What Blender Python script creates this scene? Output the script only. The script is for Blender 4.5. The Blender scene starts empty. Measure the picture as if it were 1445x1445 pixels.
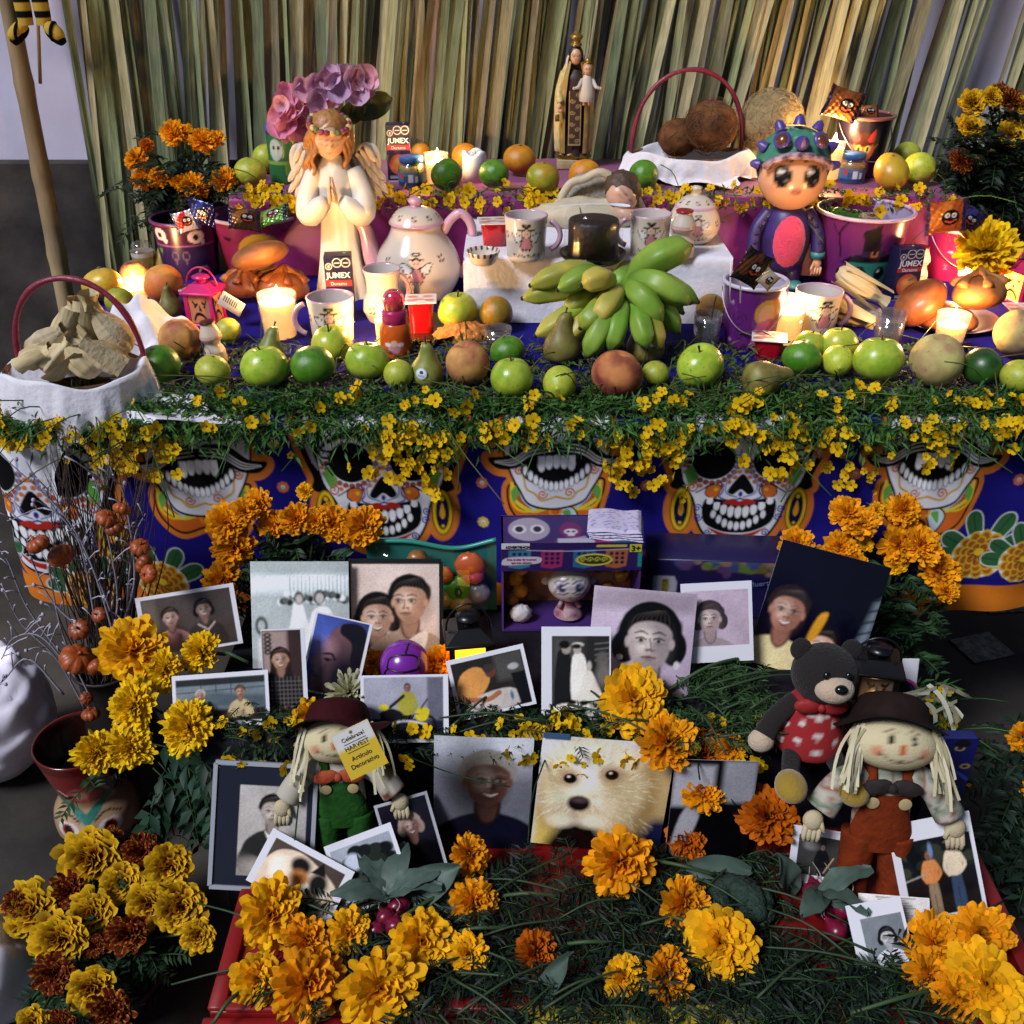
import bpy, bmesh, math, random
import numpy as np
from mathutils import Vector, Matrix, Euler, Quaternion
random.seed(7); rng = np.random.default_rng(7)
R = math.radians; PI = math.pi
sc = bpy.context.scene; COL = sc.collection

# ---------------------------------------------------------------- camera, sky, sun, exposure
CAMZ, PITCH, FPX = 1.45, R(30), 1449.0
cam = bpy.data.objects.new('camera', bpy.data.cameras.new('camera')); COL.objects.link(cam)
cam.location = (0, 0, CAMZ); cam.rotation_euler = (R(90) - PITCH, 0, 0)
cam.data.sensor_width = 36; cam.data.lens = 36 * FPX / 1445
cam.data.clip_start = .05; cam.data.clip_end = 400
sc.camera = cam
w = bpy.data.worlds.new('World'); sc.world = w; w.use_nodes = True
nt = w.node_tree; bgn = nt.nodes['Background']
sky = nt.nodes.new('ShaderNodeTexSky'); sky.sky_type = 'NISHITA'; sky.sun_disc = False
SUN_DIR = Vector((.50, .46, -.74)).normalized()      # the way the light travels
sky.sun_elevation = math.asin(-SUN_DIR.z); sky.sun_rotation = math.atan2(-SUN_DIR.x, -SUN_DIR.y)
nt.links.new(sky.outputs[0], bgn.inputs[0]); bgn.inputs[1].default_value = .022
sun = bpy.data.objects.new('sun', bpy.data.lights.new('sun', 'SUN')); COL.objects.link(sun)
sun.data.energy = 2.25; sun.data.angle = R(17); sun.data.color = (.91, .92, 1.0)
sun.rotation_euler = SUN_DIR.to_track_quat('-Z', 'Y').to_euler(); sun.location = (-2, -2, 4)
vs = sc.view_settings; vs.view_transform = 'Standard'; vs.look = 'None'; vs.gamma = 1; vs.use_curve_mapping = False
vs.exposure = .7
sc.cycles.use_denoising = True
sc.cycles.max_bounces = 8; sc.cycles.transparent_max_bounces = 16
sc.cycles.sample_clamp_indirect = 4; sc.cycles.caustics_reflective = False; sc.cycles.caustics_refractive = False
CANDLE = 5.2

# ---------------------------------------------------------------- levels of the altar (metres)
TZ, WZ, PZ, BZ, RZ = .75, .88, .92, .44, .28
CLY = 1.51                                            # plane of the hanging tablecloth front
_s, _c = math.sin(PITCH), math.cos(PITCH)
def ray(px, py):
    x = (px - 722.5) / FPX; v = (722.5 - py) / FPX
    return x, _c + v * _s, -_s + v * _c
def at(px, py, z=None, Y=None):                       # a spot of the place on a level z or at a distance Y
    x, dy, dz = ray(px, py)
    t = (z - CAMZ) / dz if z is not None else Y / dy
    return Vector((t * x, t * dy, CAMZ + t * dz))
def mpp(p): return (p.y * _c - (p.z - CAMZ) * _s) / FPX   # metres per photo pixel there
def ztop(p, py):                                      # height reached above p's foot at photo row py
    _, dy, dz = ray(722.5, py); return CAMZ + p.y / dy * dz
def elev(p): return math.atan2(CAMZ - p.z, p.y)

# ---------------------------------------------------------------- colours, materials
def lin(h):
    if not isinstance(h, str): return tuple(h)
    h = h.lstrip('#'); o = []
    for i in (0, 2, 4):
        c = int(h[i:i+2], 16) / 255
        o.append(c / 12.92 if c <= .04045 else ((c + .055) / 1.055) ** 2.4)
    return tuple(o)
_m = {}
def M(name, col='808080', rough=.5, spec=.5, var=0, vs_=8, bump=0, bs=60, metal=0, sss=0, emit=None, es=0, vc=False,
      col2=None, rnd=0, coat=0, trans=0, sheen=0, thin=False, det=3, stretch=None, spots=None):
    if name in _m: return _m[name]
    m = bpy.data.materials.new(name); _m[name] = m; m.use_nodes = True
    n = m.node_tree.nodes; l = m.node_tree.links; b = n['Principled BSDF']
    b.inputs['Roughness'].default_value = rough; b.inputs['Specular IOR Level'].default_value = spec
    b.inputs['Metallic'].default_value = metal
    c = lin(col) + (1,)
    tc = n.new('ShaderNodeTexCoord'); crd = tc.outputs['Object']
    oi = n.new('ShaderNodeObjectInfo')
    mp = n.new('ShaderNodeMapping'); l.new(crd, mp.inputs[0])
    mul = n.new('ShaderNodeMath'); mul.operation = 'MULTIPLY'; mul.inputs[1].default_value = 37
    l.new(oi.outputs['Random'], mul.inputs[0]); l.new(mul.outputs[0], mp.inputs['Location'])
    if stretch: mp.inputs['Scale'].default_value = stretch
    src = None
    if vc:
        a = n.new('ShaderNodeVertexColor'); a.layer_name = 'Col'; src = a.outputs[0]
    else:
        rgb = n.new('ShaderNodeRGB'); rgb.outputs[0].default_value = c; src = rgb.outputs[0]
    if col2:
        nz = n.new('ShaderNodeTexNoise'); nz.inputs['Scale'].default_value = vs_; nz.inputs['Detail'].default_value = det
        l.new(mp.outputs[0], nz.inputs['Vector'])
        rp = n.new('ShaderNodeMapRange'); rp.inputs[1].default_value = .36; rp.inputs[2].default_value = .64
        l.new(nz.outputs[0], rp.inputs[0])
        mx = n.new('ShaderNodeMix'); mx.data_type = 'RGBA'; mx.inputs[7].default_value = lin(col2) + (1,)
        l.new(rp.outputs[0], mx.inputs[0]); l.new(src, mx.inputs[6]); src = mx.outputs[2]
    if spots:
        nz = n.new('ShaderNodeTexNoise'); nz.inputs['Scale'].default_value = spots[0]; nz.inputs['Detail'].default_value = 2; l.new(mp.outputs[0], nz.inputs['Vector'])
        rp = n.new('ShaderNodeMapRange'); rp.inputs[1].default_value = spots[1]; rp.inputs[2].default_value = spots[1] + .06; rp.inputs[4].default_value = spots[3]; l.new(nz.outputs[0], rp.inputs[0])
        mx = n.new('ShaderNodeMix'); mx.data_type = 'RGBA'; mx.inputs[7].default_value = lin(spots[2]) + (1,); l.new(rp.outputs[0], mx.inputs[0]); l.new(src, mx.inputs[6]); src = mx.outputs[2]
    if var or rnd:
        hs = n.new('ShaderNodeHueSaturation'); l.new(src, hs.inputs['Color']); src = hs.outputs[0]
        if var:
            nz = n.new('ShaderNodeTexNoise'); nz.inputs['Scale'].default_value = vs_ * 2.3; nz.inputs['Detail'].default_value = 5
            l.new(mp.outputs[0], nz.inputs['Vector'])
            rp = n.new('ShaderNodeMapRange'); rp.inputs[1].default_value = .3; rp.inputs[2].default_value = .7
            rp.inputs[3].default_value = 1 - var; rp.inputs[4].default_value = 1 + var
            l.new(nz.outputs[0], rp.inputs[0]); vout = rp.outputs[0]
        if rnd:
            r2 = n.new('ShaderNodeMapRange'); r2.inputs[3].default_value = 1 - rnd; r2.inputs[4].default_value = 1 + rnd
            l.new(oi.outputs['Random'], r2.inputs[0])
            if var:
                mm = n.new('ShaderNodeMath'); mm.operation = 'MULTIPLY'; l.new(vout, mm.inputs[0]); l.new(r2.outputs[0], mm.inputs[1]); vout = mm.outputs[0]
            else: vout = r2.outputs[0]
        l.new(vout, hs.inputs['Value'])
    l.new(src, b.inputs['Base Color'])
    if bump:
        nb = n.new('ShaderNodeTexNoise'); nb.inputs['Scale'].default_value = bs; nb.inputs['Detail'].default_value = 4
        l.new(mp.outputs[0], nb.inputs['Vector'])
        bp = n.new('ShaderNodeBump'); bp.inputs['Strength'].default_value = bump; bp.inputs['Distance'].default_value = .004
        l.new(nb.outputs[0], bp.inputs['Height']); l.new(bp.outputs[0], b.inputs['Normal'])
    if sss:
        b.inputs['Subsurface Weight'].default_value = sss; b.inputs['Subsurface Radius'].default_value = (1, .55, .25); b.inputs['Subsurface Scale'].default_value = .022
    if coat: b.inputs['Coat Weight'].default_value = coat; b.inputs['Coat Roughness'].default_value = .06
    if sheen: b.inputs['Sheen Weight'].default_value = sheen
    if emit: b.inputs['Emission Color'].default_value = lin(emit) + (1,); b.inputs['Emission Strength'].default_value = es
    if trans: b.inputs['Transmission Weight'].default_value = trans
    if thin:                                         # leaf or paper: some light passes through
        out = n['Material Output']; t = n.new('ShaderNodeBsdfTranslucent'); l.new(src, t.inputs[0])
        ms = n.new('ShaderNodeMixShader'); ms.inputs[0].default_value = .25
        l.new(b.outputs[0], ms.inputs[1]); l.new(t.outputs[0], ms.inputs[2]); l.new(ms.outputs[0], out.inputs[0])
    return m
def glassmat(name, tint='ffffff', rough=.03, ref=.12, op=.04):   # thin clear wall: mostly see-through, fresnel gloss
    if name in _m: return _m[name]
    m = bpy.data.materials.new(name); _m[name] = m; m.use_nodes = True
    n = m.node_tree.nodes; l = m.node_tree.links; n.remove(n['Principled BSDF']); out = n['Material Output']
    t = n.new('ShaderNodeBsdfTransparent'); t.inputs[0].default_value = lin(tint) + (1,)
    g = n.new('ShaderNodeBsdfGlossy'); g.inputs[1].default_value = rough
    d = n.new('ShaderNodeBsdfDiffuse'); d.inputs[0].default_value = lin(tint) + (1,)
    lw = n.new('ShaderNodeLayerWeight'); lw.inputs[0].default_value = .35
    mr = n.new('ShaderNodeMapRange'); mr.inputs[3].default_value = ref * .5; mr.inputs[4].default_value = ref * 5
    l.new(lw.outputs[1], mr.inputs[0])
    m1 = n.new('ShaderNodeMixShader'); m1.inputs[0].default_value = op; l.new(t.outputs[0], m1.inputs[1]); l.new(d.outputs[0], m1.inputs[2])
    m2 = n.new('ShaderNodeMixShader'); l.new(mr.outputs[0], m2.inputs[0]); l.new(m1.outputs[0], m2.inputs[1]); l.new(g.outputs[0], m2.inputs[2])
    l.new(m2.outputs[0], out.inputs[0]); return m
VC = M('painted_matt', vc=True, rough=.6); VCG = M('glazed_ceramic', vc=True, rough=.18, spec=.6, coat=.3)
VCS = M('glossy_plastic_print', vc=True, rough=.28); VCP = M('photo_print', vc=True, rough=.22, spec=.35)
VCC = M('printed_cloth', vc=True, rough=.85, spec=.1, bump=.12, bs=260)
VCL = M('leaf', vc=True, rough=.55, spec=.3, thin=True); VCF = M('petal', vc=True, rough=.7, spec=.15, thin=True)

# ---------------------------------------------------------------- mesh helpers
def rotm(rot): return np.array(Euler(rot).to_matrix())
def T(vf, loc=(0, 0, 0), rot=None, s=1):
    v = np.asarray(vf[0], float) * s
    if rot is not None: v = v @ (rotm(rot) if len(rot) == 3 and not hasattr(rot, 'shape') else rot).T
    return v + np.asarray(loc, float), vf[1]
def gridf(nu, nv, wrap=False):
    f = []; mu = nu if wrap else nu - 1
    for i in range(mu):
        a = i * nv; b = ((i + 1) % nu) * nv
        for j in range(nv - 1): f.append((a + j, b + j, b + j + 1, a + j + 1))
    return f
def grid(nu, nv, fn, wrap=False):
    u, v = np.meshgrid(np.linspace(0, 1, nu, endpoint=not wrap), np.linspace(0, 1, nv), indexing='ij')
    x, y, z = fn(u.ravel(), v.ravel())
    return np.stack([x + 0 * u.ravel(), y + 0 * u.ravel(), z + 0 * u.ravel()], 1), gridf(nu, nv, wrap)
def lathe(prof, seg=32):                              # theta 0 faces -Y (the viewer's side)
    p = np.array(prof, float); p[:, 0] = np.maximum(p[:, 0], 1e-4)
    th = np.arange(seg) / seg * 2 * PI
    v = np.stack([np.outer(np.sin(th), p[:, 0]), -np.outer(np.cos(th), p[:, 0]), np.tile(p[:, 1], (seg, 1))], 2).reshape(-1, 3)
    return v, gridf(seg, len(p), True)
def dense(prof, n):
    p = np.array(prof, float); d = np.r_[0, np.cumsum(np.hypot(*np.diff(p, axis=0).T))]
    t = np.linspace(0, d[-1], n); return np.stack([np.interp(t, d, p[:, 0]), np.interp(t, d, p[:, 1])], 1)
def cat(pts, n=40, closed=False):                     # smooth curve through points
    p = np.array(pts, float); k = len(p)
    if closed: q = np.vstack([p[-1], p, p[0], p[1]]); m = k
    else: q = np.vstack([2 * p[0] - p[1], p, 2 * p[-1] - p[-2]]); m = k - 1
    t = np.linspace(0, m, n, endpoint=not closed); i = np.minimum(t.astype(int), m - 1); f = (t - i)[:, None]
    a, b, c, d = q[i], q[i+1], q[i+2], q[i+3]
    return .5 * (2*b + (c - a)*f + (2*a - 5*b + 4*c - d)*f**2 + (3*b - a - 3*c + d)*f**3)
def tube(pts, rad, seg=8, flat=1.0):
    p = np.asarray(pts, float); k = len(p); r = np.broadcast_to(np.asarray(rad, float), (k,))
    tg = np.gradient(p, axis=0); tg /= np.linalg.norm(tg, axis=1)[:, None] + 1e-9
    up = np.array([0, 0, 1.]) if abs(tg[0][2]) < .9 else np.array([0, 1., 0])
    V = []; n = np.cross(tg[0], up); n /= np.linalg.norm(n) + 1e-9
    a = np.arange(seg) / seg * 2 * PI
    for i in range(k):
        n = n - tg[i] * n.dot(tg[i]); n /= np.linalg.norm(n) + 1e-9; b = np.cross(tg[i], n)
        V.append(p[i] + r[i] * (np.outer(np.cos(a), n) + flat * np.outer(np.sin(a), b)))
    v = np.vstack(V); f = []
    for i in range(k - 1):
        for j in range(seg):
            j2 = (j + 1) % seg; f.append((i*seg + j, i*seg + j2, (i+1)*seg + j2, (i+1)*seg + j))
    f.append(tuple(range(seg))[::-1]); f.append(tuple((k-1)*seg + j for j in range(seg)))
    return v, f
def ell(rx, ry=None, rz=None, nu=24, nv=14):
    ry = rx if ry is None else ry; rz = rx if rz is None else rz
    ph = np.linspace(-PI/2, PI/2, nv)
    v, f = lathe(np.stack([np.cos(ph), np.sin(ph)], 1), nu); return v * np.array([rx, ry, rz]), f
def box(sx, sy, sz, b=0, seg=1):                      # centred on x, y; stands on z = 0
    bm = bmesh.new(); bmesh.ops.create_cube(bm, size=1)
    for q in bm.verts: q.co = (q.co.x * sx, q.co.y * sy, (q.co.z + .5) * sz)
    if b: bmesh.ops.bevel(bm, geom=bm.edges[:], offset=b, segments=seg, affect='EDGES', profile=.5)
    bm.verts.index_update(); v = np.array([q.co[:] for q in bm.verts]); f = [tuple(q.index for q in fc.verts) for fc in bm.faces]; bm.free()
    return v, f
def noise1(x, seed=0, oct=3):
    r = np.random.default_rng(seed); o = 0 * np.asarray(x, float)
    for k in range(oct): o = o + np.sin(x * (1.7 ** k) * r.uniform(.7, 1.4) + r.uniform(0, 6.28)) / (1.5 ** k)
    return o / 2
class G:
    def __init__(s): s.V = []; s.F = []; s.C = []; s.n = 0; s.hc = False
    def add(s, vf, col=None):
        v, f = np.asarray(vf[0], float), vf[1]; s.V.append(v); k = s.n
        s.F += [tuple(i + k for i in q) for q in f]; s.n += len(v)
        if col is not None: s.hc = True
        c = np.ones((len(v), 4)); c[:, :3] = lin('808080') if col is None else (lin(col) if isinstance(col, str) or len(np.shape(col)) == 1 else col)
        s.C.append(c); return s
    def mesh(s, name, mat, smooth=True):
        me = bpy.data.meshes.new(name); me.from_pydata(np.vstack(s.V).tolist(), [], s.F)
        if smooth: me.polygons.foreach_set('use_smooth', np.ones(len(me.polygons), bool))
        if s.hc:
            a = me.color_attributes.new('Col', 'FLOAT_COLOR', 'POINT'); a.data.foreach_set('color', np.vstack(s.C).astype(np.float32).ravel())
        if mat: me.materials.append(mat)
        me.update(); return me
    def obj(s, name, mat, parent=None, smooth=True): return inst(name, s.mesh(name, mat, smooth), parent)
def inst(name, me, parent=None, loc=None, rot=None, scale=None):
    o = bpy.data.objects.new(name, me); COL.objects.link(o)
    if parent: o.parent = parent
    if loc is not None: o.location = loc
    if rot is not None:
        if isinstance(rot, Quaternion): o.rotation_mode = 'QUATERNION'; o.rotation_quaternion = rot
        else: o.rotation_euler = rot
    if scale is not None: o.scale = (scale,) * 3 if np.isscalar(scale) else scale
    return o
def part(name, vf, mat, parent, col=None, smooth=True): return G().add(vf, col).obj(name, mat, parent, smooth)
LABELS = {}
def tag(o, label, cat_, group=None, kind=None):
    o['label'] = label; o['category'] = cat_
    if group: o['group'] = group
    if kind: o['kind'] = kind
    LABELS.setdefault(label, []).append(o.name); return o
def thing(name, label, cat_, loc=(0, 0, 0), rz=0, group=None, rot=None):
    o = bpy.data.objects.new(name, None); COL.objects.link(o); o.location = loc; o.empty_display_size = .02
    o.rotation_euler = rot if rot is not None else (0, 0, rz); return tag(o, label, cat_, group)
def struct(o): o['kind'] = 'structure'; return o
def text(body, size, mat, parent, loc, rot=(R(90), 0, 0), align='CENTER', shear=0, ex=.0002, bold=0, name='lettering', sx=1):
    c = bpy.data.curves.new(name, 'FONT'); c.body = body; c.size = size; c.align_x = align; c.align_y = 'CENTER'
    c.extrude = ex; c.shear = shear; c.offset = bold; c.materials.append(mat)
    tmp = bpy.data.objects.new('tmp', c); me = bpy.data.meshes.new_from_object(tmp); bpy.data.objects.remove(tmp); me.name = name
    if not me.materials: me.materials.append(mat)
    o = inst(name, me, parent, loc, rot); o.scale = (sx, 1, 1); return o
def zto(d): return Vector(d).to_track_quat('Z', 'Y')

# ---------------------------------------------------------------- 2-D painter: flat prints, evaluated at the mesh vertices
class Cv:
    def __init__(s, u, v, bg, soft): s.u = np.asarray(u, float).ravel(); s.v = np.asarray(v, float).ravel(); s.c = np.tile(np.array(lin(bg)), (len(s.u), 1)); s.soft = soft
    def _b(s, m, a, col): s.c[m] = s.c[m] * (1 - a[:, None]) + np.array(lin(col)) * a[:, None]
    def ell(s, cx, cy, rx, ry, col, rot=0, a=1, soft=None, ring=0):
        sf = soft or s.soft; k = max(rx, ry) + sf * 2 + ring
        m = np.where((abs(s.u - cx) < k) & (abs(s.v - cy) < k))[0]
        if not len(m): return s
        x = s.u[m] - cx; y = s.v[m] - cy; c_, s_ = math.cos(rot), math.sin(rot); x, y = x*c_ + y*s_, -x*s_ + y*c_
        d = (np.sqrt((x / rx) ** 2 + (y / ry) ** 2) - 1) * min(rx, ry)
        if ring: d = abs(d) - ring
        s._b(m, a * np.clip(.5 - d / sf, 0, 1), col); return s
    def _seg(s, m, P, Wd=None):
        x = s.u[m]; y = s.v[m]; D = np.full(len(m), 1e9)
        for i in range(len(P) - 1):
            ax, ay = P[i]; bx, by = P[i+1]; dx, dy = bx - ax, by - ay; L = dx*dx + dy*dy + 1e-12
            t = np.clip(((x - ax)*dx + (y - ay)*dy) / L, 0, 1)
            d = np.hypot(x - ax - t*dx, y - ay - t*dy)
            if Wd is not None: d = d - (Wd[i] + t * (Wd[i+1] - Wd[i]))
            D = np.minimum(D, d)
        return D
    def line(s, pts, wd, col, a=1, sm=0, soft=None):
        P = cat(pts, sm) if sm else np.array(pts, float); sf = soft or s.soft
        W = np.broadcast_to(np.asarray(wd, float), (len(P),)) if np.ndim(wd) == 0 else np.interp(np.linspace(0, 1, len(P)), np.linspace(0, 1, len(wd)), wd)
        k = W.max() + sf * 2; lo = P.min(0) - k; hi = P.max(0) + k
        m = np.where((s.u > lo[0]) & (s.u < hi[0]) & (s.v > lo[1]) & (s.v < hi[1]))[0]
        if len(m): s._b(m, a * np.clip(.5 - s._seg(m, P, W / 2) / sf, 0, 1), col)
        return s
    def poly(s, pts, col, a=1, sm=0, grow=0, soft=None):
        P = cat(pts, sm, True) if sm else np.array(pts, float); sf = soft or s.soft
        k = sf * 2 + grow; lo = P.min(0) - k; hi = P.max(0) + k
        m = np.where((s.u > lo[0]) & (s.u < hi[0]) & (s.v > lo[1]) & (s.v < hi[1]))[0]
        if not len(m): return s
        x = s.u[m]; y = s.v[m]; ins = np.zeros(len(m), bool); Q = np.vstack([P, P[:1]])
        for i in range(len(P)):
            ax, ay = Q[i]; bx, by = Q[i+1]
            if ay == by: continue
            ins ^= ((ay > y) != (by > y)) & (x < (bx - ax) * (y - ay) / (by - ay) + ax)
        d = s._seg(m, Q); d = np.where(ins, -d, d) - grow
        s._b(m, a * np.clip(.5 - d / sf, 0, 1), col); return s
    def rect(s, x0, y0, x1, y1, col, a=1, soft=None): return s.poly([(x0, y0), (x1, y0), (x1, y1), (x0, y1)], col, a, soft=soft)
    def spiral(s, cx, cy, r, wd, col, turns=1.6, flip=1, ph=0):
        t = np.linspace(0, 1, 26); a = ph + flip * t * turns * 2 * PI
        return s.line(np.stack([cx + r * (1 - .85*t) * np.cos(a), cy + r * (1 - .85*t) * np.sin(a)], 1), wd, col)
    def rnd(s, amt, sc_=9., seed=0):
        n = sum(np.sin(s.u * sc_ * k * a + s.v * sc_ * k * b + p) / k for k, a, b, p in ((1, .8, .6, seed), (1.9, -.5, .9, seed*2.1), (3.7, .95, -.35, seed*3.3), (7.9, .4, .8, seed)))
        s.c *= np.clip(1 + amt * n[:, None], .2, 2); return s

# ================================================================ THE SETTING
def rampmat(name, cols, rough=.7, streak=.25, sc_=(40, 40, 3)):
    m = bpy.data.materials.new(name); m.use_nodes = True; _m[name] = m
    n = m.node_tree.nodes; l = m.node_tree.links; b = n['Principled BSDF']; b.inputs['Roughness'].default_value = rough
    b.inputs['Specular IOR Level'].default_value = .3
    oi = n.new('ShaderNodeObjectInfo'); cr = n.new('ShaderNodeValToRGB'); e = cr.color_ramp.elements
    while len(e) < len(cols): e.new(.5)
    for i, c in enumerate(cols): e[i].position = i / len(cols); e[i].color = lin(c) + (1,)
    cr.color_ramp.interpolation = 'CONSTANT'; l.new(oi.outputs['Random'], cr.inputs[0])
    tc = n.new('ShaderNodeTexCoord'); mp = n.new('ShaderNodeMapping'); mp.inputs['Scale'].default_value = sc_
    l.new(tc.outputs['Object'], mp.inputs[0]); l.new(oi.outputs['Random'], mp.inputs['Location'])
    nz = n.new('ShaderNodeTexNoise'); nz.inputs['Scale'].default_value = 6; nz.inputs['Detail'].default_value = 6; l.new(mp.outputs[0], nz.inputs[0])
    mr = n.new('ShaderNodeMapRange'); mr.inputs[1].default_value = .3; mr.inputs[2].default_value = .7; mr.inputs[3].default_value = 1 - streak; mr.inputs[4].default_value = 1 + streak
    l.new(nz.outputs[0], mr.inputs[0]); hs = n.new('ShaderNodeHueSaturation'); l.new(cr.outputs[0], hs.inputs['Color']); l.new(mr.outputs[0], hs.inputs['Value'])
    l.new(hs.outputs[0], b.inputs['Base Color'])
    bp = n.new('ShaderNodeBump'); bp.inputs['Strength'].default_value = .4; bp.inputs['Distance'].default_value = .002; l.new(nz.outputs[0], bp.inputs['Height']); l.new(bp.outputs[0], b.inputs['Normal'])
    return m

# ---- floor, wall
fl = part('floor', grid(41, 41, lambda u, v: ((u - .5) * 60, (v - .5) * 60, 0 * u)), M('concrete_floor', '48423b', .7, .3, var=.5, vs_=2.2, col2='2a2724', bump=.5, bs=30), None); struct(fl)
stone = M('speckled_terrazzo', '2c2e2c', .5, var=.6, vs_=60, col2='5d605c')
for px, py, sx, sy, a in ((1385, 915, .11, .09, .3), (1418, 850, .13, .09, .1)):
    p = at(px, py, z=0); o = part('stone_inset', box(sx, sy, .004, .001), stone, fl, smooth=False); o.location = (p.x, p.y, 0.001); o.rotation_euler.z = a
WY = 2.86
wb = part('wall', T(box(9, .2, 3.4), (0, WY + .1, 0)), M('lavender_plaster', 'c9c4da', .85, .2, var=.12, vs_=2, bump=.3, bs=14), None, smooth=False); struct(wb)
o = part('dado', T(box(9, .03, .89, .006), (0, WY - .0135, .002)), M('stained_cement', '453f3c', .9, .2, var=.5, vs_=3.2, col2='252325', bump=.7, bs=18), wb, smooth=False)

# ---- screen of dried palm leaf stalks
scr = thing('palm_leaf_screen', 'screen of upright dried green and tan palm leaves behind the altar', 'screen', (0, 2.76, .35))
reedmat = rampmat('dried_palm_leaf', ['7d8460', '939670', '6c7355', 'a19974', '878e66', '7f7859', 'b0a880', '667052', '94946c', '899268', 'a49e76', '766d54'], .6, .3)
reeds = []
for k in range(8):
    L = 1.7; wd = .0048 + .0011 * k; bend = random.uniform(-.012, .012)
    def f(u, v, wd=wd, bend=bend, k=k):
        t = v; ww = wd * (.75 + .35 * np.sin(t * PI * .9 + .4)) * (1 + .06 * np.sin(t * 23 + k))
        return (u - .5) * 2 * ww + bend * np.sin(t * PI * (1 + k % 3)), -abs(u - .5) * 2 * wd * .55 + .006 * np.sin(t * 5 + k), t * L
    reeds.append(G().add(grid(3, 15, f)).mesh('reed', reedmat, True))
n = 0
for lay, (cnt, dy) in enumerate(((96, .05), (112, .02), (106, -.012))):
    for i in range(cnt):
        x = -1.09 + 2.62 * (i + random.uniform(.05, .95)) / cnt
        if x > .78 and random.random() < .42: continue
        if -1.0 < x < .7 and lay < 2 and random.random() < .04: continue
        lean = R(random.gauss(5.2, 2.0) + (2.0 * math.sin(x * 3 + 2)) + (2.5 if x > .2 else 0)) ; lean = max(-R(2), lean)
        o = inst('reed', random.choice(reeds), scr, (x - .55 * math.sin(lean), dy + random.uniform(-.012, .012), random.uniform(-.06, .06)),
                 (R(random.uniform(-1.0, .4)), lean, R(random.uniform(-28, 28))), (random.uniform(.75, 1.25), 1, random.uniform(.93, 1.06)))
        n += 1
# ---- leaning bamboo pole, thin stick and the hanging striped stocking feet
def pole(name, label, a, b, r, matl, nodes=6, cat_='pole', parent=None):
    a = np.array(a); b = np.array(b); t = thing(name, label, cat_, tuple(a)) if parent is None else parent
    k = 60; tt = np.linspace(0, 1, k); pts = a * 0 + (b - a) * tt[:, None]; rr = np.full(k, r) * (1.08 - .2 * tt)
    for j in range(nodes): rr *= 1 + .2 * np.exp(-((tt - (j + .5) / nodes) / .014) ** 2) - .08 * np.exp(-((tt - (j + .53) / nodes) / .01) ** 2)
    part('culm', tube(pts, rr, 14), matl, t); return t
bam = M('dry_bamboo', '9a8462', .55, .35, var=.35, vs_=9, col2='6f5c40', bump=.3, bs=40, stretch=(1, 1, .2))
pa = at(96, 440, Y=2.66); pb = at(15, 20, Y=2.74); dirp = (pb - pa); pole('bamboo_pole', 'thick dry bamboo pole leaning against the lavender wall beside the leaf screen', pa - dirp * .5, pb + dirp * .5, .0225, bam, 7)
pa = at(57, 118, Y=2.74); pb = at(50, -60, Y=2.74); s_ = thing('thin_cane', 'thin short brown cane end hanging under the striped stockings', 'cane', tuple(pa)); part('culm', tube([(0, 0, 0), tuple((pb - pa) * .5), tuple(pb - pa)], .0045, 8), bam, s_)
pa = at(37, 110, Y=2.76); pb = at(24, -60, Y=2.76); s_ = thing('thin_cane', 'thin cane tied close along the bamboo pole', 'cane', tuple(pa)); part('culm', tube([(0, 0, 0), tuple((pb - pa) * .5), tuple(pb - pa)], .004, 8), bam, s_)
yel, blk = M('felt_yellow', 'b3963a', .9, .1, bump=.3, bs=200), M('felt_black', '0d0d0f', .9, .1, bump=.3, bs=200)
st = thing('witch_stockings', 'pair of stuffed yellow and black striped stocking legs in black shoes hanging', 'decoration', tuple(at(57, 40, Y=2.68)))
for sgn, ox in ((-1, -.031), (1, .012)):
    g = G(); L = 14
    zz = np.linspace(-.005, .17, 60); band = (((zz + .005) // .016).astype(int) % 2)
    v, f = lathe(np.stack([.0165 + .002 * np.sin(zz * 40), zz], 1), 20); c = np.where(np.tile(band, 20)[:, None] == 0, np.array(lin('b3963a')), np.array(lin('0d0d0f')))
    o = G().add((v, f), c).obj('leg', M('felt_striped', vc=True, rough=.9, spec=.1), st); o.location = (ox, 0, .012)
    sh = G(); u = np.linspace(0, 1, 14); pts = np.stack([ox + sgn * .038 * u, -.012 * u, .012 - .028 * u - .006*u*u], 1)
    o = part('foot', tube(pts, .017 * np.sqrt(np.clip(1.05 - (u - .55) ** 2 * 3.2, .12, 1)), 14), yel, st)
    o = part('shoe', T(tube(pts, .0185 * np.sqrt(np.clip(1.05 - (u - .55) ** 2 * 3.2, .12, 1)), 14, .75), (0, .004, -.009)), blk, st)
    a = np.linspace(0, 2 * PI, 20); o = part('strap', tube(np.stack([ox + sgn * .02 + .004 * np.sin(a), .019 * np.cos(a) - .006, .019 * np.sin(a) - .006], 1), .0042, 6), blk, st)

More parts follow.
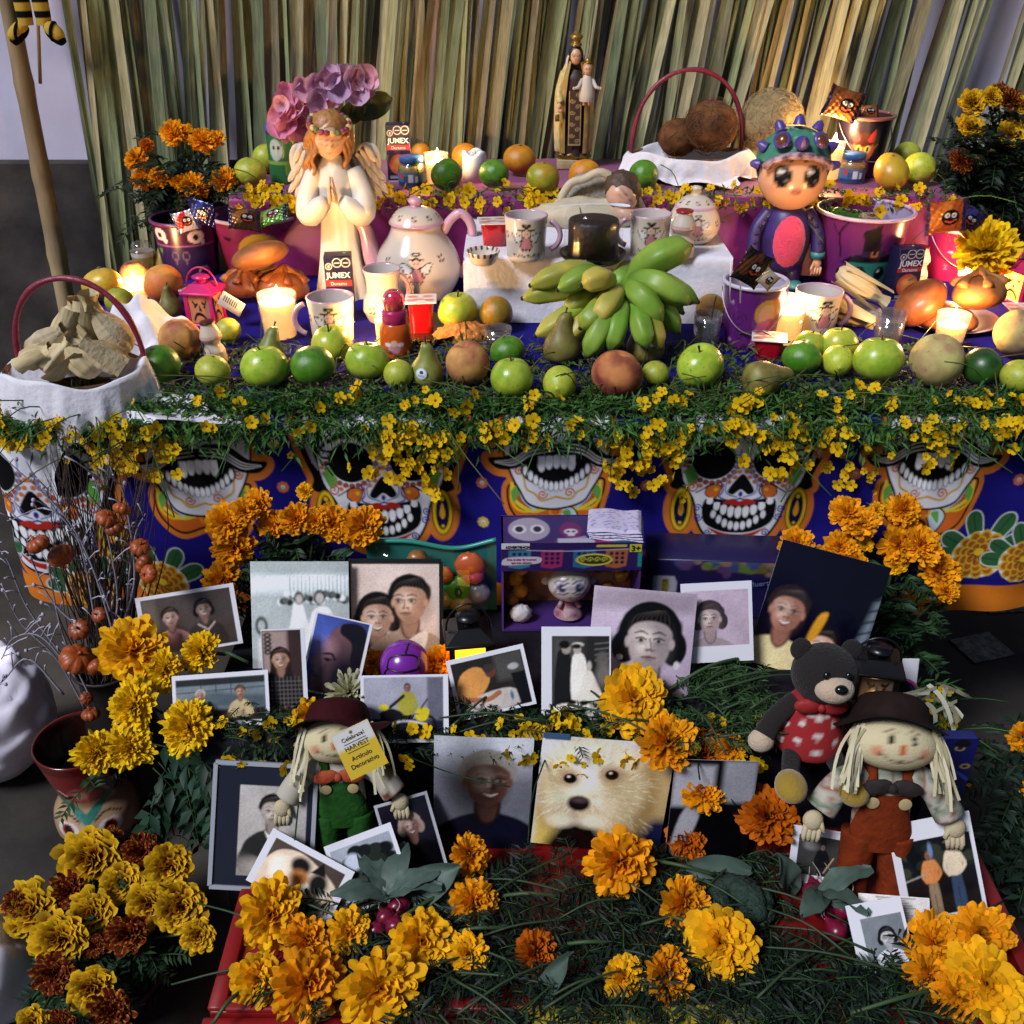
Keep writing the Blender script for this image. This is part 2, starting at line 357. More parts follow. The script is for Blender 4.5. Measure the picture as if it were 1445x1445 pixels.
# ---- table and its skull print cloth
tbl = thing('altar_table', 'long table of the altar under a dark blue skull print cloth', 'table', (0.05, 2.1, 0))
wood = M('table_wood', '5c3e27', .6, var=.3, vs_=6)
part('tabletop', T(box(1.80, 1.14, .03, .004), (.03, .02, .715)), wood, tbl)
for x in (-.42, .5):
    for y in (-.5, .52): part('leg', T(box(.05, .05, .714), (x, y, 0)), wood, tbl, smooth=False)
def stamp(cv, cx, cy, kx, ky, fn, rad, rot=0):
    m = np.where((abs(cv.u - cx) < rad * kx) & (abs(cv.v - cy) < rad * ky))[0]
    if not len(m): return
    x = (cv.u[m] - cx) / kx; y = (cv.v[m] - cy) / ky; c_, s_ = math.cos(rot), math.sin(rot)
    q = Cv(x * c_ + y * s_, -x * s_ + y * c_, '000000', cv.soft / kx); q.c = cv.c[m].copy(); fn(q); cv.c[m] = q.c
K_, W_, OR, RD, GR, BL, YE = '08080a', 'd3d3da', 'c8702a', 'a8261d', '5d9a43', '1d1c86', 'd8b21f'
def catrina(q):
    hair = [(-1.15, 1.0), (-1.12, .55), (-.98, .15), (-.85, -.08), (.85, -.08), (.98, .15), (1.12, .55), (1.15, 1.0), (.7, 1.5), (-.7, 1.5)]
    jaw = [(-.86, .55), (-.84, .1), (-.66, -.2), (-.56, -.55), (-.36, -.8), (0, -.86), (.36, -.8), (.56, -.55), (.66, -.2), (.84, .1), (.86, .55), (.5, 1.2), (-.5, 1.2)]
    for s in (-1, 1): q.ell(s * .83, -.36, .25, .42, OR)
    q.poly(hair, OR, sm=60, grow=.09); q.poly(jaw, OR, sm=60, grow=.13)
    q.poly(hair, K_, sm=60); q.poly(jaw, K_, sm=60, grow=.035); q.poly(jaw, W_, sm=60)
    for s in (-1, 1):
        for k in range(4): q.line([(s * (.9 + .05 * k), 1.2 - .1*k), (s * (.98 + .03 * k), .7), (s * (.9 + .02*k), .25 + .03*k)], .018, 'a9a9ab', sm=14)
        q.ell(s * .83, -.36, .155, .33, K_); q.ell(s * .83, -.36, .14, .315, YE); q.ell(s * .83, -.36, .095, .255, K_); q.ell(s * .83, -.36, .07, .22, '131043')
        q.poly([(s * .83, -.22), (s * .87, -.38), (s * .83, -.46), (s * .79, -.38)], 'd99a1e', sm=24); q.ell(s * .83, -.16, .03, .03, YE); q.ell(s * .83, -.56, .022, .022, YE)
        # eye with beads, brow, lashes
        q.ell(s * .43, .36, .385, .33, 'e6e6ea'); q.ell(s * .43, .36, .31, .27, K_)
        for k in range(13):
            a = PI + PI * (k / 12.); q.ell(s * .43 + .345 * math.cos(a), .34 + .3 * math.sin(a), .042, .036, K_); q.ell(s * .43 + .345 * math.cos(a), .34 + .3 * math.sin(a), .03, .027, 'a5442b')
            if k < 12: q.ell(s * .43 + .41 * math.cos(a + .13), .33 + .36 * math.sin(a + .13), .034, .03, 'c06a35')
        q.line([(s * .12, .62), (s * .4, .74), (s * .75, .62), (s * .9, .42)], [.02, .07, .06, .015], K_, sm=20)
        for k in range(3): q.line([(s * (.66 + .03*k), .5 - .08 * k), (s * (.82), .52 - .1 * k), (s * .86, .6 - .1 * k)], [.04, .03, .015], K_, sm=10)
        q.line([(s * .06, .5), (s * .12, .2), (s * .22, .02), (s * .2, -.12), (s * .05, -.18)], .022, '6b83b0', sm=24)
        q.line([(s * .3, .06), (s * .26, -.08), (s * .3, -.17), (s * .14, -.23), (0, -.2)], .022, BL, sm=24)
        q.poly([(s * .3, -.02), (s * .46, .0), (s * .5, -.12), (s * .36, -.18)], K_, sm=24, grow=.015); q.poly([(s * .3, -.02), (s * .46, .0), (s * .5, -.12), (s * .36, -.18)], 'c9652a', sm=24); q.ell(s*.36, -.06, .03, .025, YE)
        q.poly([(s * .82, .2), (s * .74, .0), (s * .64, .08), (s * .72, .28)], GR, sm=20)
        q.spiral(s * .7, -.02, .085, .022, 'b5483d', 1.4, s, PI/2); q.line([(s * .64, -.1), (s * .5, -.02), (s * .4, .03)], .018, K_, sm=10)
        q.spiral(s * .6, -.33, .06, .018, BL, 1.4, -s); q.spiral(s * .58, -.47, .06, .018, BL, 1.4, s); q.spiral(s * .42, -.7, .055, .018, BL, 1.4, s)
    q.poly([(0, .16), (.1, .06), (.19, -.09), (.11, -.14), (0, -.07), (-.11, -.14), (-.19, -.09), (-.1, .06)], K_, sm=48); q.ell(0, -.135, .03, .04, '22218a')
    # mouth
    q.poly([(-.5, -.2), (-.2, -.22), (0, -.27), (.2, -.22), (.5, -.2), (.5, -.52), (.26, -.68), (0, -.72), (-.26, -.68), (-.5, -.52)], K_, sm=60)
    q.poly([(-.24, -.26), (-.1, -.2), (0, -.24), (.1, -.2), (.24, -.26), (0, -.31)], RD, sm=40)
    q.line([(-.42, -.63), (-.2, -.75), (0, -.78), (.2, -.75), (.42, -.63)], [.01, .07, .08, .07, .01], RD, sm=24)
    for k in range(-4, 5):
        x = k * .108; y = -.41 + .011 * k * k; q.ell(x, y, .058, .1 - .003 * k * k, K_); q.ell(x, y, .047, .09 - .003 * k * k, 'e9e9ec'); q.rect(x - .043, y, x + .043, y + .06, 'e9e9ec')
        x = k * .09; y = -.62 + .012 * k * k; q.ell(x, y, .048, .072, K_); q.ell(x, y, .038, .062, 'dcdce0')
def mustache(q):
    jaw = [(-.7, .75), (-.72, .3), (-.62, .0), (-.5, -.22), (-.36, -.42), (0, -.5), (.36, -.42), (.5, -.22), (.62, .0), (.72, .3), (.7, .75), (.4, 1.2), (-.4, 1.2)]
    bow = [(-.5, -.18), (-.66, -.2), (-.62, -.5), (-.36, -.72), (0, -.66), (.16, -.86), (.5, -.72), (.62, -.4), (.66, -.12), (.48, -.18), (0, -.48)]
    mus = [(-.95, .2), (-.82, .06), (-.55, .08), (-.3, .24), (0, .26), (.3, .24), (.55, .08), (.82, .06), (.95, .2), (.7, .24), (.45, .42), (.15, .46), (0, .4), (-.15, .46), (-.45, .42), (-.7, .24)]
    for P in (jaw, bow, mus): q.poly(P, OR, sm=70, grow=.1)
    q.poly(bow, K_, sm=70, grow=.03); q.poly(bow, 'c8621f', sm=70)
    for s in (-1, 1):
        for k in range(9):
            a = R(200 + 20 * k) if s > 0 else R(180 + 20 * k); q.line([(s * .42, -.3), (s * .42 + .19 * math.cos(a), -.34 + .19 * math.sin(a))], .018, '8c3a14')
        q.ell(s * .42, -.33, .21, .2, YE, ring=.018); q.line([(s*.14, -.5), (s * .35, -.52), (s * .6, -.35), (s * .62, -.14)], .05, 'd2c13d', sm=16)
        q.poly([(s * .5, -.15), (s * .63, -.24), (s * .6, -.4), (s*.53, -.3)], GR, sm=20); q.line([(s*.5, -.2), (s*.46, -.36), (s*.3, -.5)], .035, 'a9c3d6', sm=14)
    q.poly([(.06, -.55), (.2, -.5), (.3, -.62), (.18, -.82), (.1, -.7)], K_, sm=20, grow=.02); q.poly([(.06, -.55), (.2, -.5), (.3, -.62), (.18, -.82), (.1, -.7)], 'b9c9d0', sm=20); q.poly([(.1, -.57), (.2, -.54), (.22, -.7)], GR, sm=18); q.ell(0, -.53, .08, .09, 'd98a1e', ring=.02)
    q.poly(jaw, K_, sm=70, grow=.03); q.poly(jaw, W_, sm=70)
    for s in (-1, 1):
        q.line([(s * .46, .0), (s * .42, -.2), (s * .3, -.28), (s * .2, -.38), (0, -.34)], .03, 'c79a26', sm=20); q.spiral(s * .19, -.29, .07, .022, 'c46a2b', 1.4, s); q.spiral(s * .52, .04, .07, .024, 'c46a2b', 1.5, -s); q.spiral(s*.4, .66, .12, .026, 'b9482b', 1.6, s); q.line([(s*.62, .6), (s*.5, .5), (s*.3, .52), (s*.2, .62)], .03, GR, sm=14)
    q.ell(0, .06, .5, .25, K_); q.ell(0, .2, .52, .1, K_)
    for k in range(-2, 3): x = k * .105; q.ell(x, .16 - .01*k*k, .053, .095, 'e9e9ec'); q.rect(x - .048, .16, x + .048, .24, 'e9e9ec')
    for k in range(-6, 7): x = k * .072; y = -.19 + .0065 * k * k; q.ell(x, y, .04, .075, K_); q.ell(x, y, .032, .066, 'e6e6ea')
    q.poly(mus, K_, sm=80)
    for s in (-1, 1):
        for k in range(3): q.line([(s * .04, .41 - .05 * k), (s * .35, .36 - .05 * k), (s * .6, .2 - .04 * k), (s * .86, .16 - .01*k)], [.006, .022, .02, .004], 'dcdcdc', sm=22)
def daisy(q, c='c46a45'):
    for k in range(8): q.ell(.6 * math.cos(k * PI/4), .6 * math.sin(k * PI/4), .34, .34, c)
    q.ell(0, 0, .6, .6, c); q.ell(0, 0, .33, .33, 'd9d9e0'); q.ell(0, -.1, .15, .12, '3b6a3a')
def bigmari(q):
    for a in (25, 60, 110, 150, 175): q.poly([(0, 0), (1.5 * math.cos(R(a - 12)), 1.5 * math.sin(R(a - 12))), (1.9 * math.cos(R(a)), 1.9 * math.sin(R(a))), (1.5 * math.cos(R(a + 12)), 1.5 * math.sin(R(a + 12)))], 'c9cfc9', sm=30, grow=.05)
    for a in (25, 60, 110, 150, 175):
        q.poly([(0, 0), (1.5 * math.cos(R(a - 12)), 1.5 * math.sin(R(a - 12))), (1.9 * math.cos(R(a)), 1.9 * math.sin(R(a))), (1.5 * math.cos(R(a + 12)), 1.5 * math.sin(R(a + 12)))], '2d5a34', sm=30); q.line([(0, 0), (1.8 * math.cos(R(a)), 1.8 * math.sin(R(a)))], .04, '163a20')
    q.ell(0, 0, 1.1, .98, 'd8d8d0')
    for ring, (r, nn) in enumerate(((.82, 13), (.55, 10), (.28, 7))):
        for k in range(nn):
            a = 2 * PI * k / nn + ring; q.ell(r * math.cos(a), r * math.sin(a) * .92, .27, .22, 'c9a32c', a); q.ell(r * .93 * math.cos(a), r * .93 * math.sin(a) * .92, .22, .16, 'a4541c', a)
    for k in range(14): a = k * .45; q.line([(.1 * math.cos(a), .1 * math.sin(a)), (.4 * math.cos(a), .38 * math.sin(a))], .03, '4a1d10')
    q.ell(.0, .1, .2, .15, 'd9b62e')
HEM = .385
NC = 1080; TOPROWS = [(.8, 0), (.5, 0), (.25, 0), (.12, 0), (.06, 0), (.03, 0)]
s = np.linspace(-1.12, 1.16, NC)
xl, xr = -.80, .76                                     # where the cloth turns round the table's ends
def clothpath(s):
    x = s.copy(); y = np.full_like(s, CLY); rl, rr = .10, .9
    m = s < xl; a = np.minimum((xl - s[m]) / rl, PI/2); ex = np.maximum(xl - s[m] - rl * PI/2, 0)
    x[m] = xl - rl * np.sin(a); y[m] = CLY + rl * (1 - np.cos(a)) + ex
    m = s > xr; a = (s[m] - xr) / rr; x[m] = xr + rr * np.sin(a); y[m] = CLY + rr * (1 - np.cos(a))
    return x, y
px_, py_ = clothpath(s); nx_, ny_ = np.gradient(py_), -np.gradient(px_); nl = np.hypot(nx_, ny_); nx_ /= nl; ny_ /= nl
rows = []; vv = []
for d, _ in TOPROWS: rows.append((px_ + 0 * s - nx_ * 0, py_ + d, np.full(NC, TZ + .002))); vv.append(np.full(NC, TZ + d))
for a in np.linspace(0, PI/2, 6): rows.append((px_ - nx_ * .012 * (1 - math.sin(a)), py_ - ny_ * .012 * (1 - math.sin(a)), np.full(NC, TZ + .002 - .012 * (1 - math.cos(a))))); vv.append(np.full(NC, TZ))
zz = np.linspace(TZ - .014, HEM, 215)
for z in zz:
    t = (TZ - z) / (TZ - HEM)
    fold = t ** .7 * (.011 * np.sin(s * 9 + 1.2) + .007 * np.sin(s * 21 + .4) + .004 * np.sin(s * 43 + 2 * t)) + .0012 * np.sin(z * 90 + s * 12) * t
    rows.append((px_ + nx_ * fold, py_ + ny_ * fold, np.full(NC, z) + .012 * t * np.sin(s * 5 + .5))); vv.append(np.full(NC, z))
V = np.stack([np.stack(r, 1) for r in rows], 1)        # NC, rows, 3
U2 = np.repeat(s[:, None], len(rows), 1); V2 = np.stack(vv, 1)
cv = Cv(U2, V2, '1a1470', .0022)
kx = .1187; ky = kx * 1.13
def clu(px, py): p = at(px, py, Y=CLY); return (p.x, p.z)
for cx, cy, sq in ((48, 712, 1.22), (540, 688, 1), (1047, 688, 1)): u, v_ = clu(cx, cy); stamp(cv, u, v_, kx*sq, ky*sq, catrina, 2.0)
for cx, cy in ((283, 672), (785, 667), (1315, 662)): u, v_ = clu(cx, cy); stamp(cv, u, v_, kx, ky, mustache, 1.6)
for cx, cy, c in ((398, 687, 'c46a45'), (680, 682, 'c46a45'), (682, 738, 'c9b04a'), (912, 690, 'c46a45'), (1207, 668, 'c46a45'), (1441, 676, 'c46a45'), (385, 625, 'd6c24c'), (1158, 640, 'c46a45'), (668, 620, 'd6c24c'), (1210, 606, 'd6c24c'), (905, 625, 'd6c24c'), (900, 790, 'c46a45')):
    u, v_ = clu(cx, cy); stamp(cv, u, v_, .0105, .0115, lambda q, c=c: daisy(q, c), 1.3)
cv.rect(-2, HEM - .02, 2, HEM + .052, 'c9701c')
for cx, cy, k in ((1383, 778, .046), (1447, 788, .04), (232, 815, .042), (130, 830, .04), (-20, 800, .04)): u, v_ = clu(cx, cy); stamp(cv, u, v_, k, k * 1.05, bigmari, 2.1)
tc_ = G().add((V.reshape(-1, 3), gridf(NC, len(rows))), cv.c).obj('tablecloth', VCC)
tag(tc_, 'dark blue tablecloth printed with sugar skulls hanging over the table front', 'tablecloth')

# ---- purple tier, white tier
def drape(name, label, cat_, x0, x1, y0, y1, z0, z1, matl, amp=.006, seed=1, swag=0):
    pr = []                                             # profile along depth: top then front
    for y in np.linspace(y1, y0 + .012, 10): pr.append((y, z1))
    for a in np.linspace(.2, PI/2, 5): pr.append((y0 + .012 - .012 * math.sin(a), z1 - .012 * (1 - math.cos(a))))
    for z in np.linspace(z1 - .014, z0, 24): pr.append((y0, z))
    pr = np.array(pr); xs = np.linspace(x0, x1, 140)
    X = np.repeat(xs[:, None], len(pr), 1); Y = np.tile(pr[:, 0], (140, 1)); Z = np.tile(pr[:, 1], (140, 1))
    t = np.clip((z1 - Z) / (z1 - z0), 0, 1)
    Y = Y - t * amp * (1.3 + np.sin(X * 26 + seed) + .6 * np.sin(X * 57 + seed * 2 + t * 3)) - swag * t
    Z = Z + (1 - t) * .0012 * np.sin(X * 30 + Y * 24 + seed)
    o = G().add((np.stack([X, Y, Z], 2).reshape(-1, 3), gridf(140, len(pr))))
    for xe, sg in ((x0, 1), (x1, -1)):                  # the cloth's sides
        o.add(grid(12, 8, lambda u, v, xe=xe, sg=sg: (xe - sg * .004 * np.sin(u * 9 + seed) * (1 - v), y0 + (y1 - y0) * u - (1-v) * amp, z0 + (z1 - z0) * v)))
    o = o.obj(name, matl); tag(o, label, cat_); return o
sat = M('magenta_satin', '7d1462', .42, .4, sheen=.3, var=.12, vs_=10)
drape('purple_tier', 'raised back tier draped in magenta purple cloth', 'tier', -.625, .99, 2.30, 2.72, TZ + .003, PZ, sat, .008, 2, .01)
wht = M('white_cotton', 'd6d4dc', .9, .1, var=.06, vs_=20, bump=.4, bs=110)
drape('white_tier', 'low box draped in white cloth carrying the cups and cake dome', 'tier', -.095, .43, 1.975, 2.28, TZ + .004, WZ, wht, .003, 5, .012)
# ---- bench and red box of the front tiers
bn = thing('low_bench', 'low bench under dark cloth holding the upper row of framed photographs', 'bench', (.08, 1.27, 0))
part('cloth_cover', T(box(1.06, .34, .43, .008, 2), (0, 0, .008)), M('dark_cloth', '1a1820', .9, .1, var=.3, vs_=9, bump=.3), bn)
redp = M('red_painted_wood', '7c1414', .38, .4, var=.18, vs_=7, bump=.12, bs=20)
rb = thing('red_box', 'low red painted wooden box under the loose flowers', 'box', (.148, .93, 0))
part('board', T(box(1.046, .30, .02, .003, 2), (0, .01, RZ - .0205)), redp, rb)
part('front_panel', T(box(1.06, .016, RZ - .004, .003, 2), (0, -.151, 0)), redp, rb)
for sx in (-1, 1): part('side_panel', T(box(.016, .30, RZ - .021, .003), (sx * .516, .01, 0)), redp, rb)
for sx in (-1, 1): part('rim', T(box(.022, .30, .008, .002), (sx * .513, .01, RZ)), redp, rb)
part('rim', T(box(1.004, .02, .008, .002), (0, -.132, RZ)), redp, rb)

# ================================================================ FRUIT
def fruitmat(name, a, b, rough=.3, scale=18, bump=.15, bs=300, coat=0, spk=None):
    return M(name, a, rough, .5, var=.10, vs_=scale/11, col2=b, bump=bump*.5, bs=bs/14, coat=coat, rnd=.12, det=2, spots=(9 if scale < 19 else 6, .66, '4a3f1c', .55))
FM = dict(apple=fruitmat('apple_skin', '86a52a', 'a3b53a', .28, 22), yapple=fruitmat('golden_apple_skin', 'b3b13a', '8fa832', .28, 16), lime=fruitmat('lime_skin', '3d7417', '5b8a24', .33, 20, .35, 420),
          tlime=fruitmat('turning_lime_skin', '7d8a1e', 'a8861f', .33, 14, .35, 420), orange=fruitmat('orange_skin', 'c8881c', 'b56f18', .4, 16, .4, 380), mandarin=fruitmat('mandarin_skin', '9a6a18', '7d6a1c', .4, 18, .4, 380),
          guava=fruitmat('guava_skin', 'a7a838', '8f9c2e', .45, 24), lemon=fruitmat('lemon_skin', 'b2b83a', '9dae33', .38, 24, .3, 380), peach=fruitmat('peach_skin', 'b98a48', '8e4a34', .8, 13, .1), redpeach=fruitmat('red_peach_skin', '6e2820', 'b4713c', .8, 12, .1),
          palepeach=fruitmat('pale_peach_skin', 'b5ae66', '9a7a55', .8, 12, .1), pear=fruitmat('pear_skin', '7a7434', '6a5a2c', .5, 20, .15), gpear=fruitmat('green_pear_skin', '7c8038', '6f7434', .45, 20), mango=fruitmat('mango_skin', 'c9a42c', 'b3932c', .35, 12),
          avocado=fruitmat('dark_lime_skin', '2f5a1a', '20401a', .35, 20), ypear=fruitmat('yellow_pear_skin', 'b5953a', '96802f', .5, 14), omango=fruitmat('orange_mango_skin', 'c08a22', 'b59a2a', .35, 10), tomato=fruitmat('peach_orange_skin', 'cf6a2c', 'c98a3c', .6, 12))
stemm = M('fruit_stem', '3a2a18', .8)
def applev(fl=.93):
    th = np.linspace(.001, PI - .001, 26); r = np.sin(th) * (1 + .07 * np.cos(th)); z = -np.cos(th) * fl
    z = z - .30 * np.exp(-(r / .30) ** 2) * (th > PI/2) + .13 * np.exp(-(r / .25) ** 2) * (th < PI/2)
    return np.stack([r, z], 1)
def pearprof():
    return cat([(0.001, -1), (.55, -.97), (.93, -.62), (1.0, -.2), (.86, .3), (.6, .75), (.44, 1.15), (.34, 1.5), (.2, 1.66), (.06, 1.68), (.001, 1.62)], 34)
_fm = {}
def fruitmesh(kind):
    if kind in _fm: return _fm[kind]
    sh = {'apple': 'a', 'yapple': 'a', 'pear': 'p', 'gpear': 'p', 'ypear': 'p', 'lemon': 'l', 'mango': 'm', 'omango': 'm', 'peach': 'c', 'redpeach': 'c', 'palepeach': 'c', 'tomato': 'c'}.get(kind, 's')
    g = G()
    if sh == 'a':
        v, f = lathe(applev(), 40); a = np.arctan2(v[:, 1], v[:, 0]); k = 1 + .022 * np.cos(5 * a + 1) * np.clip(.4 - v[:, 2], 0, 1.2) + .02 * np.cos(2*a); v[:, 0] *= k; v[:, 1] *= k; g.add((v, f))
    elif sh == 'p':
        v, f = lathe(pearprof(), 32); v[:, 0] += .10 * np.clip(v[:, 2], 0, 2) ** 2; g.add((v, f))
    elif sh == 'l':
        t = np.linspace(-1, 1, 30); r = np.sqrt(np.clip(1 - t**2, 0, 1)); x = t * 1.12 + .22 * np.sign(t) * np.clip(abs(t) - .9, 0, 1) * 6 * .4; r = np.maximum(r, .0)
        v, f = lathe(np.stack([np.where(abs(t) > .93, r * .75, r), x], 1), 28); g.add((v[:, [2, 1, 0]] * [1, 1, -1], f))
    elif sh == 'm':
        v, f = ell(1.25, 1, .92, 30, 20); v[:, 2] += .12 * v[:, 0]; v[:, 1] *= 1 - .1 * v[:, 0]; g.add((v, f))
    elif sh == 'c':
        v, f = ell(1, 1, .95, 48, 24); a = np.arctan2(v[:, 0], -v[:, 1]); k = 1 - .085 * np.exp(-((a - .5) / .16) ** 2) * np.cos(v[:, 2] * .9); v *= k[:, None]; v[:, 2] -= .22 * np.exp(-(np.hypot(v[:, 0], v[:, 1]) / .22) ** 2) * (v[:, 2] > 0); g.add((v, f))
    else:
        v, f = ell(1, 1, .93, 32, 20); g.add((v, f))
    _fm[kind] = (g.mesh(kind, FM[kind]), sh); return _fm[kind]
stem_mesh = G().add(tube([(0, 0, 0), (.04, 0, .15), (.12, .03, .34)], [.045, .04, .06], 6)).mesh('stem', stemm)
nub_mesh = G().add(lathe([(0, .02), (.09, .015), (.11, 0), (.06, -.03)], 10)).mesh('stem_scar', M('stem_scar', '6b6a3a', .8))
FN = dict(apple='green_apple', yapple='golden_apple', lime='lime', tlime='turning_lime', orange='orange', mandarin='mandarin', guava='guava', lemon='lemon', peach='peach', redpeach='red_peach', palepeach='pale_peach', pear='pear', gpear='green_pear', mango='mango', avocado='avocado', ypear='yellow_pear', omango='mango', tomato='peach')
FC = dict(yapple='apple', apple='apple', tlime='lime', palepeach='peach', redpeach='peach', gpear='pear', ypear='pear', omango='mango', tomato='peach')
def fruit(kind, px, py, r, z, label, tilt=None, rz=None):
    me, sh = fruitmesh(kind); zc = z; p = at(px, py, z=z)
    for _ in range(4):
        rr = r * mpp(p); p = at(px, py, z=z + rr * .93)
    rr = r * mpp(p)
    lab = thing(FN[kind], label, FC.get(kind, kind), tuple(p), rot=tilt or (R(random.uniform(-14, 14)), R(random.uniform(-14, 14)), rz if rz is not None else random.uniform(0, 6.28)))
    inst('skin', me, lab, scale=tuple(rr*random.uniform(.93, 1.06) for _ in range(3)))
    if sh == 'a': inst('stem', stem_mesh, lab, (0, 0, .60 * rr), scale=rr)
    elif sh == 'p': inst('stem', stem_mesh, lab, (.27 * rr, 0, 1.60 * rr), scale=rr * 1.1)
    else: inst('stem_scar', nub_mesh, lab, (0, 0, (.72 if sh == 'c' else .925 if sh != 'l' else .97) * rr), scale=rr)
    return lab
FR = [
 ('lime', 224, 515, 30, 'glossy dark lime beside the white napkin of the husk basket'), ('guava', 300, 523, 24, 'small yellow guava in the front row below the drinking yogurt bottle'),
 ('apple', 373, 517, 33, 'green apple in the front row between guava and lime'), ('lime', 441, 516, 30, 'dark lime in the front row left of two apples'),
 ('yapple', 467, 484, 30, 'yellow green apple directly in front of the mug by the juice box'), ('apple', 518, 508, 31, 'green apple standing before the orange baby bottle'),
 ('guava', 562, 528, 21, 'small guava between green apple and stickered pear'), ('peach', 660, 512, 33, 'rosy peach in the front row beside the stickered pear'),
 ('lime', 716, 495, 24, 'lime half hidden behind the middle green apple'), ('apple', 722, 532, 33, 'large green apple at the middle of the front row'),
 ('lemon', 790, 541, 25, 'yellow green lemon lying below the banana bunch'), ('redpeach', 871, 528, 35, 'dark red peach in front of the bananas'),
 ('guava', 925, 527, 20, 'small guava tucked between red peach and apple'), ('apple', 988, 515, 34, 'green apple right of the bananas near the water glass'),
 ('lime', 1131, 505, 27, 'yellowish lime beside the lying brown pear'), ('yapple', 1143, 486, 22, 'golden apple peeking out behind the yellowish lime'),
 ('yapple', 1184, 485, 25, 'golden apple lit by the candle behind it'), ('lemon', 1182, 509, 23, 'small green lemon in front of the candlelit golden apple'),
 ('apple', 1240, 506, 35, 'big green apple in front of the shot glass'), ('palepeach', 1322, 508, 38, 'pale greenish peach before the low candle'),
 ('avocado', 1386, 518, 28, 'very dark green lime near the table end'), ('guava', 1440, 532, 27, 'guava cut by the picture edge at the table end'),
 ('palepeach', 1436, 470, 33, 'pale peach behind the guava at the table end'), ('peach', 254, 478, 32, 'peach behind the dark lime near the pink lantern'),
 ('yapple', 646, 437, 29, 'golden apple standing against the white tier'), ('mandarin', 700, 442, 25, 'brownish mandarin beside the golden apple against the white tier'),
 ('guava', 322, 466, 18, 'yellow guava behind the drinking yogurt bottle below the lantern'), ('mango', 145, 401, 26, 'yellow mango behind the handle of the husk basket'),
 ('guava', 168, 424, 20, 'yellow guava just left of the low tealight glass'), ('tomato', 230, 400, 29, 'orange peach glowing beside the tealight glass'),
 ('peach', 190, 386, 20, 'peach behind the tealight glass near the leaf screen'), ('mandarin', 1003, 436, 22, 'mandarin behind the glass of water')]
for k, px, py, r, lb in FR: fruit(k, px, py, r, TZ + .008, lb)
fruit('gpear', 603, 522, 25, TZ + .004, 'green pear with a white sticker beside the orange baby bottle', (R(-4), R(-8), R(200)))
fruit('gpear', 381, 503, 25, TZ + .004, 'green pear standing before the bright candle', (0, R(6), R(40)))
fruit('pear', 793, 485, 26, TZ + .01, 'brown pear standing before the left bananas', (0, R(-4), R(20)))
fruit('pear', 912, 484, 27, TZ + .01, 'brown pear with a white sticker before the right bananas', (0, R(-6), R(150)))
fruit('pear', 1078, 535, 27, TZ + .012, 'dark brown pear lying on its side in the greenery', (R(-10), R(80), R(12)))
fruit('pear', 240, 432, 17, TZ + .004, 'small brown pear between tealight and pink lantern', (0, R(-10), R(0)))
fruit('ypear', 231, 366, 15, TZ + .004, 'slim yellow pear standing beside the purple monster bucket', (0, R(0), R(0)))
for o_ in list(COL.objects):                          # round paper stickers on two of the pears
    if 'white sticker' in o_.get('label', ''):
        sk = o_.children[0]; rr = sk.scale[0]; sk.scale = (rr,)*3; d = (Vector((0, 0, CAMZ)) - o_.location).normalized(); d = (d + Vector((-.35, 0, -.25) if o_.location.x < 0 else (.25, 0, .15))).normalized(); th = np.linspace(0, .34, 12)
        v, f = lathe(np.stack([np.sin(th), np.cos(th)], 1)*rr*1.03, 40); q = Cv(v[:, 0]/rr, v[:, 1]/rr, 'd8dde4', .03); q.ell(0, .1, .12, .1, '23486a'); [q.line([(-.2, -.08 - .07*k), (.2, -.08 - .07*k)], .03, '4a6a86') for k in range(2)]; q.ell(0, 0, .32, .32, '6a86a0', ring=.012)
        m_ = o_.rotation_euler.to_matrix().inverted(); inst('sticker', G().add((v, f), q.c).mesh('sticker', VCS), o_, None, (m_ @ d).to_track_quat('Z', 'Y'))
FB = [('lime', 630, 246, 22, 'yellowish lime in front of the glass candle on the purple tier'), ('lime', 697, 245, 22, 'lime in front of the white plastic candle on the purple tier'), ('orange', 733, 224, 22, 'orange left of the robed statue on the purple tier'),
 ('tlime', 766, 251, 24, 'half ripe lime below the robed statue'), ('orange', 825, 247, 22, 'yellow orange at the foot of the robed statue'), ('lime', 908, 247, 22, 'bright lime before the napkin of the coconut basket'),
 ('orange', 594, 216, 15, 'orange behind the baby food jar by the juice box'), ('orange', 657, 221, 19, 'orange behind the white plastic candle'), ('omango', 1257, 242, 25, 'orange mango beside the black bucket on the purple tier'),
 ('lemon', 1297, 238, 22, 'yellow green lemon at the end of the purple tier'), ('guava', 1280, 218, 18, 'guava behind the orange mango on the purple tier'), ('guava', 353, 243, 22, 'greenish guava at the end of the purple tier by the orange marigolds'), ('lemon', 376, 224, 19, 'lemon behind the guava beside the snack cup'),
 ('mandarin', 1128, 268, 10, 'tiny nut brown fruit beside the candle behind the doll')]
for k, px, py, r, lb in FB: fruit(k, px, py, r, PZ + .004, lb)

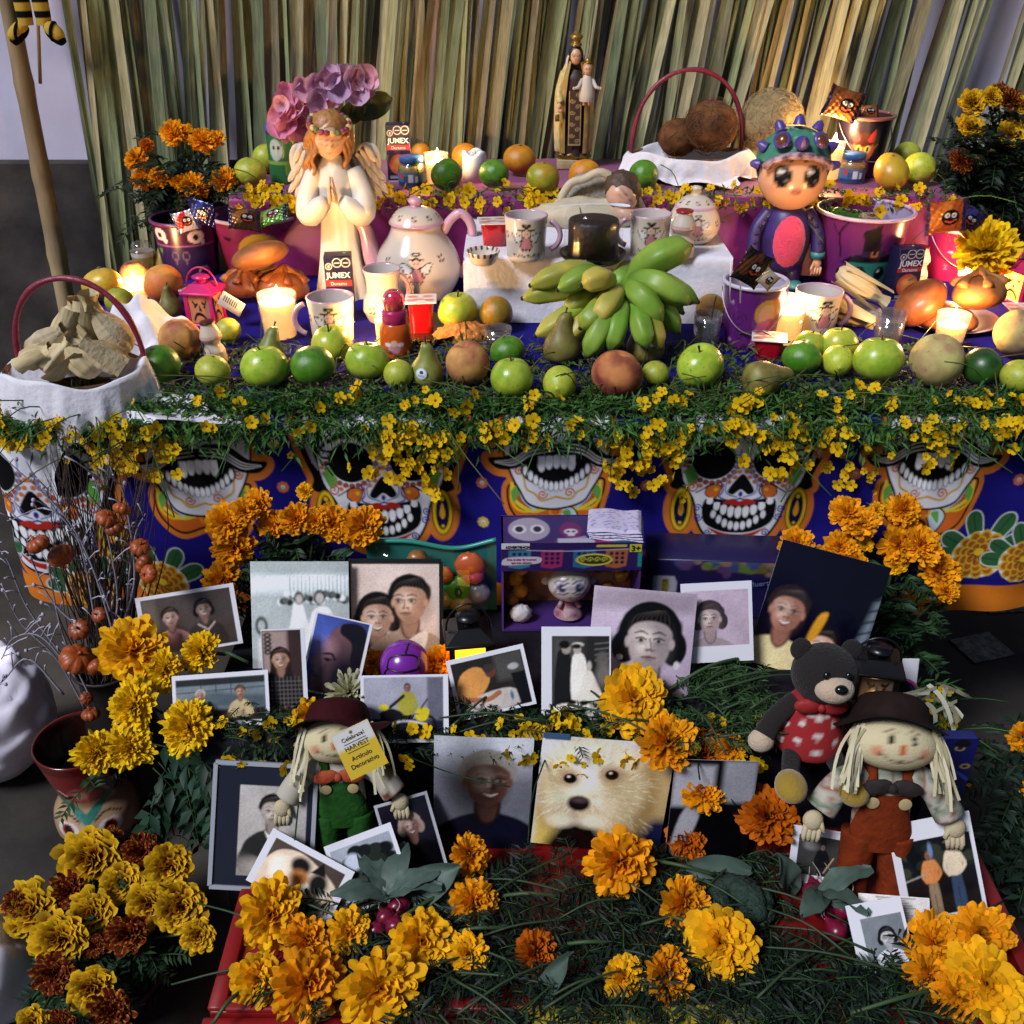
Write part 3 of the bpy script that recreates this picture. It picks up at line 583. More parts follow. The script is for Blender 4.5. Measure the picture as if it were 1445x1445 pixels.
# ================================================================ CANDLES
wax = M('candle_wax', 'f3e6c4', .5, .4, sss=1.0); wax2 = M('glowing_wax', 'f0d8a0', .5, .3, sss=.6, emit='ffb860', es=1.1)  # lit candles' wax emits by itself, standing in for flame light shining through
clear = glassmat('clear_glass'); wick = M('wick', '1a1410', .9)
flm = bpy.data.materials.new('candle_flame'); flm.use_nodes = True; _n = flm.node_tree.nodes; _n.remove(_n['Principled BSDF']); _e = _n.new('ShaderNodeEmission'); _e.inputs[0].default_value = (1, .62, .22, 1); _e.inputs[1].default_value = 34; flm.node_tree.links.new(_e.outputs[0], _n['Material Output'].inputs[0])
flame_mesh = G().add(lathe(cat([(0, 0), (.5, .25), (.62, .6), (.38, 1.15), (.12, 1.7), (0, 2.0)], 14), 14)).mesh('flame', flm)
def candle(px, pyb, rpx, hpx, z, label, fill=.75, lit=True, glass=True, taper=.86, power=1., fh=.015):
    p = at(px, pyb, z=z); m = mpp(p); r = rpx * m; h = ztop(p, pyb - hpx) - z
    t = thing('glass_candle' if glass else 'candle', label, 'candle', tuple(p))
    rb = r * taper
    if glass:
        part('glass', lathe([(0, .001), (rb * .96, .001), (rb, .004), (r, h), (r * .965, h), (rb * .95, .007), (0, .006)], 36), clear, t)
    hw = h * fill; ri = rb + (r - rb) * fill
    part('wax', lathe([(0, .008), (rb * .93, .008), (ri * .94, hw), (ri * .9, hw + .0008), (ri * .6, hw - .002), (ri * .2, hw - .003), (0, hw - .003)], 32), wax2 if lit else wax, t)
    part('wick', tube([(0, 0, hw - .004), (.0008, 0, hw + .004), (.002, 0, hw + .008)], .0009, 6), wick, t)
    if lit:
        inst('flame', flame_mesh, t, (.001, 0, hw + .004), (R(random.uniform(-4, 4)), R(random.uniform(-4, 4)), 0), (fh * .75, fh * .75, fh))
        L = bpy.data.lights.new('candle_light', 'POINT'); L.energy = CANDLE * power; L.color = (1, .56, .2); L.shadow_soft_size = .009
        o = inst('candle_light', L, t, (0, 0, hw + .004 + fh * 1.0))
    return t
candle(397, 478, 27, 64, TZ, 'tall bright glass candle before the round bread rolls', .82, power=1.2)
candle(1106, 486, 25, 66, TZ, 'bright glass candle between the two mugs of the table end', .72, power=1.2)
candle(1338, 484, 23, 42, TZ + .02, 'low glass candle before the plate of bread', .62, power=1.0)
candle(194, 424, 20, 30, TZ, 'short wide tealight glass beside the husk basket', .6, power=.8)
candle(617, 262, 17, 46, PZ, 'glass candle behind the lime on the purple tier', .7, power=.8)
candle(1169, 256, 16, 56, PZ, 'bright candle glass beside the doll on the purple tier', .85, power=1.2)
candle(540, 494, 9, 50, TZ, 'slim candle burning behind the orange baby bottle', .86, glass=False, power=.8)
candle(1362, 398, 13, 14, TZ + .03, 'small tealight burning behind the bread before the pink bucket', .7, power=.5)
# white plastic candle, unlit
p = at(670, 256, z=PZ); m = mpp(p); t = thing('plastic_candle', 'white plastic candle with a melted rim behind the lime', 'candle', tuple(p))
v, f = lathe([(0, 0), (17*m, 0), (17*m, 36*m), (16*m, 40*m), (12*m, 40*m), (10*m, 33*m), (0, 33*m)], 32); a = np.arctan2(v[:, 0], v[:, 1]); v[:, 2] += np.where(v[:, 2] > 30*m, 3*m * np.sin(a * 3 + 1), 0); part('wax', (v, f), M('white_plastic', 'd6d6de', .4), t); part('bulb', T(lathe(cat([(0, 0), (.5, .3), (.55, .7), (.2, 1.5), (0, 1.8)], 10), 12), (0, 0, 33*m), s=6*m), M('bulb_plastic', 'd8cfa8', .3), t)

# ================================================================ CROCKERY WITH LITTLE ANGELS
def plathe(prof, n, seg, bg, fn, Rr, inner=None, soft=.0011):
    p = dense(prof, n); v, f = lathe(p, seg); th = np.arange(seg) / seg * 2 * PI; th = np.where(th > PI, th - 2*PI, th)
    cv = Cv(np.repeat(th * Rr, n), np.tile(p[:, 1], seg), bg, soft)
    if fn: fn(cv)
    k = np.argmax(p[:, 1]); idx = np.tile(np.arange(n), seg)
    if inner is not None: cv.c[idx > k + 1] = lin(inner)
    return (v, f), cv.c
CREAM, PINK = 'cdbfae', 'c49aac'
def angel(q, cx, cy, s, script=True):
    L = lambda pts, w=.06, c='221a1a', sm=14: q.line([(cx + x*s, cy + y*s) for x, y in pts], w*s, c, sm=sm)
    P = lambda pts, c, sm=30: q.poly([(cx + x*s, cy + y*s) for x, y in pts], c, sm=sm)
    for k in (-1, 1):
        w_ = [(k*.3, .15), (k*.9, .5), (k*1.3, .45), (k*1.05, .05), (k*.9, -.25), (k*.35, -.05)]; P(w_, 'd5cfcb'); L(w_ + [w_[0]], .07, sm=30)
    P([(-.3, .15), (.3, .15), (.5, -.55), (.4, -.85), (-.4, -.85), (-.5, -.55)], 'b3767e'); L([(-.3, .15), (-.5, -.55), (-.4, -.85), (.4, -.85), (.5, -.55), (.3, .15)], .06)
    L([(-.3, .0), (-.62, -.45), (-.5, -.6)], .06); L([(.3, .0), (.62, -.45), (.5, -.6)], .06)
    for k in (-1, 1): q.ell(cx + k*.16*s, cy - .95*s, .16*s, .14*s, '221a1a'); q.ell(cx + k*.16*s, cy - .95*s, .11*s, .09*s, 'd8c3b6')
    q.ell(cx, cy + .5*s, .43*s, .4*s, '221a1a'); q.ell(cx, cy + .48*s, .37*s, .33*s, 'cfae9c')
    L([(-.3, .75), (0, .9), (.3, .75)], .16); L([(-.35, .8), (-.7, .75)], .09); L([(.35, .8), (.7, .75)], .09)
    for k in (-1, 1): q.ell(cx + k*.13*s, cy + .5*s, .04*s, .05*s, '221a1a')
    q.ell(cx, cy + 1.15*s, .33*s, .1*s, '221a1a', ring=.035*s)
    if script:
        x = -1.2
        for k in range(13): L([(x, -1.35), (x + .08, -1.2 - .12*(k % 3)), (x + .14, -1.45)], .07, sm=8); x += .19 if k != 5 else .3
def sprig(q, cx, cy, s):
    for dx, dy in ((-.5, .4), (.3, .6), (-.3, -.4), (.5, -.3)): q.ell(cx + dx*s, cy + dy*s, .34*s, .2*s, '2b2a22', rot=dx*2)
    q.ell(cx, cy, .22*s, .22*s, 'b98a94')
def mug(px, pyb, rpx, hpx, z, label, hs=1, rz=0, flare=1.06):
    p = at(px, pyb, z=z); m = mpp(p); r = rpx*m; h = ztop(p, pyb - hpx) - z; t = thing('mug', label, 'mug', tuple(p), rz)
    fn = lambda q: (angel(q, 0, h*.54, h*.27), sprig(q, -r*1.15, h*.6, h*.1), sprig(q, r*1.2, h*.7, h*.1), sprig(q, r*2.6, h*.5, h*.1), q.rect(-9, h - .0035, 9, h + .01, PINK))
    vf, c = plathe([(0, 0), (r*.86, 0), (r*.92, .005), (r, h*.75), (r*flare, h), (r*flare - .004, h), (r*.94, h*.5), (r*.84, .008), (0, .008)], 70, 120, CREAM, fn, r, 'cbc3bb', .0009)
    G().add(vf, c).obj('cup', VCG, t)
    if hs:
        a = np.linspace(-1.2, 1.2, 18); part('handle', tube(np.stack([hs*(r*.9 + .75*r*np.cos(a)*1.0), 0*a, h*.52 + h*.34*np.sin(a)], 1), .0052, 10), VCG, t, PINK)
    return t
mug(742, 364, 29, 62, WZ, 'cream angel mug at the edge of the white tier by the small dish', 1, R(0), 1.04); 
mug(915, 358, 28, 58, WZ, 'cream angel mug between the cake dome and the yogurt bottle', -1, R(-4), 1.05)
mug(471, 483, 31, 66, TZ, 'cream angel mug beside the tall bright candle', -1, R(4)); mug(1147, 474, 30, 66, TZ, 'cream angel mug behind the bright candle by the husk tamales', 1, R(8), 1.1)
# bellied milk jug
p = at(543, 452, z=TZ); m = mpp(p); h = ztop(p, 378) - TZ; t = thing('milk_jug', 'cream bellied milk jug glowing in candlelight', 'jug', tuple(p)); r = 27*m
vf, c = plathe([(0, 0), (r*.8, 0), (r*1.08, h*.22), (r*1.02, h*.4), (r*.82, h*.55), (r*.84, h*.8), (r*.98, h), (r*.9, h), (r*.76, h*.6), (0, h*.2)], 70, 90, CREAM, lambda q: (sprig(q, -r*.5, h*.28, h*.09), sprig(q, r*.5, h*.26, h*.09), sprig(q, r*1.8, h*.28, h*.09), q.rect(-9, h - .004, 9, h + .01, PINK)), r, 'c8c0b8'); G().add(vf, c).obj('body', VCG, t)
a = np.linspace(-1.3, 1.3, 16); part('handle', tube(np.stack([r*.7 + r*.6*np.cos(a), r*.3 + 0*a, h*.55 + h*.3*np.sin(a)], 1), .005, 8), VCG, t, PINK)
# teapot
p = at(592, 418, z=TZ); m = mpp(p); h = ztop(p, 312) - TZ; r = 59*m; t = thing('teapot', 'big cream teapot with a painted angel and pink spout and handle', 'teapot', tuple(p))
fn = lambda q: (angel(q, .004, h*.5, h*.17, False), sprig(q, -r*.75, h*.58, h*.07), sprig(q, r*.72, h*.62, h*.07), sprig(q, -r*1.6, h*.5, h*.07), sprig(q, r*1.5, h*.5, h*.07), q.rect(-9, h*.96, 9, h*1.2, PINK))
vf, c = plathe(cat([(0, 0), (r*.6, 0), (r*.86, h*.14), (r, h*.38), (r*.9, h*.62), (r*.68, h*.82), (r*.58, h*.93), (r*.62, h)], 60), 90, 140, CREAM, fn, r); G().add(vf, c).obj('body', VCG, t)
lh = ztop(p, 278) - TZ - h
vf, c = plathe(cat([(r*.63, h*.985), (r*.62, h*1.01), (r*.45, h + lh*.42), (r*.2, h + lh*.6), (r*.11, h + lh*.66), (r*.17, h + lh*.85), (r*.1, h + lh), (0, h + lh*1.02)], 40), 60, 80, CREAM, lambda q: ([sprig(q, k*r*.42, h + lh*.28, h*.045) for k in range(-4, 5)], q.rect(-9, h + lh*.6, 9, h + lh*2, PINK), q.rect(-9, h - .1, 9, h + .004, PINK)), r*.6); lid = G().add(vf, c).obj('lid', VCG, t)
part('spout', tube(cat([(-r*.8, 0, h*.3), (-r*1.05, 0, h*.5), (-r*1.16, 0, h*.85), (-r*1.34, 0, h*1.02)], 16), np.linspace(.024, .011, 16), 16), VCG, t, PINK)
part('handle', tube(cat([(r*.62, 0, h*.86), (r*.8, 0, h*1.02), (r*1.05, 0, h*1.1), (r*1.28, 0, h*.92), (r*1.25, 0, h*.55), (r*.98, 0, h*.28)], 28), .0095, 12), VCG, t, PINK)
# sugar bowl, small dish
p = at(977, 340, z=WZ); m = mpp(p); r = 36*m; h = ztop(p, 290) - WZ; t = thing('sugar_bowl', 'round cream sugar bowl with lid behind the yogurt bottle', 'bowl', tuple(p))
vf, c = plathe(cat([(0, 0), (r*.6, 0), (r*.95, h*.3), (r, h*.6), (r*.8, h*.95), (r*.74, h)], 40), 60, 100, CREAM, lambda q: (angel(q, .0, h*.55, h*.26), sprig(q, r*.9, h*.6, h*.11), sprig(q, -r*.9, h*.6, h*.11)), r); G().add(vf, c).obj('body', VCG, t)
vf, c = plathe(cat([(r*.8, h*.98), (r*.72, h*1.06), (r*.4, h*1.25), (r*.12, h*1.32), (r*.19, h*1.5), (0, h*1.56)], 30), 40, 60, CREAM, lambda q: ([sprig(q, k*r*.4, h*1.14, h*.07) for k in range(-4, 5)], q.rect(-9, h*.9, 9, h*1.04, PINK)), r*.6); G().add(vf, c).obj('lid', VCG, t)
p = at(682, 372, z=WZ); m = mpp(p); r = 24*m; t = thing('small_dish', 'small cream dip dish with a dark painted rim on the white tier', 'dish', tuple(p))
vf, c = plathe([(0, 0), (r*.6, 0), (r*.75, .005), (r, .026), (r*.95, .026), (r*.7, .008), (0, .007)], 40, 80, CREAM, None, r); p_ = np.asarray(vf[0]); c[(p_[:, 2] > .018) & (np.sin(np.arctan2(p_[:, 1], p_[:, 0]) * 16) > .2)] = lin('4a3434'); G().add(vf, c).obj('bowl', VCG, t)

# ================================================================ PACKAGES
navy = '181636'
def juice(px, pyb, wpx, hpx, z, label, rz=0, tilt=0):
    p = at(px, pyb, z=z); m = mpp(p); wd = wpx*m; h = ztop(p, pyb - hpx) - z; dp = wd*.72
    t = thing('juice_carton', label, 'juice carton', tuple(p), rz)
    part('carton', box(wd, dp, h, .0015, 2), M('carton_navy', navy, .4), t)
    def pr(q):
        q.rect(-9, h*.56, 9, h*.645, 'a82a30'); q.rect(-9, 0, 9, h*.02, 'c9c9cf')
        q.ell(0, h*.3, wd*.40, wd*.42, 'b9442a'); q.ell(wd*.04, h*.29, wd*.3, wd*.3, 'd07a3c', soft=wd*.2); q.ell(-wd*.08, h*.36, wd*.14, wd*.1, 'd89a4a', soft=wd*.1); q.ell(wd*.16, h*.42, wd*.16, wd*.05, '4e7a34', .4)
        for x in (-.02, .3): q.ell(x*wd, h*.9, wd*.16, wd*.16, 'd0cfc8', ring=.0007); q.rect((x - .1)*wd, h*.89, (x + .1)*wd, h*.905, 'd0cfc8')
        q.ell(-.33*wd, h*.85, wd*.11, wd*.11, 'd0cfc8', ring=.0007); q.rect(-.36*wd, h*.83, -.3*wd, h*.87, 'd0cfc8')
        q.rect(-.4*wd, h*.06, -.05*wd, h*.075, 'c9c9cf'); q.rect(-.4*wd, h*.09, .1*wd, h*.1, 'c9c9cf')
    u, v_ = np.meshgrid(np.linspace(-.5, .5, 44), np.linspace(0, 1, 90), indexing='ij'); q = Cv(u*wd*.97, v_*h*.985, navy, .0009); pr(q)
    G().add((np.stack([u.ravel()*wd*.965, 0*u.ravel() - dp/2 - .0006, v_.ravel()*h*.985 + h*.007], 1), gridf(44, 90)), q.c).obj('label', VCS, t)
    text('JUMEX', wd*.29, M('white_ink', 'd6d6d8', .5), t, (0, -dp/2 - .0012, h*.725), bold=.0003); text('Durazno', wd*.17, M('white_ink'), t, (0, -dp/2 - .0012, h*.603))
    g = G(); q = wd*.03; part('straw_hole', T(lathe([(0, .0006), (.0032, .0006), (.0034, 0)], 12), (wd*.25, dp*.15, h)), M('foil', 'b9b9c2', .3, metal=.8), t)
    return t
juice(565, 254, 33, 80, PZ, 'navy peach juice carton standing on the purple tier', R(4)); juice(484, 452, 37, 94, TZ, 'navy peach juice carton in front of the angel statue', R(5)); juice(1268, 420, 38, 72, TZ, 'navy peach juice carton leaning beside the witch bucket', R(10))
def babyjar(px, pyb, z, label, food):
    p = at(px, pyb, z=z); m = mpp(p); r = 19*m; h = ztop(p, pyb - 42) - z; t = thing('baby_food_jar', label, 'jar', tuple(p))
    part('contents', lathe([(0, .002), (r*.9, .002), (r*.93, h*.6), (r*.8, h*.72), (0, h*.72)], 28), M('puree_' + food, food, .4), t)
    part('glass', lathe(cat([(r*.9, 0), (r, .004), (r, h*.55), (r*.95, h*.68), (r*.8, h*.78), (r*.8, h*.84)], 20), 32), clear, t)
    def fn(q):
        q.rect(-9, h*.08, 9, h*.2, '1d3e6a'); q.rect(-.006, h*.2, .006, h*.46, 'cfd3d8'); q.rect(.01, h*.2, .016, h*.4, 'cfd3d8')
        for k in range(5): q.rect(-.0155 + k*.0016, h*.22, -.0147 + k*.0016, h*.4, '14202e')
        q.ell(-.022, h*.4, .006, .006, 'b9433a')
    vf, c = plathe([(r*1.012, h*.07), (r*1.012, h*.52)], 26, 90, '3f6f9c', fn, r); G().add(vf, c).obj('label', VCS, t)
    part('lid', lathe([(r*.84, h*.8), (r*.88, h*.81), (r*.88, h*.97), (r*.84, h), (0, h)], 32), M('blue_lid', '2c5b96', .35), t)
babyjar(582, 262, PZ, 'baby food jar with blue lid beside the tall juice carton', '8a7a2e'); babyjar(1199, 257, PZ, 'baby food jar with blue lid beside the bright candle and black bucket', '9a6a2a')
def gelatin(px, pyb, wpx, hpx, z, label, rz=0, tilt=None):
    p = at(px, pyb, z=z); m = mpp(p); s = wpx*m/2; h = ztop(p, pyb - hpx) - z; t = thing('gelatin_cup', label, 'gelatin cup', tuple(p), rot=tilt or (0, 0, rz))
    g = G(); k = 28; prof = [(.78, 0), (.82, .003), (.98, h*.9)]
    a = np.arange(k)/k*2*PI; sq = 1/np.maximum(abs(np.cos(a)), abs(np.sin(a)))**.75; V = []
    for r_, z_ in [(0.001, 0)] + prof: V.append(np.stack([np.cos(a)*sq*s*r_, np.sin(a)*sq*s*r_*.85, 0*a + z_], 1))
    part('cup', (np.vstack(V), [(i*k + j, i*k + (j+1) % k, (i+1)*k + (j+1) % k, (i+1)*k + j) for i in range(len(V) - 1) for j in range(k)]), M('red_gelatin', 'a80f14', .12, .6, coat=.4), t)
    u, v_ = np.meshgrid(np.linspace(-1, 1, 40), np.linspace(-1, 1, 34), indexing='ij'); q = Cv(u, v_, 'd6cfc9', .06)
    for cx, cy in ((-.5, .35), (.45, .4), (-.1, -.2), (.55, -.45), (-.6, -.5)): q.ell(cx, cy, .34, .26, 'b5443c', a=.85, soft=.15); q.ell(cx, cy, .14, .1, 'cf8a55', soft=.1)
    q.rect(-.9, -.12, .9, .06, 'd9d4cf', .6)
    top = np.stack([u.ravel()*s*1.14, v_.ravel()*s*.98, 0*u.ravel() + h*.93 + .0016], 1); G().add((top, gridf(40, 34)), q.c).obj('printed_lid', VCS, t)
    part('rim', T(box(s*2.3, s*1.98, .0028, .001), (0, 0, h*.9)), M('white_film', 'd5d2d0', .35), t, smooth=False)
gelatin(697, 345, 38, 36, WZ, 'red gelatin cup with foil lid beside the mug on the white tier', R(6)); gelatin(596, 470, 38, 52, TZ, 'red gelatin cup beside the orange baby bottle', R(4)); gelatin(1082, 505, 42, 32, TZ, 'dark red gelatin cup below the bright candle near the lying pear', R(-12)); gelatin(1436, 462, 38, 30, TZ, 'red gelatin cup at the table end behind the pale peach', R(-4)); gelatin(275, 432, 30, 28, TZ, 'red gelatin cup behind the pink lantern', R(10))
def yogurt(px, pyb, z, label, sc_=1, top='8e1f22', tilt=0):
    p = at(px, pyb, z=z); m = mpp(p); h = ztop(p, pyb - 66*sc_) - z; r = 17*m*sc_; t = thing('yogurt_bottle', label, 'bottle', tuple(p), rot=(0, tilt, 0))
    def fn(q):
        q.rect(-9, h*.60, 9, h*.68, 'b86a62'); 
        for k in range(-12, 12): q.rect(k*.0035, h*.62, k*.0035 + .0018, h*.665, 'd8cdc2')
        q.ell(.004, h*.2, .007, .006, 'b04a4a', ring=.0009)
    vf, c = plathe(cat([(0, 0), (r*.9, .001), (r, h*.08), (r*.98, h*.3), (r*.78, h*.42), (r*.74, h*.5), (r*.98, h*.6), (r*.96, h*.7), (r*.66, h*.9), (r*.64, h*.97)], 50), 70, 90, 'c4b6a6', fn, r); G().add(vf, c).obj('body', VCS, t)
    part('foil_lid', lathe([(r*.7, h*.955), (r*.72, h*.99), (r*.66, h*1.0), (0, h*1.0)], 24), M('foil_' + top, top, .3, metal=.3), t)
yogurt(961, 362, WZ, 'drinking yogurt bottle standing before the sugar bowl', 1.0, 'a3262a'); yogurt(307, 512, TZ, 'drinking yogurt bottle in the front row by the pink lantern', .9, '4a1c1a', R(-6)); yogurt(1292, 400, TZ, 'drinking yogurt bottle half hidden beside the pink bucket', .8, 'a3262a')
# cake dome with spoon
p = at(836, 366, z=WZ); m = mpp(p); h = ztop(p, 296) - WZ; r = 41*m; t = thing('cake_container', 'clear plastic dome over a dark chocolate cake on a black base', 'cake', tuple(p))
part('base', lathe([(0, 0), (r*.95, 0), (r*1.15, .012), (r*1.13, .016), (r*.95, .008), (0, .008)], 48), M('black_plastic', '0b0b0d', .2), t)
part('cake', lathe([(0, .009), (r*.86, .009), (r*.86, h*.78), (r*.82, h*.82), (0, h*.82)], 40), M('chocolate_cake', '1f1210', .5, var=.3, vs_=40, bump=.5, bs=120), t)
v, f = lathe(cat([(r*1.05, .014), (r*1.0, .02), (r*.97, h*.85), (r*.92, h*.97), (r*.8, h), (0, h)], 24), 72); a = np.arctan2(v[:, 1], v[:, 0]); k = 1 + .02*np.cos(a*24)*(v[:, 2] < h*.9); v[:, 0] *= k; v[:, 1] *= k; part('dome', (v, f), glassmat('cake_dome_plastic', 'ffffff', .05, .035, .0), t)
t2 = thing('plastic_spoon', 'white plastic spoon lying on top of the cake dome', 'spoon', (p.x, p.y, WZ + h + .003)); v, f = grid(24, 7, lambda u, v: ((u - .5)*.135 + .0, (v - .5)*2*np.where(u > .72, .013*np.sqrt(np.clip(1 - ((u - .86)/.15)**2, .03, 1)), .0042), .004*np.sin(u*3) - np.where(u > .72, .004*(1 - ((v - .5)*2)**2), 0) + .004)); part('blade', (v, f), M('white_plastic'), t2)
# orange baby bottle
p = at(560, 502, z=TZ); m = mpp(p); h = ztop(p, 408) - TZ; r = 22*m; t = thing('baby_bottle', 'orange baby bottle with a pink cap and an angel sticker', 'bottle', tuple(p), 0)
vf, c = plathe(cat([(0, 0), (r*.9, .001), (r, h*.08), (r, h*.38), (r*.86, h*.5), (r*.7, h*.54)], 40), 60, 90, 'c4561a', lambda q: (q.ell(.0, h*.2, .011, .012, 'c98a9a'), q.ell(0, h*.27, .006, .006, 'd9b9a0'), q.ell(-.012, h*.25, .006, .004, 'd9d9dd'), q.ell(.012, h*.25, .006, .004, 'd9d9dd')), r); G().add(vf, c).obj('body', M('orange_plastic', vc=True, rough=.2, sss=.3), t)
part('collar', lathe([(r*.74, h*.5), (r*.8, h*.52), (r*.82, h*.68), (r*.74, h*.71), (0, h*.71)], 36), M('magenta_plastic', 'a81e5a', .3), t)
part('cap', lathe(cat([(r*.66, h*.71), (r*.7, h*.78), (r*.66, h*.9), (r*.4, h*.98), (0, h)], 16), 30), glassmat('pink_clear_plastic', 'd94a78', .1, .2, .35), t)
part('teat', lathe(cat([(r*.5, h*.71), (r*.42, h*.76), (r*.2, h*.84), (r*.14, h*.9), (0, h*.92)], 12), 20), M('silicone', 'c99a6a', .3), t)

# ================================================================ BREAD, HUSKS, BANANAS, SUGAR
breadm = M('bread_crust', '9a5a2a', .45, .4, var=.3, vs_=16, col2='6e3418', bump=.35, bs=60, coat=.15)
breadp = M('pale_bread_crust', 'a06838', .55, .3, var=.3, vs_=14, col2='7c4420', bump=.4, bs=50)
def bread(px, py, rx, ry, z, label, rot=(0, 0, 0), mt=None, bones=True, fl=.62):
    p = at(px, py, z=z); m = mpp(p); t = thing('bread_roll', label, 'bread', tuple(p), rot=rot); a_, b_ = rx*m, ry*m
    v, f = ell(a_, a_*.85, b_, 40, 24); v[:, 2] = np.where(v[:, 2] < 0, v[:, 2]*fl, v[:, 2]); v *= (1 + .025*np.sin(v[:, 0:1]*70 + 1)*np.cos(v[:, 1:2]*60 + px))
    part('loaf', (v, f), mt or breadm, t)
    if bones:
        for k in range(3):
            a = k*PI/3 + .4; q = np.linspace(-1, 1, 15); part('dough_strip', tube(np.stack([np.cos(a)*q*a_*.92, np.sin(a)*q*a_*.8, b_*np.sqrt(np.clip(1.03 - (q*.92)**2, 0.02, 2)) + .002], 1), .007 + .004*np.cos(q*6), 10), mt or breadm, t)
    return t
bread(400, 408, 36, 27, TZ + .03, 'big glossy round bread behind the tall candle', (0, R(8), .5)); bread(367, 362, 41, 20, TZ + .105, 'flat orange glazed bread resting on top of the round breads', (R(-16), R(-12), .3), breadp, False, .8); bread(345, 405, 30, 24, TZ + .03, 'round bread under the flat bread behind the pink lantern', (0, 0, 0))
bread(1298, 428, 40, 25, TZ + .055, 'oblong glossy bread leaning at the husk tamales', (0, R(-42), .3), None, False, .8); bread(1382, 415, 43, 27, TZ + .085, 'shiny round bread on top of the heap by the pink lantern', (R(-10), R(10), 1.1), breadp, True, .8); bread(1335, 452, 46, 22, TZ + .025, 'dark glossy bread at the bottom of the heap on the plate', (0, R(4), 2), None, False)
def plate(px, py, rpx, z, label, col='c9a9b2'):
    p = at(px, py, z=z); m = mpp(p); r = rpx*m; t = thing('plate', label, 'plate', tuple(p)); part('dish', lathe([(0, .001), (r*.7, .001), (r*.98, .012), (r, .014), (r*.96, .015), (r*.68, .005), (0, .005)], 48), M('plate_' + col, col, .25), t)
plate(1335, 455, 70, TZ + .002, 'pink rimmed plate under the heap of bread'); plate(1195, 445, 46, TZ + .002, 'white plate under the husk tamales', 'c9c3bb'); plate(600, 470, 60, TZ + .0015, 'black and orange striped paper plate under gelatin and jug', '2a1a14')
huskm = M('corn_husk', 'cdbc96', .7, .2, var=.16, vs_=14, col2='b39e70', bump=.6, bs=90, stretch=(.25, 1.6, 1.6))
huskd = M('dark_corn_husk', 'b9aa8c', .8, .2, var=.2, vs_=14, col2='958462', bump=.7, bs=90, stretch=(1.6, 1.6, .25))
def tamale(px, py, z, Lp, rp, label, rot, mt=huskm, open_=False):
    p = at(px, py, z=z); m = mpp(p); L, r = Lp*m, rp*m; t = thing('husk_tamale', label, 'tamale', tuple(p), rot=rot)
    def f(u, v):
        q = v; rr = r*np.where(q < .78, np.sqrt(np.clip(1 - ((q - .42)/.46)**2, .02, 1))*1.0, .0) ; rr = r*np.interp(q, [0, .05, .2, .45, .7, .85, 1], [.3, .62, .95, 1, .72, .42, .6]); a = u*2*PI
        rr = rr*(1 + .06*np.sin(a*7 + q*4) + .04*np.sin(a*13)); return (q - .45)*L, rr*np.cos(a)*.95, rr*np.sin(a)*.72
    part('husk', grid(40, 22, f, True), mt, t)
    for k in range(2):                                  # loose folded leaves
        a0 = random.uniform(0, 6.28); part('husk_flap', grid(14, 9, lambda u, v, a0=a0: ((u*.95 - .42)*L, r*(1.03 + .05*k + .12*u)*np.cos(a0 + (v - .5)*(1.5 - u)), r*.76*(1.03 + .05*k + .12*u)*np.sin(a0 + (v - .5)*(1.5 - u)))), mt, t)
    return t
tamale(1213, 402, TZ + .065, 86, 20, 'husk wrapped tamale lying on top beside the witch bucket', (R(10), R(30), R(-8))); tamale(1190, 440, TZ + .03, 84, 22, 'husk wrapped tamale on the white plate behind the mug', (R(0), R(26), R(-6)))
bananag = M('green_banana', '5f8a2a', .42, .35, var=.18, vs_=10, col2='7f9838', rnd=.1); bananay = M('ripening_banana', '7c9434', .42, .35, var=.18, vs_=9, col2='b0a044', rnd=.1); tipm = M('banana_tip', '1d150c', .8)
bb = at(855, 455, z=TZ); bch = thing('banana_bunch', 'large bunch of green bananas before the white tier', 'bananas', tuple(bb))
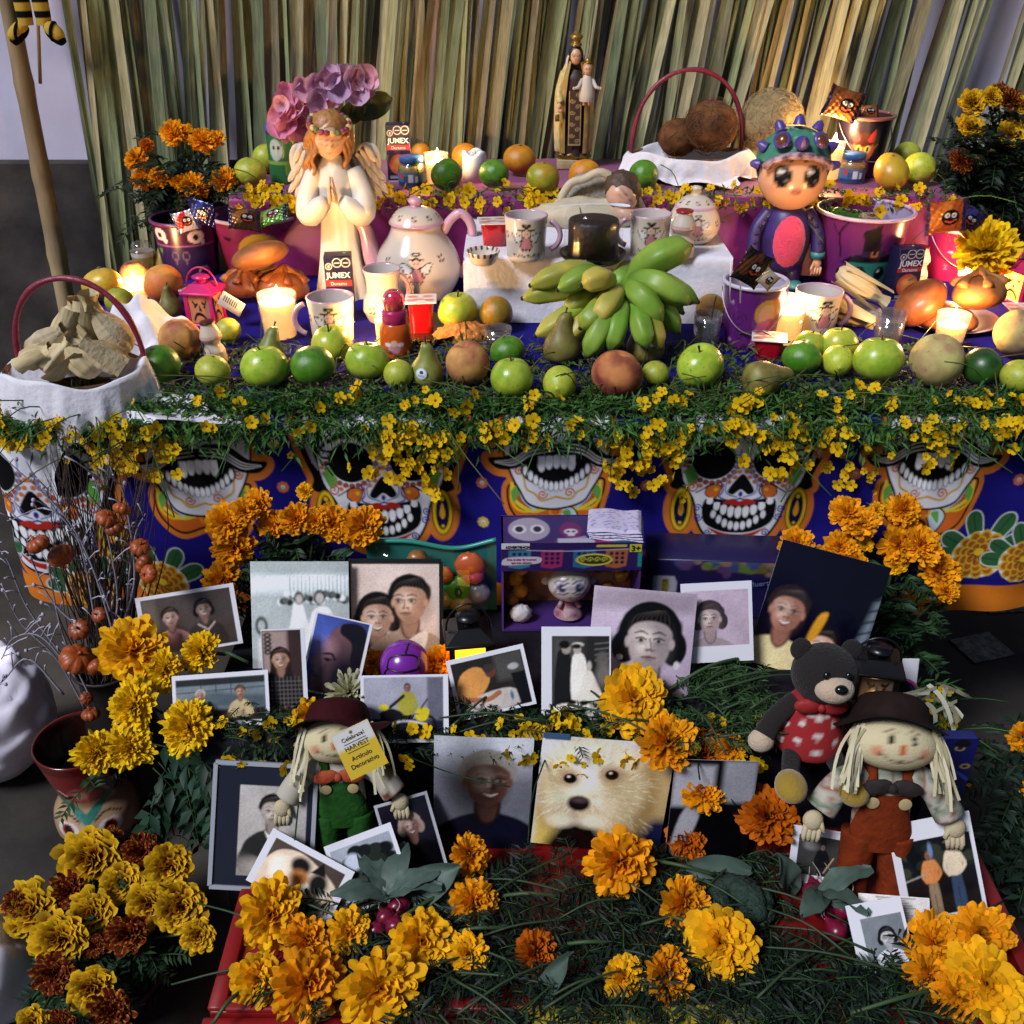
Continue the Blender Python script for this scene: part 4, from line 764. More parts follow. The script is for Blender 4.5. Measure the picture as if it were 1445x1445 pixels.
for x0, y0, x1, y1, y0d, y1d, w_, sag, mt in (
    (885, 400, 970, 350, 1.86, 1.84, 25, -10, 0), (880, 400, 968, 426, 1.84, 1.76, 21, -14, 0), (884, 404, 979, 425, 1.87, 1.82, 18, -16, 0), (878, 405, 930, 452, 1.82, 1.74, 20, -12, 0), (876, 405, 842, 452, 1.8, 1.72, 20, 0, 1), (866, 398, 824, 402, 1.80, 1.74, 19, -6, 1), (862, 392, 792, 408, 1.83, 1.76, 18, -10, 0), (858, 390, 755, 402, 1.86, 1.79, 18, -12, 1), (850, 404, 744, 420, 1.86, 1.80, 18, -4, 1), (868, 412, 822, 460, 1.8, 1.72, 20, 2, 1), (870, 414, 830, 498, 1.78, 1.70, 20, 4, 0), (880, 418, 862, 490, 1.78, 1.70, 18, 4, 0), (856, 414, 762, 470, 1.84, 1.76, 18, 0, 1), (860, 416, 785, 492, 1.82, 1.75, 17, 2, 1), (905, 420, 955, 466, 1.86, 1.78, 18, -10, 0), (900, 426, 930, 488, 1.82, 1.72, 18, -6, 1), (892, 424, 912, 486, 1.80, 1.70, 18, -2, 0), (905, 415, 960, 440, 1.9, 1.84, 16, -12, 0), (850, 408, 800, 440, 1.84, 1.78, 17, -6, 1)):
    a = at(x0, y0, Y=y0d); b = at(x1, y1, Y=y1d); mid = at((x0 + x1)/2, (y0 + y1)/2 + sag, Y=(y0d + y1d)/2 - .022); m = mpp(a); b = a + (b - a)*1.06; w_ *= .9
    tt = np.linspace(0, 1, 18); P = cat([tuple(a - bb), tuple(mid - bb), tuple(b - bb)], 18); rr = w_*m*np.interp(tt, [0, .08, .25, .55, .85, .96, 1], [.3, .45, .86, 1, .84, .4, .2])
    bv, bf = tube(P, rr, 20); ang = np.tile(np.arange(20)/20*2*PI, 18); ctr = np.repeat(P, 20, 0); bv = ctr + (bv - ctr)*(1 + .15*np.abs(np.cos(ang*2.5))**2 - .08)[:, None]; o = part('banana', (bv, bf), (bananag, bananay)[mt], bch)
    part('tip', T(ell(.0045, nu=8, nv=6), P[-1]), tipm, o)
part('stalk', tube([tuple(at(875, 402, Y=1.87) - bb), tuple(at(880, 392, Y=1.92) - bb), tuple(at(884, 380, Y=1.97) - bb)], [.026, .022, .018], 10), bananag, bch)
# heap of brown sugar in a bag-like mound
p = at(655, 478, z=TZ); m = mpp(p); t = thing('brown_sugar_heap', 'crumbly heap of pale brown sugar before the mandarin', 'sugar', tuple(p))
v, f = ell(44*m, 26*m, 24*m, 60, 34); nn = np.sin(v[:, 0]*190)*np.sin(v[:, 1]*230 + 1)*np.sin(v[:, 2]*210 + 2) + .6*np.sin(v[:, 0]*420 + 3)*np.sin(v[:, 2]*390); v *= (1 + .10*nn)[:, None]; v[:, 2] = np.maximum(v[:, 2], 0); part('mound', (v, f), M('brown_sugar', 'b5743c', .85, .2, var=.2, vs_=60, bump=.8, bs=220), t)
def shot(px, pyb, rpx, hpx, z, label, liquid=None, fill=.6, name='shot_glass'):
    p = at(px, pyb, z=z); m = mpp(p); r = rpx*m; h = ztop(p, pyb - hpx) - z; t = thing(name, label, 'glass', tuple(p))
    part('glass', lathe([(0, .001), (r*.84, .001), (r*.86, .004), (r, h), (r*.95, h), (r*.82, .01), (0, .009)], 36), clear, t)
    if liquid: part('liquid', lathe([(0, .0095), (r*.81, .0095), (r*(.83 + .1*fill), h*fill), (0, h*fill)], 30), glassmat('liquid_' + liquid, liquid, .02, .25, .3), t)
    return t
t = shot(995, 492, 20, 50, TZ, 'glass of clear water right of the bananas', '8f9690', .8, 'water_glass'); part('straw', tube([(.005, 0, .02), (.008, .004, .07), (.012, .006, .1)], .0012, 6), wick, t)
shot(1250, 488, 21, 48, TZ, 'glass of water before the bread heap', '9a9490', .75, 'water_glass'); shot(702, 488, 20, 26, TZ, 'low glass of dark liquor beside the brown sugar', '3a2a1a', .6)

# ================================================================ STATUES, DOLL
def rough_ell(rx, ry, rz, amp, fr, nu=30, nv=20, seed=0):
    v, f = ell(rx, ry, rz, nu, nv); d = v / np.array([rx, ry, rz]); k = np.sin(d[:, 0]*fr + seed)*np.sin(d[:, 1]*fr*1.1 + 2*seed)*np.sin(d[:, 2]*fr*.9 + 3*seed) + .5*np.sin(d[:, 0]*fr*2.3 + d[:, 2]*fr*1.7)
    return v*(1 + amp*k)[:, None], f
def face(v, cx, cy, sx, sz, skin, closed=False, lips='a5564a', brow='4a2a18', iris='2a1a14'):     # paint on the -Y side of a head
    q = Cv((v[:, 0] - cx)/sx, (v[:, 2] - cy)/sz, skin, .1); front = v[:, 1] < 0.02*abs(sx) 
    for k in (-1, 1):
        q.ell(k*.62, -.28, .34, .26, 'c4704e', a=.35, soft=.3)
        if closed: q.line([(k*.2, .0), (k*.42, -.08), (k*.66, .02)], .08, brow, sm=8)
        else: q.ell(k*.42, .0, .2, .12, 'd9d0c8'); q.ell(k*.42, .0, .1, .12, iris); q.line([(k*.2, .06), (k*.42, .15), (k*.66, .04)], .07, brow, sm=8)
        q.line([(k*.18, .3), (k*.45, .4), (k*.74, .28)], .08, brow, sm=8)
    q.line([(-.18, -.52), (0, -.55), (.18, -.52)], [.04, .14, .04], lips, sm=8); q.ell(-.1, -.22, .05, .04, 'a0684e', soft=.08); q.ell(.1, -.22, .05, .04, 'a0684e', soft=.08)
    c = q.c; c[~front] = lin(skin); return c
SK = 'd6ab8a'
# ---- praying angel
p = at(487, 418, z=TZ); H = ztop(p, 133) - TZ; an = thing('angel_statue', 'white plaster angel statue with wings and praying hands', 'statue', tuple(p)); U = H/2.85   # unit about 100 photo px
pl = M('ivory_plaster', 'd6d0c4', .4, .4, sss=.15, vc=False, var=.05, vs_=12)
def robe(u, v):
    a = u*2*PI; rr = np.interp(v, [0, .06, .3, .55, .72, .82, .92, 1], [.42, .38, .31, .26, .28, .29, .24, .12])*U
    fold = (1 + .09*np.sin(a*7 + v*3)*np.clip(1.1 - v*1.5, 0, 1) + .05*np.sin(a*13 + 1)*np.clip(1 - v*1.4, 0, 1)); return rr*fold*np.sin(a), -rr*.72*fold*np.cos(a), v*2.06*U
part('robe', grid(72, 46, robe, True), pl, an); 
for s in (-1, 1):
    P = cat([(s*.26*U, .0, 1.86*U), (s*.39*U, -.1*U, 1.52*U), (s*.36*U, -.22*U, 1.28*U), (s*.12*U, -.34*U, 1.50*U)], 18); part('sleeve', tube(P, np.interp(np.linspace(0, 1, 18), [0, .3, .6, .85, 1], [.13, .15, .19, .15, .09])*U, 14), pl, an)
    g = G()                                              # hand: palm and five fingers pointing up
    g.add(T(ell(.035*U, .05*U, .11*U, 12, 8), (s*.035*U, -.36*U, 1.56*U), (0, R(-s*6), 0)), SK)
    for k in range(4): L = (.16, .19, .18, .14)[k]*U; y = -.405*U + k*.028*U; g.add(tube([(s*.035*U, y, 1.64*U), (s*.02*U, y - .004*U, 1.64*U + L*.5), (s*.012*U, y, 1.64*U + L)], [.02*U, .018*U, .011*U], 7), SK)
    g.add(tube([(s*.03*U, -.42*U, 1.5*U), (s*.03*U, -.45*U, 1.6*U), (s*.015*U, -.44*U, 1.68*U)], [.024*U, .02*U, .012*U], 7), SK); g.obj('hand', VC, an)
    w = G()                                              # wing of overlapping feathers
    w.add(T(ell(.2*U, .05*U, .34*U, 16, 12), (s*.45*U, .2*U, 1.85*U), (0, R(s*18), R(-s*16))))
    for r_ in range(4):
        for k in range(5 - r_ // 2):
            w.add(T(ell(.05*U, .03*U, .17*U - .012*U*r_, 10, 8), (s*(.32*U + k*.075*U - r_*.01*U), (.17 - .03*r_)*U, (1.42 + .16*r_ + .05*k)*U), (0, R(-s*(16 + 5*k)), 0)))
    w.add(tube(cat([(s*.22*U, .16*U, 1.6*U), (s*.32*U, .16*U, 2.04*U), (s*.48*U, .18*U, 2.14*U), (s*.57*U, .2*U, 1.98*U)], 14), .05*U, 10)); w.obj('wing', M('wing_plaster', 'c9b9a4', .5), an)
hd = ell(.235*U, .23*U, .30*U, 40, 30); hd = (hd[0]*[1, 1, 1] + 0, hd[1]); v = hd[0]; v[:, 0] *= 1 - .16*np.clip(-v[:, 2]/(.3*U), 0, 1); v[:, 1] -= .03*U*np.exp(-((v[:, 0]/(.03*U))**2 + ((v[:, 2] + .04*U)/(.06*U))**2))*(v[:, 1] < 0)
head = G().add(hd, face(v, 0, -.02*U, .19*U, .21*U, SK, True)).obj('head', M('painted_skin', vc=True, rough=.4), an); head.location = (-.02*U, -.1*U, 2.30*U); head.rotation_euler = (R(12), R(5), R(10))
hr = G(); hr.add(T(rough_ell(.27*U, .25*U, .27*U, .05, 9), (0, .06*U, .09*U)))
for k in range(26):
    a = R(40 + 280*k/25) + PI/2 + PI; s_ = math.sin(a); x, y = .27*U*math.cos(R(-70 + 320*k/25)), .22*U*math.sin(R(-70 + 320*k/25)) + .05*U
    if y < -.1*U and abs(x) < .19*U: continue
    z0 = .12*U; tt = np.linspace(0, 1, 14); hr.add(tube(np.stack([x*(1 + .2*tt) + .03*U*np.sin(tt*11 + k), y*(1 + .1*tt) + .03*U*np.cos(tt*11 + k), z0 - .62*U*tt], 1), .05*U*(1 - .5*tt), 7))
hr.obj('hair', M('painted_hair', 'a5703a', .45, var=.3, vs_=40, bump=.5, bs=90), head)
cr = G()
for k in range(22): a = 2*PI*k/22; cr.add(T(rough_ell(.045*U, .045*U, .04*U, .1, 5, 10, 8, k), (.27*U*math.cos(a), .25*U*math.sin(a) + .02*U, .20*U + .05*U*math.sin(a))), ('7d2a34', 'c9a96a', '5f6a3a', '8a3a4a')[k % 4])
cr.obj('flower_crown', VC, head)
# ---- artificial flower behind the angel
fb = at(452, 300, z=PZ); fl_ = thing('fabric_flower', 'purple pink fabric flower with green leaves behind the angel', 'flower', tuple(fb)); YF = 2.24
def cupped(px, py, r, dirv, col, Y):
    p = at(px, py, Y=Y) - fb; m = .00152; g = G(); d = zto(dirv)
    q = np.array(d.to_matrix()); v, f = grid(12, 9, lambda u, v: ((u - .5)*2*r*m*np.sqrt(np.clip(1.02 - (2*v - 1)**2*.8, 0, 1)), (v - .5)*2*r*m, r*m*(.45*((u - .5)*2)**2 + .3*((v - .5)*2)**2 + .08*np.sin(u*14 + v*9))))
    c = np.tile(np.array(lin(col)), (len(v), 1)); return part('petal', (v @ q.T + np.array(p), f), VCF, fl_, c)
random.seed(3)
for i, (px, py, r) in enumerate(((410, 150, 24), (432, 128, 22), (404, 175, 22), (425, 168, 20), (448, 125, 18), (470, 112, 20), (492, 104, 18), (512, 110, 20), (505, 128, 18), (480, 130, 18), (450, 145, 16), (415, 135, 18), (398, 148, 14), (458, 112, 16), (438, 152, 20), (520, 122, 14), (402, 162, 16), (488, 120, 16))):
    for k in range(2): cupped(px + random.uniform(-6, 6), py + random.uniform(-6, 6), r*random.uniform(.75, 1), (random.uniform(-.7, .7), -1, random.uniform(-.3, .8)), random.choice(['d0a8c4', 'c4a0c0', 'dca8c2', 'b896b8', 'd49cb0'] if px > 430 else ['e09ab4', 'd88aac', 'e4b0c4']), YF + random.uniform(-.03, .01))
for px, py, rx, ry, a in ((527, 150, 30, 17, 20), (440, 175, 16, 30, 10), (500, 158, 24, 14, 40)):
    p_ = at(px, py, Y=YF + .01) - fb; m = .00152; part('leaf', T(grid(12, 8, lambda u, v: ((u - .5)*2*rx*m, (v - .5)*2*ry*m*np.sqrt(np.clip(1.0 - (2*u - 1)**2, 0, 1)), .012*((v - .5)*2)**2 + .006*np.sin(u*9))), tuple(p_), (R(80), R(-a), 0)), M('fabric_leaf', '47552f', .6, var=.2), fl_)
part('stem', tube([(0, 0, .0), (0, -.02, .12), tuple(at(455, 150, Y=YF + .02) - fb)], .003, 6), M('fabric_leaf'), fl_)

# ---- robed statue with child
p = at(808, 236, z=PZ); H = ztop(p, 32) - PZ; vg = thing('robed_statue', 'small statue of a crowned robed woman holding a child', 'statue', tuple(p)); U = H/2.05; gold = M('old_gold', '8f7436', .35, metal=.6, var=.3, vs_=60)
part('plinth', box(.5*U, .34*U, .14*U, .012*U, 2), M('cream_plinth', 'a8966a', .5, var=.2, vs_=40), vg)
part('base_rocks', T(rough_ell(.27*U, .17*U, .1*U, .15, 7), (0, 0, .19*U)), gold, vg)
part('robe', grid(48, 26, lambda u, v: ((np.interp(v, [0, .3, .75, .92, 1], [.24, .21, .2, .17, .07])*U)*(1 + .07*np.sin(u*2*PI*9)*(1 - v))*np.sin(u*2*PI), -.72*(np.interp(v, [0, .3, .75, .92, 1], [.24, .21, .2, .17, .07])*U)*(1 + .07*np.sin(u*2*PI*9)*(1 - v))*np.cos(u*2*PI), (.2 + v*1.22)*U), True), M('brown_robe', '33211a', .5, var=.2, vs_=30), vg)
def cloak(u, v):
    a = PI*(.16 + 1.68*u); rr = np.interp(v, [0, .25, .6, .85, 1], [.27, .29, .29, .22, .13])*U*(1 + .08*np.sin(u*34)*(1 - v*.6)); return rr*np.sin(a), -rr*.78*np.cos(a) + .01*U, (.24 + 1.3*v)*U
cl = grid(60, 26, cloak); uu = np.repeat(np.linspace(0, 1, 60), 26); vv_ = np.tile(np.linspace(0, 1, 26), 60); cc = np.tile(np.array(lin('c2b27a')), (1560, 1)); cc[(uu < .07) | (uu > .93) | (vv_ < .04)] = lin('8f7436'); cc[(np.sin(uu*60)*np.sin(vv_*40) > .75)] = lin('a08a4a'); G().add(cl, cc).obj('cloak', VC, vg)
u, v_ = np.meshgrid(np.linspace(-1, 1, 22), np.linspace(0, 1, 70), indexing='ij'); q = Cv(u*.09*U, v_*.95*U, '3a2418', .008*U); 
for k in range(9): q.spiral(.04*U*(-1)**k, (.08 + k*.1)*U, .04*U, .012*U, 'a08850', 1.3, (-1)**k)
q.rect(-.1*U, 0, -.078*U, U, 'a08850'); q.rect(.078*U, 0, .1*U, U, 'a08850'); q.rect(-.1*U, 0, .1*U, .03*U, 'a08850')
G().add((np.stack([u.ravel()*.095*U, -.185*U - .02*U*(1 - v_.ravel()) - .012*U*np.cos(u.ravel()*1.3), (.36 + .78*v_.ravel())*U], 1), gridf(22, 70)), q.c).obj('scapular', VC, vg)
hd = ell(.095*U, .09*U, .13*U, 32, 24); o = G().add(hd, face(hd[0], 0, 0, .075*U, .09*U, 'c59a7c', False)).obj('head', M('painted_skin'), vg); o.location = (0, -.04*U, 1.60*U)
part('hair', T(ell(.115*U, .09*U, .16*U, 20, 14), (0, .015*U, .0)), M('dark_hair', '1c120e', .5), o)
part('veil', T(grid(24, 12, lambda u, v: (np.interp(v, [0, .5, 1], [.17, .145, .03])*U*np.sin(PI*(.3 + 1.4*u)), -.8*np.interp(v, [0, .5, 1], [.17, .145, .03])*U*np.cos(PI*(.3 + 1.4*u)) + .03*U, (-.26 + .45*v)*U)), (0, 0, 0)), M('white_veil', 'bdb3a4', .6), o)
part('crown', T(lathe(cat([(.08*U, 0), (.085*U, .03*U), (.06*U, .06*U), (.1*U, .13*U), (.04*U, .18*U), (.02*U, .2*U), (0, .22*U)], 24), 20), (0, .02*U, .14*U)), gold, o)
for s in (-1, 1):
    part('arm', tube(cat([(s*.15*U, .0, 1.38*U), (s*.24*U, -.08*U, 1.1*U), (s*(.22 if s < 0 else .1)*U, -.22*U, (.98 if s < 0 else 1.05)*U)], 10), np.linspace(.075, .05, 10)*U, 10), M('gilt_sleeve', 'b5a464', .5, var=.25, vs_=50), vg)
g = G(); g.add(T(ell(.035*U, .035*U, .05*U, 10, 8), (-.24*U, -.24*U, .93*U)), 'c59a7c')
for k in range(5): g.add(tube([(-.26*U + k*.012*U, -.25*U, .9*U), (-.265*U + k*.013*U, -.27*U, .85*U)], .0085*U, 5), 'c59a7c')
g.obj('hand', VC, vg); part('amulet', T(box(.07*U, .02*U, .1*U, .005*U), (-.27*U, -.25*U, .72*U)), gold, vg)
ch = G(); ch.add(T(lathe(cat([(.11*U, 0), (.12*U, .1*U), (.08*U, .3*U), (.05*U, .37*U)], 14), 20), (.17*U, -.2*U, 1.0*U)), 'b9afa2'); 
for s in (-1, 1): ch.add(tube([(.17*U + s*.07*U, -.2*U, 1.3*U), (.17*U + s*.13*U, -.26*U, 1.2*U), (.17*U + s*.19*U, -.3*U, 1.19*U)], [.035*U, .03*U, .02*U], 8), 'b9afa2'); ch.add(T(ell(.024*U, nu=8, nv=6), (.17*U + s*.2*U, -.3*U, 1.19*U)), 'c59a7c'); ch.add(tube([(.17*U + s*.04*U, -.22*U, 1.02*U), (.17*U + s*.04*U, -.26*U, .95*U)], [.03*U, .022*U], 7), 'c59a7c')
cho = ch.obj('child', VC, vg); hd = ell(.07*U, .07*U, .085*U, 24, 18); o = G().add(hd, face(hd[0], 0, 0, .055*U, .06*U, 'c59a7c')).obj('child_head', M('painted_skin'), cho); o.location = (.17*U, -.22*U, 1.44*U); part('child_hair', T(rough_ell(.078*U, .07*U, .08*U, .08, 8), (0, .02*U, .02*U)), M('painted_hair'), o); part('child_crown', T(lathe([(.04*U, 0), (.05*U, .03*U), (.03*U, .07*U), (0, .09*U)], 12), (0, 0, .08*U)), gold, o)

# ---- toy doll with a dragon hood
p = at(1098, 405, z=TZ); H = ztop(p, 152) - TZ; dl = thing('toy_doll', 'big headed toy doll in purple suit with pink belly and green dragon hood', 'doll', tuple(p)); U = H/2.5; dsk = M('doll_skin', vc=True, rough=.25, coat=.2)
hd = ell(.47*U, .42*U, .47*U, 56, 40); v = hd[0]; q = Cv(v[:, 0]/U, v[:, 2]/U, 'd6a07a', .02)
for s in (-1, 1):
    q.ell(s*.2, .0, .112, .155, '0b0908'); q.ell(s*.2 - .03, .06, .035, .04, 'd8d4d0'); q.ell(s*.2 + .03, -.07, .02, .02, '8a8580'); q.line([(s*.07, .19), (s*.2, .24), (s*.32, .18)], [.015, .035, .01], '120c0a', sm=10)
    for k in range(3): q.line([(s*(.26 + .02*k), .13 - .04*k), (s*(.33 + .02*k), .17 - .035*k)], .012, '120c0a')
    q.ell(s*.33, -.17, .08, .05, 'c4705a', a=.4, soft=.06)
q.ell(0, -.2, .075, .052, 'b5705e'); q.line([(-.05, -.2), (0, -.215), (.05, -.2)], .012, '8a4a40', sm=8)
c = q.c; c[v[:, 1] > .1*U] = lin('d6a07a'); head = G().add(hd, c).obj('head', dsk, dl); head.location = (-.02*U, -.05*U, 1.62*U); head.rotation_euler = (R(-9), 0, R(-4))
hv, hf = ell(.515*U, .48*U, .49*U, 60, 40); hv[:, 2] += .16*U; hv[:, 1] += .05*U
keep = lambda f: [t_ for t_ in f if not all((hv[i][1] < .02*U and hv[i][2] < .17*U + .10*U*(1 - (hv[i][0]/(.5*U))**2)) for i in t_)]
q = Cv(hv[:, 0]/U, hv[:, 2]/U, '3f7f68', .02); rs = np.random.default_rng(5)
for k in range(46): x, z = rs.uniform(-.55, .55), rs.uniform(-.2, .66); q.ell(x, z, .018, .018, ('c9d4c8', '10231e')[k % 2])
hood = G().add((hv, keep(hf)), q.c).obj('hood', VCS, head)
a = np.linspace(-1.15, 1.15, 30); part('hood_trim', tube(np.stack([.49*U*np.sin(a), -.36*U*np.cos(a)**.6 - .1*U + .0*a, (.27 - .15*(a/1.15)**2)*U], 1), .052*U, 8), M('spotted_trim', 'b99aa8', .5, col2='4a2a3a', vs_=60), hood)
for x, z, r_, tilt in ((0, .72, .12, 0), (-.28, .66, .11, -25), (.28, .66, .11, 25), (-.5, .42, .11, -60), (.5, .42, .12, 60), (-.58, .2, .1, -80), (.58, .2, .1, 80)):
    part('hood_spike', T(lathe([(r_*.75*U, 0), (r_*.5*U, .1*U), (0, r_*1.25*U)], 10), (x*U*.86, -.12*U, (z - .06)*U), (0, R(tilt), 0)), M('purple_plastic', '4a3a86', .35), hood)
part('hood_horn', T(lathe(cat([(.09*U, -.06*U), (.1*U, 0), (.05*U, .08*U), (0, .14*U)], 10), 14), (0, -.47*U, .44*U), (R(60), 0, 0)), M('purple_plastic'), hood)
for s in (-1, 1): e = part('hood_eye', T(ell(.12*U, .05*U, .12*U, 20, 12), (s*.26*U, -.40*U, .47*U), (R(-24), 0, R(s*26))), M('purple_plastic'), hood); part('iris', T(ell(.085*U, .05*U, .09*U, 16, 10), (s*.265*U, -.42*U, .472*U), (R(-24), 0, R(s*26))), M('bronze_eye', '6a4430', .2, metal=.4), e)
part('body', T(lathe(cat([(.001, .28*U), (.24*U, .30*U), (.34*U, .55*U), (.34*U, .85*U), (.26*U, 1.12*U), (.12*U, 1.24*U)], 24), 32), (0, 0, 0)), M('purple_suit', '35276e', .45, col2='2a2050', vs_=30), dl)
part('belly', T(rough_ell(.235*U, .13*U, .39*U, .012, 30, 40, 30), (.0, -.235*U, .73*U)), M('pink_plush', 'c4365c', .9, sheen=.5, bump=1, bs=160), dl)
for s in (-1, 1):
    A = cat([(s*.26*U, 0, 1.12*U), (s*.44*U, -.05*U, .85*U), (s*.47*U, -.14*U, .52*U)], 12); ar = part('arm', tube(A, np.linspace(.1, .095, 12)*U, 12), M('purple_suit'), dl); part('cuff', tube([tuple(A[-1] + [0, 0, .05*U]), tuple(A[-1] - [0, 0, .04*U])], .105*U, 12), M('teal_cuff', '3a7f80', .4), ar)
    g = G().add(T(ell(.07*U, .06*U, .09*U, 12, 8), (s*.47*U, -.17*U, .40*U)), 'd6a07a')
    for k in range(4): g.add(tube([(s*.47*U + (k - 1.5)*.035*U, -.2*U, .36*U), (s*.46*U + (k - 1.5)*.04*U, -.22*U, .28*U), (s*.45*U + (k - 1.5)*.038*U, -.19*U, .23*U)], [.021*U, .02*U, .013*U], 6), 'd6a07a')
    g.add(tube([(s*.42*U, -.2*U, .42*U), (s*.38*U, -.23*U, .35*U), (s*.38*U, -.22*U, .29*U)], [.022*U, .02*U, .013*U], 6), 'd6a07a'); g.obj('hand', dsk, ar)
    for k in range(5): part('spot', T(ell(.03*U, .02*U, .03*U, 8, 6), A[2 + 2*k] + np.array([0, -.095*U, 0])), M('spot_ink', '1d1440', .5), ar)
    part('leg', tube([(s*.16*U, 0, .4*U), (s*.17*U, -.02*U, .2*U), (s*.17*U, -.04*U, .07*U)], [.14*U, .12*U, .11*U], 12), M('purple_suit'), dl); part('foot', T(ell(.13*U, .2*U, .075*U, 16, 10), (s*.18*U, -.1*U, .075*U)), M('teal_cuff'), dl)
# ---- plaster shell with a sleeping child
p = at(845, 318, z=WZ); m = mpp(p); t = thing('plaster_shell', 'cream plaster shell cradling a sleeping curly headed child behind the cake dome', 'ornament', (p.x, p.y + .03, WZ)); s0 = 62*m
part('hood', grid(30, 16, lambda u, v: (s0*np.cos(PI*u)*np.sin(PI/2*v + .01), .05 - .05*np.cos(PI/2*v), s0*1.05*np.sin(PI*u)*np.sin(PI/2*v + .01)*(1 + .03*np.sin(u*50)*v))), M('grey_wicker', '8a8274', .7, bump=.8, bs=120, var=.3, vs_=50), t)
a = np.linspace(0, PI, 40); part('rim', tube(np.stack([s0*1.02*np.cos(a), 0*a - .002, s0*1.07*np.sin(a) + .004*np.sin(a*9)], 1), .009, 10), M('cream_plaster', 'b9ad93', .6, bump=.4, bs=60), t); part('bed', T(rough_ell(s0*1.3, .05, .035, .1, 6), (-.02, -.02, .02)), M('cream_plaster'), t)
hd = ell(24*m, 22*m, 20*m, 28, 20); o = G().add(hd, face(hd[0], 0, 0, 19*m, 15*m, 'c49a80', True)).obj('child_head', M('painted_skin'), t); o.location = (.045, -.035, .062); o.rotation_euler = (0, R(50), R(10)); part('hair', T(rough_ell(27*m, 22*m, 24*m, .1, 9), (-4*m, 6*m, 8*m)), M('brown_curls', '4a3626', .6, bump=.8, bs=100), o); part('arm', tube([(.03, -.05, .035), (.06, -.06, .03), (.075, -.05, .03)], [.014, .012, .01], 8), M('pale_skin', 'c49a80', .4), t)

# ================================================================ BUCKETS, WRAPPERS, LANTERNS
rimc = {}
def bucket(px, pyb, rt, rb, hpx, z, label, bg, fn, rim='c9b3c4', handle=True, name='candy_bucket', rz=0, inside='8a7a96'):
    p = at(px, pyb, z=z); m = mpp(p); r1, r0 = rt*m, rb*m; h = ztop(p, pyb - hpx) - z; t = thing(name, label, 'bucket', tuple(p), rz)
    vf, c = plathe([(0, 0), (r0*.96, 0), (r0, .003), (r1, h), (r1*.975, h), (r0*.97, .006), (0, .005)], 110, 150, bg, lambda q: fn(q, r1, h), (r0 + r1)/2, inside, .0011); G().add(vf, c).obj('pail', VCS, t)
    a = np.linspace(0, 2*PI, 48); part('rim', tube(np.stack([r1*1.015*np.cos(a), r1*1.015*np.sin(a), h + 0*a], 1), .0042, 8), M('rim_' + rim, rim, .3), t)
    if handle:
        a = np.linspace(0, PI, 24); part('handle', tube(np.stack([(r1 + .003)*np.cos(a), -(r1 + .006)*np.sin(a)*.9, h*.9 - .6*h*np.sin(a)], 1), .0013, 6), M('handle_wire', 'a08a94', .3, metal=.5), t)
    return t, p, r1, h
def wrapper(px, py, z, wpx, hpx, label, cols, rot, cat_='snack'):
    p = at(px, py, z=z) if z < 5 else at(px, py, Y=z - 10); m = mpp(p); w_, h_ = wpx*m, hpx*m; t = thing('snack_wrapper', label, cat_, tuple(p), rot=rot); n1, n2 = 44, 44
    u, v = np.meshgrid(np.linspace(-1, 1, n1), np.linspace(-1, 1, n2), indexing='ij'); q = Cv(u, v, cols[0], .05)
    q.poly([(-1, -.2), (-.3, .8), (.2, 1), (.1, .2), (-.4, -.6)], cols[1], sm=30, soft=.1); q.ell(.15, .0, .45, .5, '140f10'); q.ell(-.02, .15, .13, .15, 'd2d2d4'); q.ell(.33, .12, .13, .15, 'd2d2d4'); q.ell(0, .14, .05, .06, '101010'); q.ell(.31, .11, .05, .06, '101010'); q.line([(-.1, -.2), (.15, -.3), (.4, -.18)], .1, 'b9432c', sm=8); q.rect(.75, -1, 1, 1, cols[2]); q.rect(-1, -1, -.82, 1, cols[2])
    for sg in (-1, 1):
        Z = sg*.22*w_*np.clip((1 - abs(u)**3)*(1 - v**2)**.6, 0, 1) + .015*w_*np.sin(u*17 + v*5)*np.sin(v*13 - u*4)*(1 + abs(u)*2)
        X = u*w_*(1 - .12*np.cos(v*PI/2)*0 + .05*v*v); Yv = v*h_*(1 + .12*abs(u)**4)
        G().add((np.stack([X.ravel(), -Z.ravel() - sg*.0004, Yv.ravel()], 1), gridf(n1, n2)), q.c).obj('foil', M('crinkled_foil', vc=True, rough=.22, metal=.35, bump=.6, bs=45), t)
    return t
def skullpaint(q, cx, cy, s, c='b9b4bd'): q.ell(cx, cy, s, s*.8, c); q.rect(cx - s*.5, cy - s*1.2, cx + s*.5, cy - s*.4, c); q.ell(cx - s*.4, cy, s*.25, s*.25, '140f1a'); q.ell(cx + s*.4, cy, s*.25, s*.25, '140f1a')
# big candy tub, left
def bat(q, cx, cy, s): q.poly([(cx - s*1.3, cy + s*.5), (cx - s*.4, cy + s*.15), (cx - s*.2, cy + s*.5), (cx, cy + s*.3), (cx + s*.2, cy + s*.5), (cx + s*.4, cy + s*.15), (cx + s*1.3, cy + s*.5), (cx + s*.6, cy - s*.3), (cx + s*.2, cy - s*.2), (cx, cy - s*.6), (cx - s*.2, cy - s*.2), (cx - s*.6, cy - s*.3)], '17101c')
def tub1(q, r, h): q.ell(.02, h*.42, .05, .05, 'c9a436'); q.ell(.02, h*.42, .036, .037, 'b88a2a'); q.poly([(.03, h*.3), (.05, h*.55), (.075, h*.3)], '9a3a54', sm=12); bat(q, -.05, h*.7, .012); bat(q, .08, h*.82, .01); bat(q, -.1, h*.5, .012)
bucket(371, 378, 63, 47, 78, TZ, 'large pink candy tub with bats behind the bread rolls', '7d2458', tub1, 'bfa6b8', False, 'candy_tub', 0, '9a90a8')
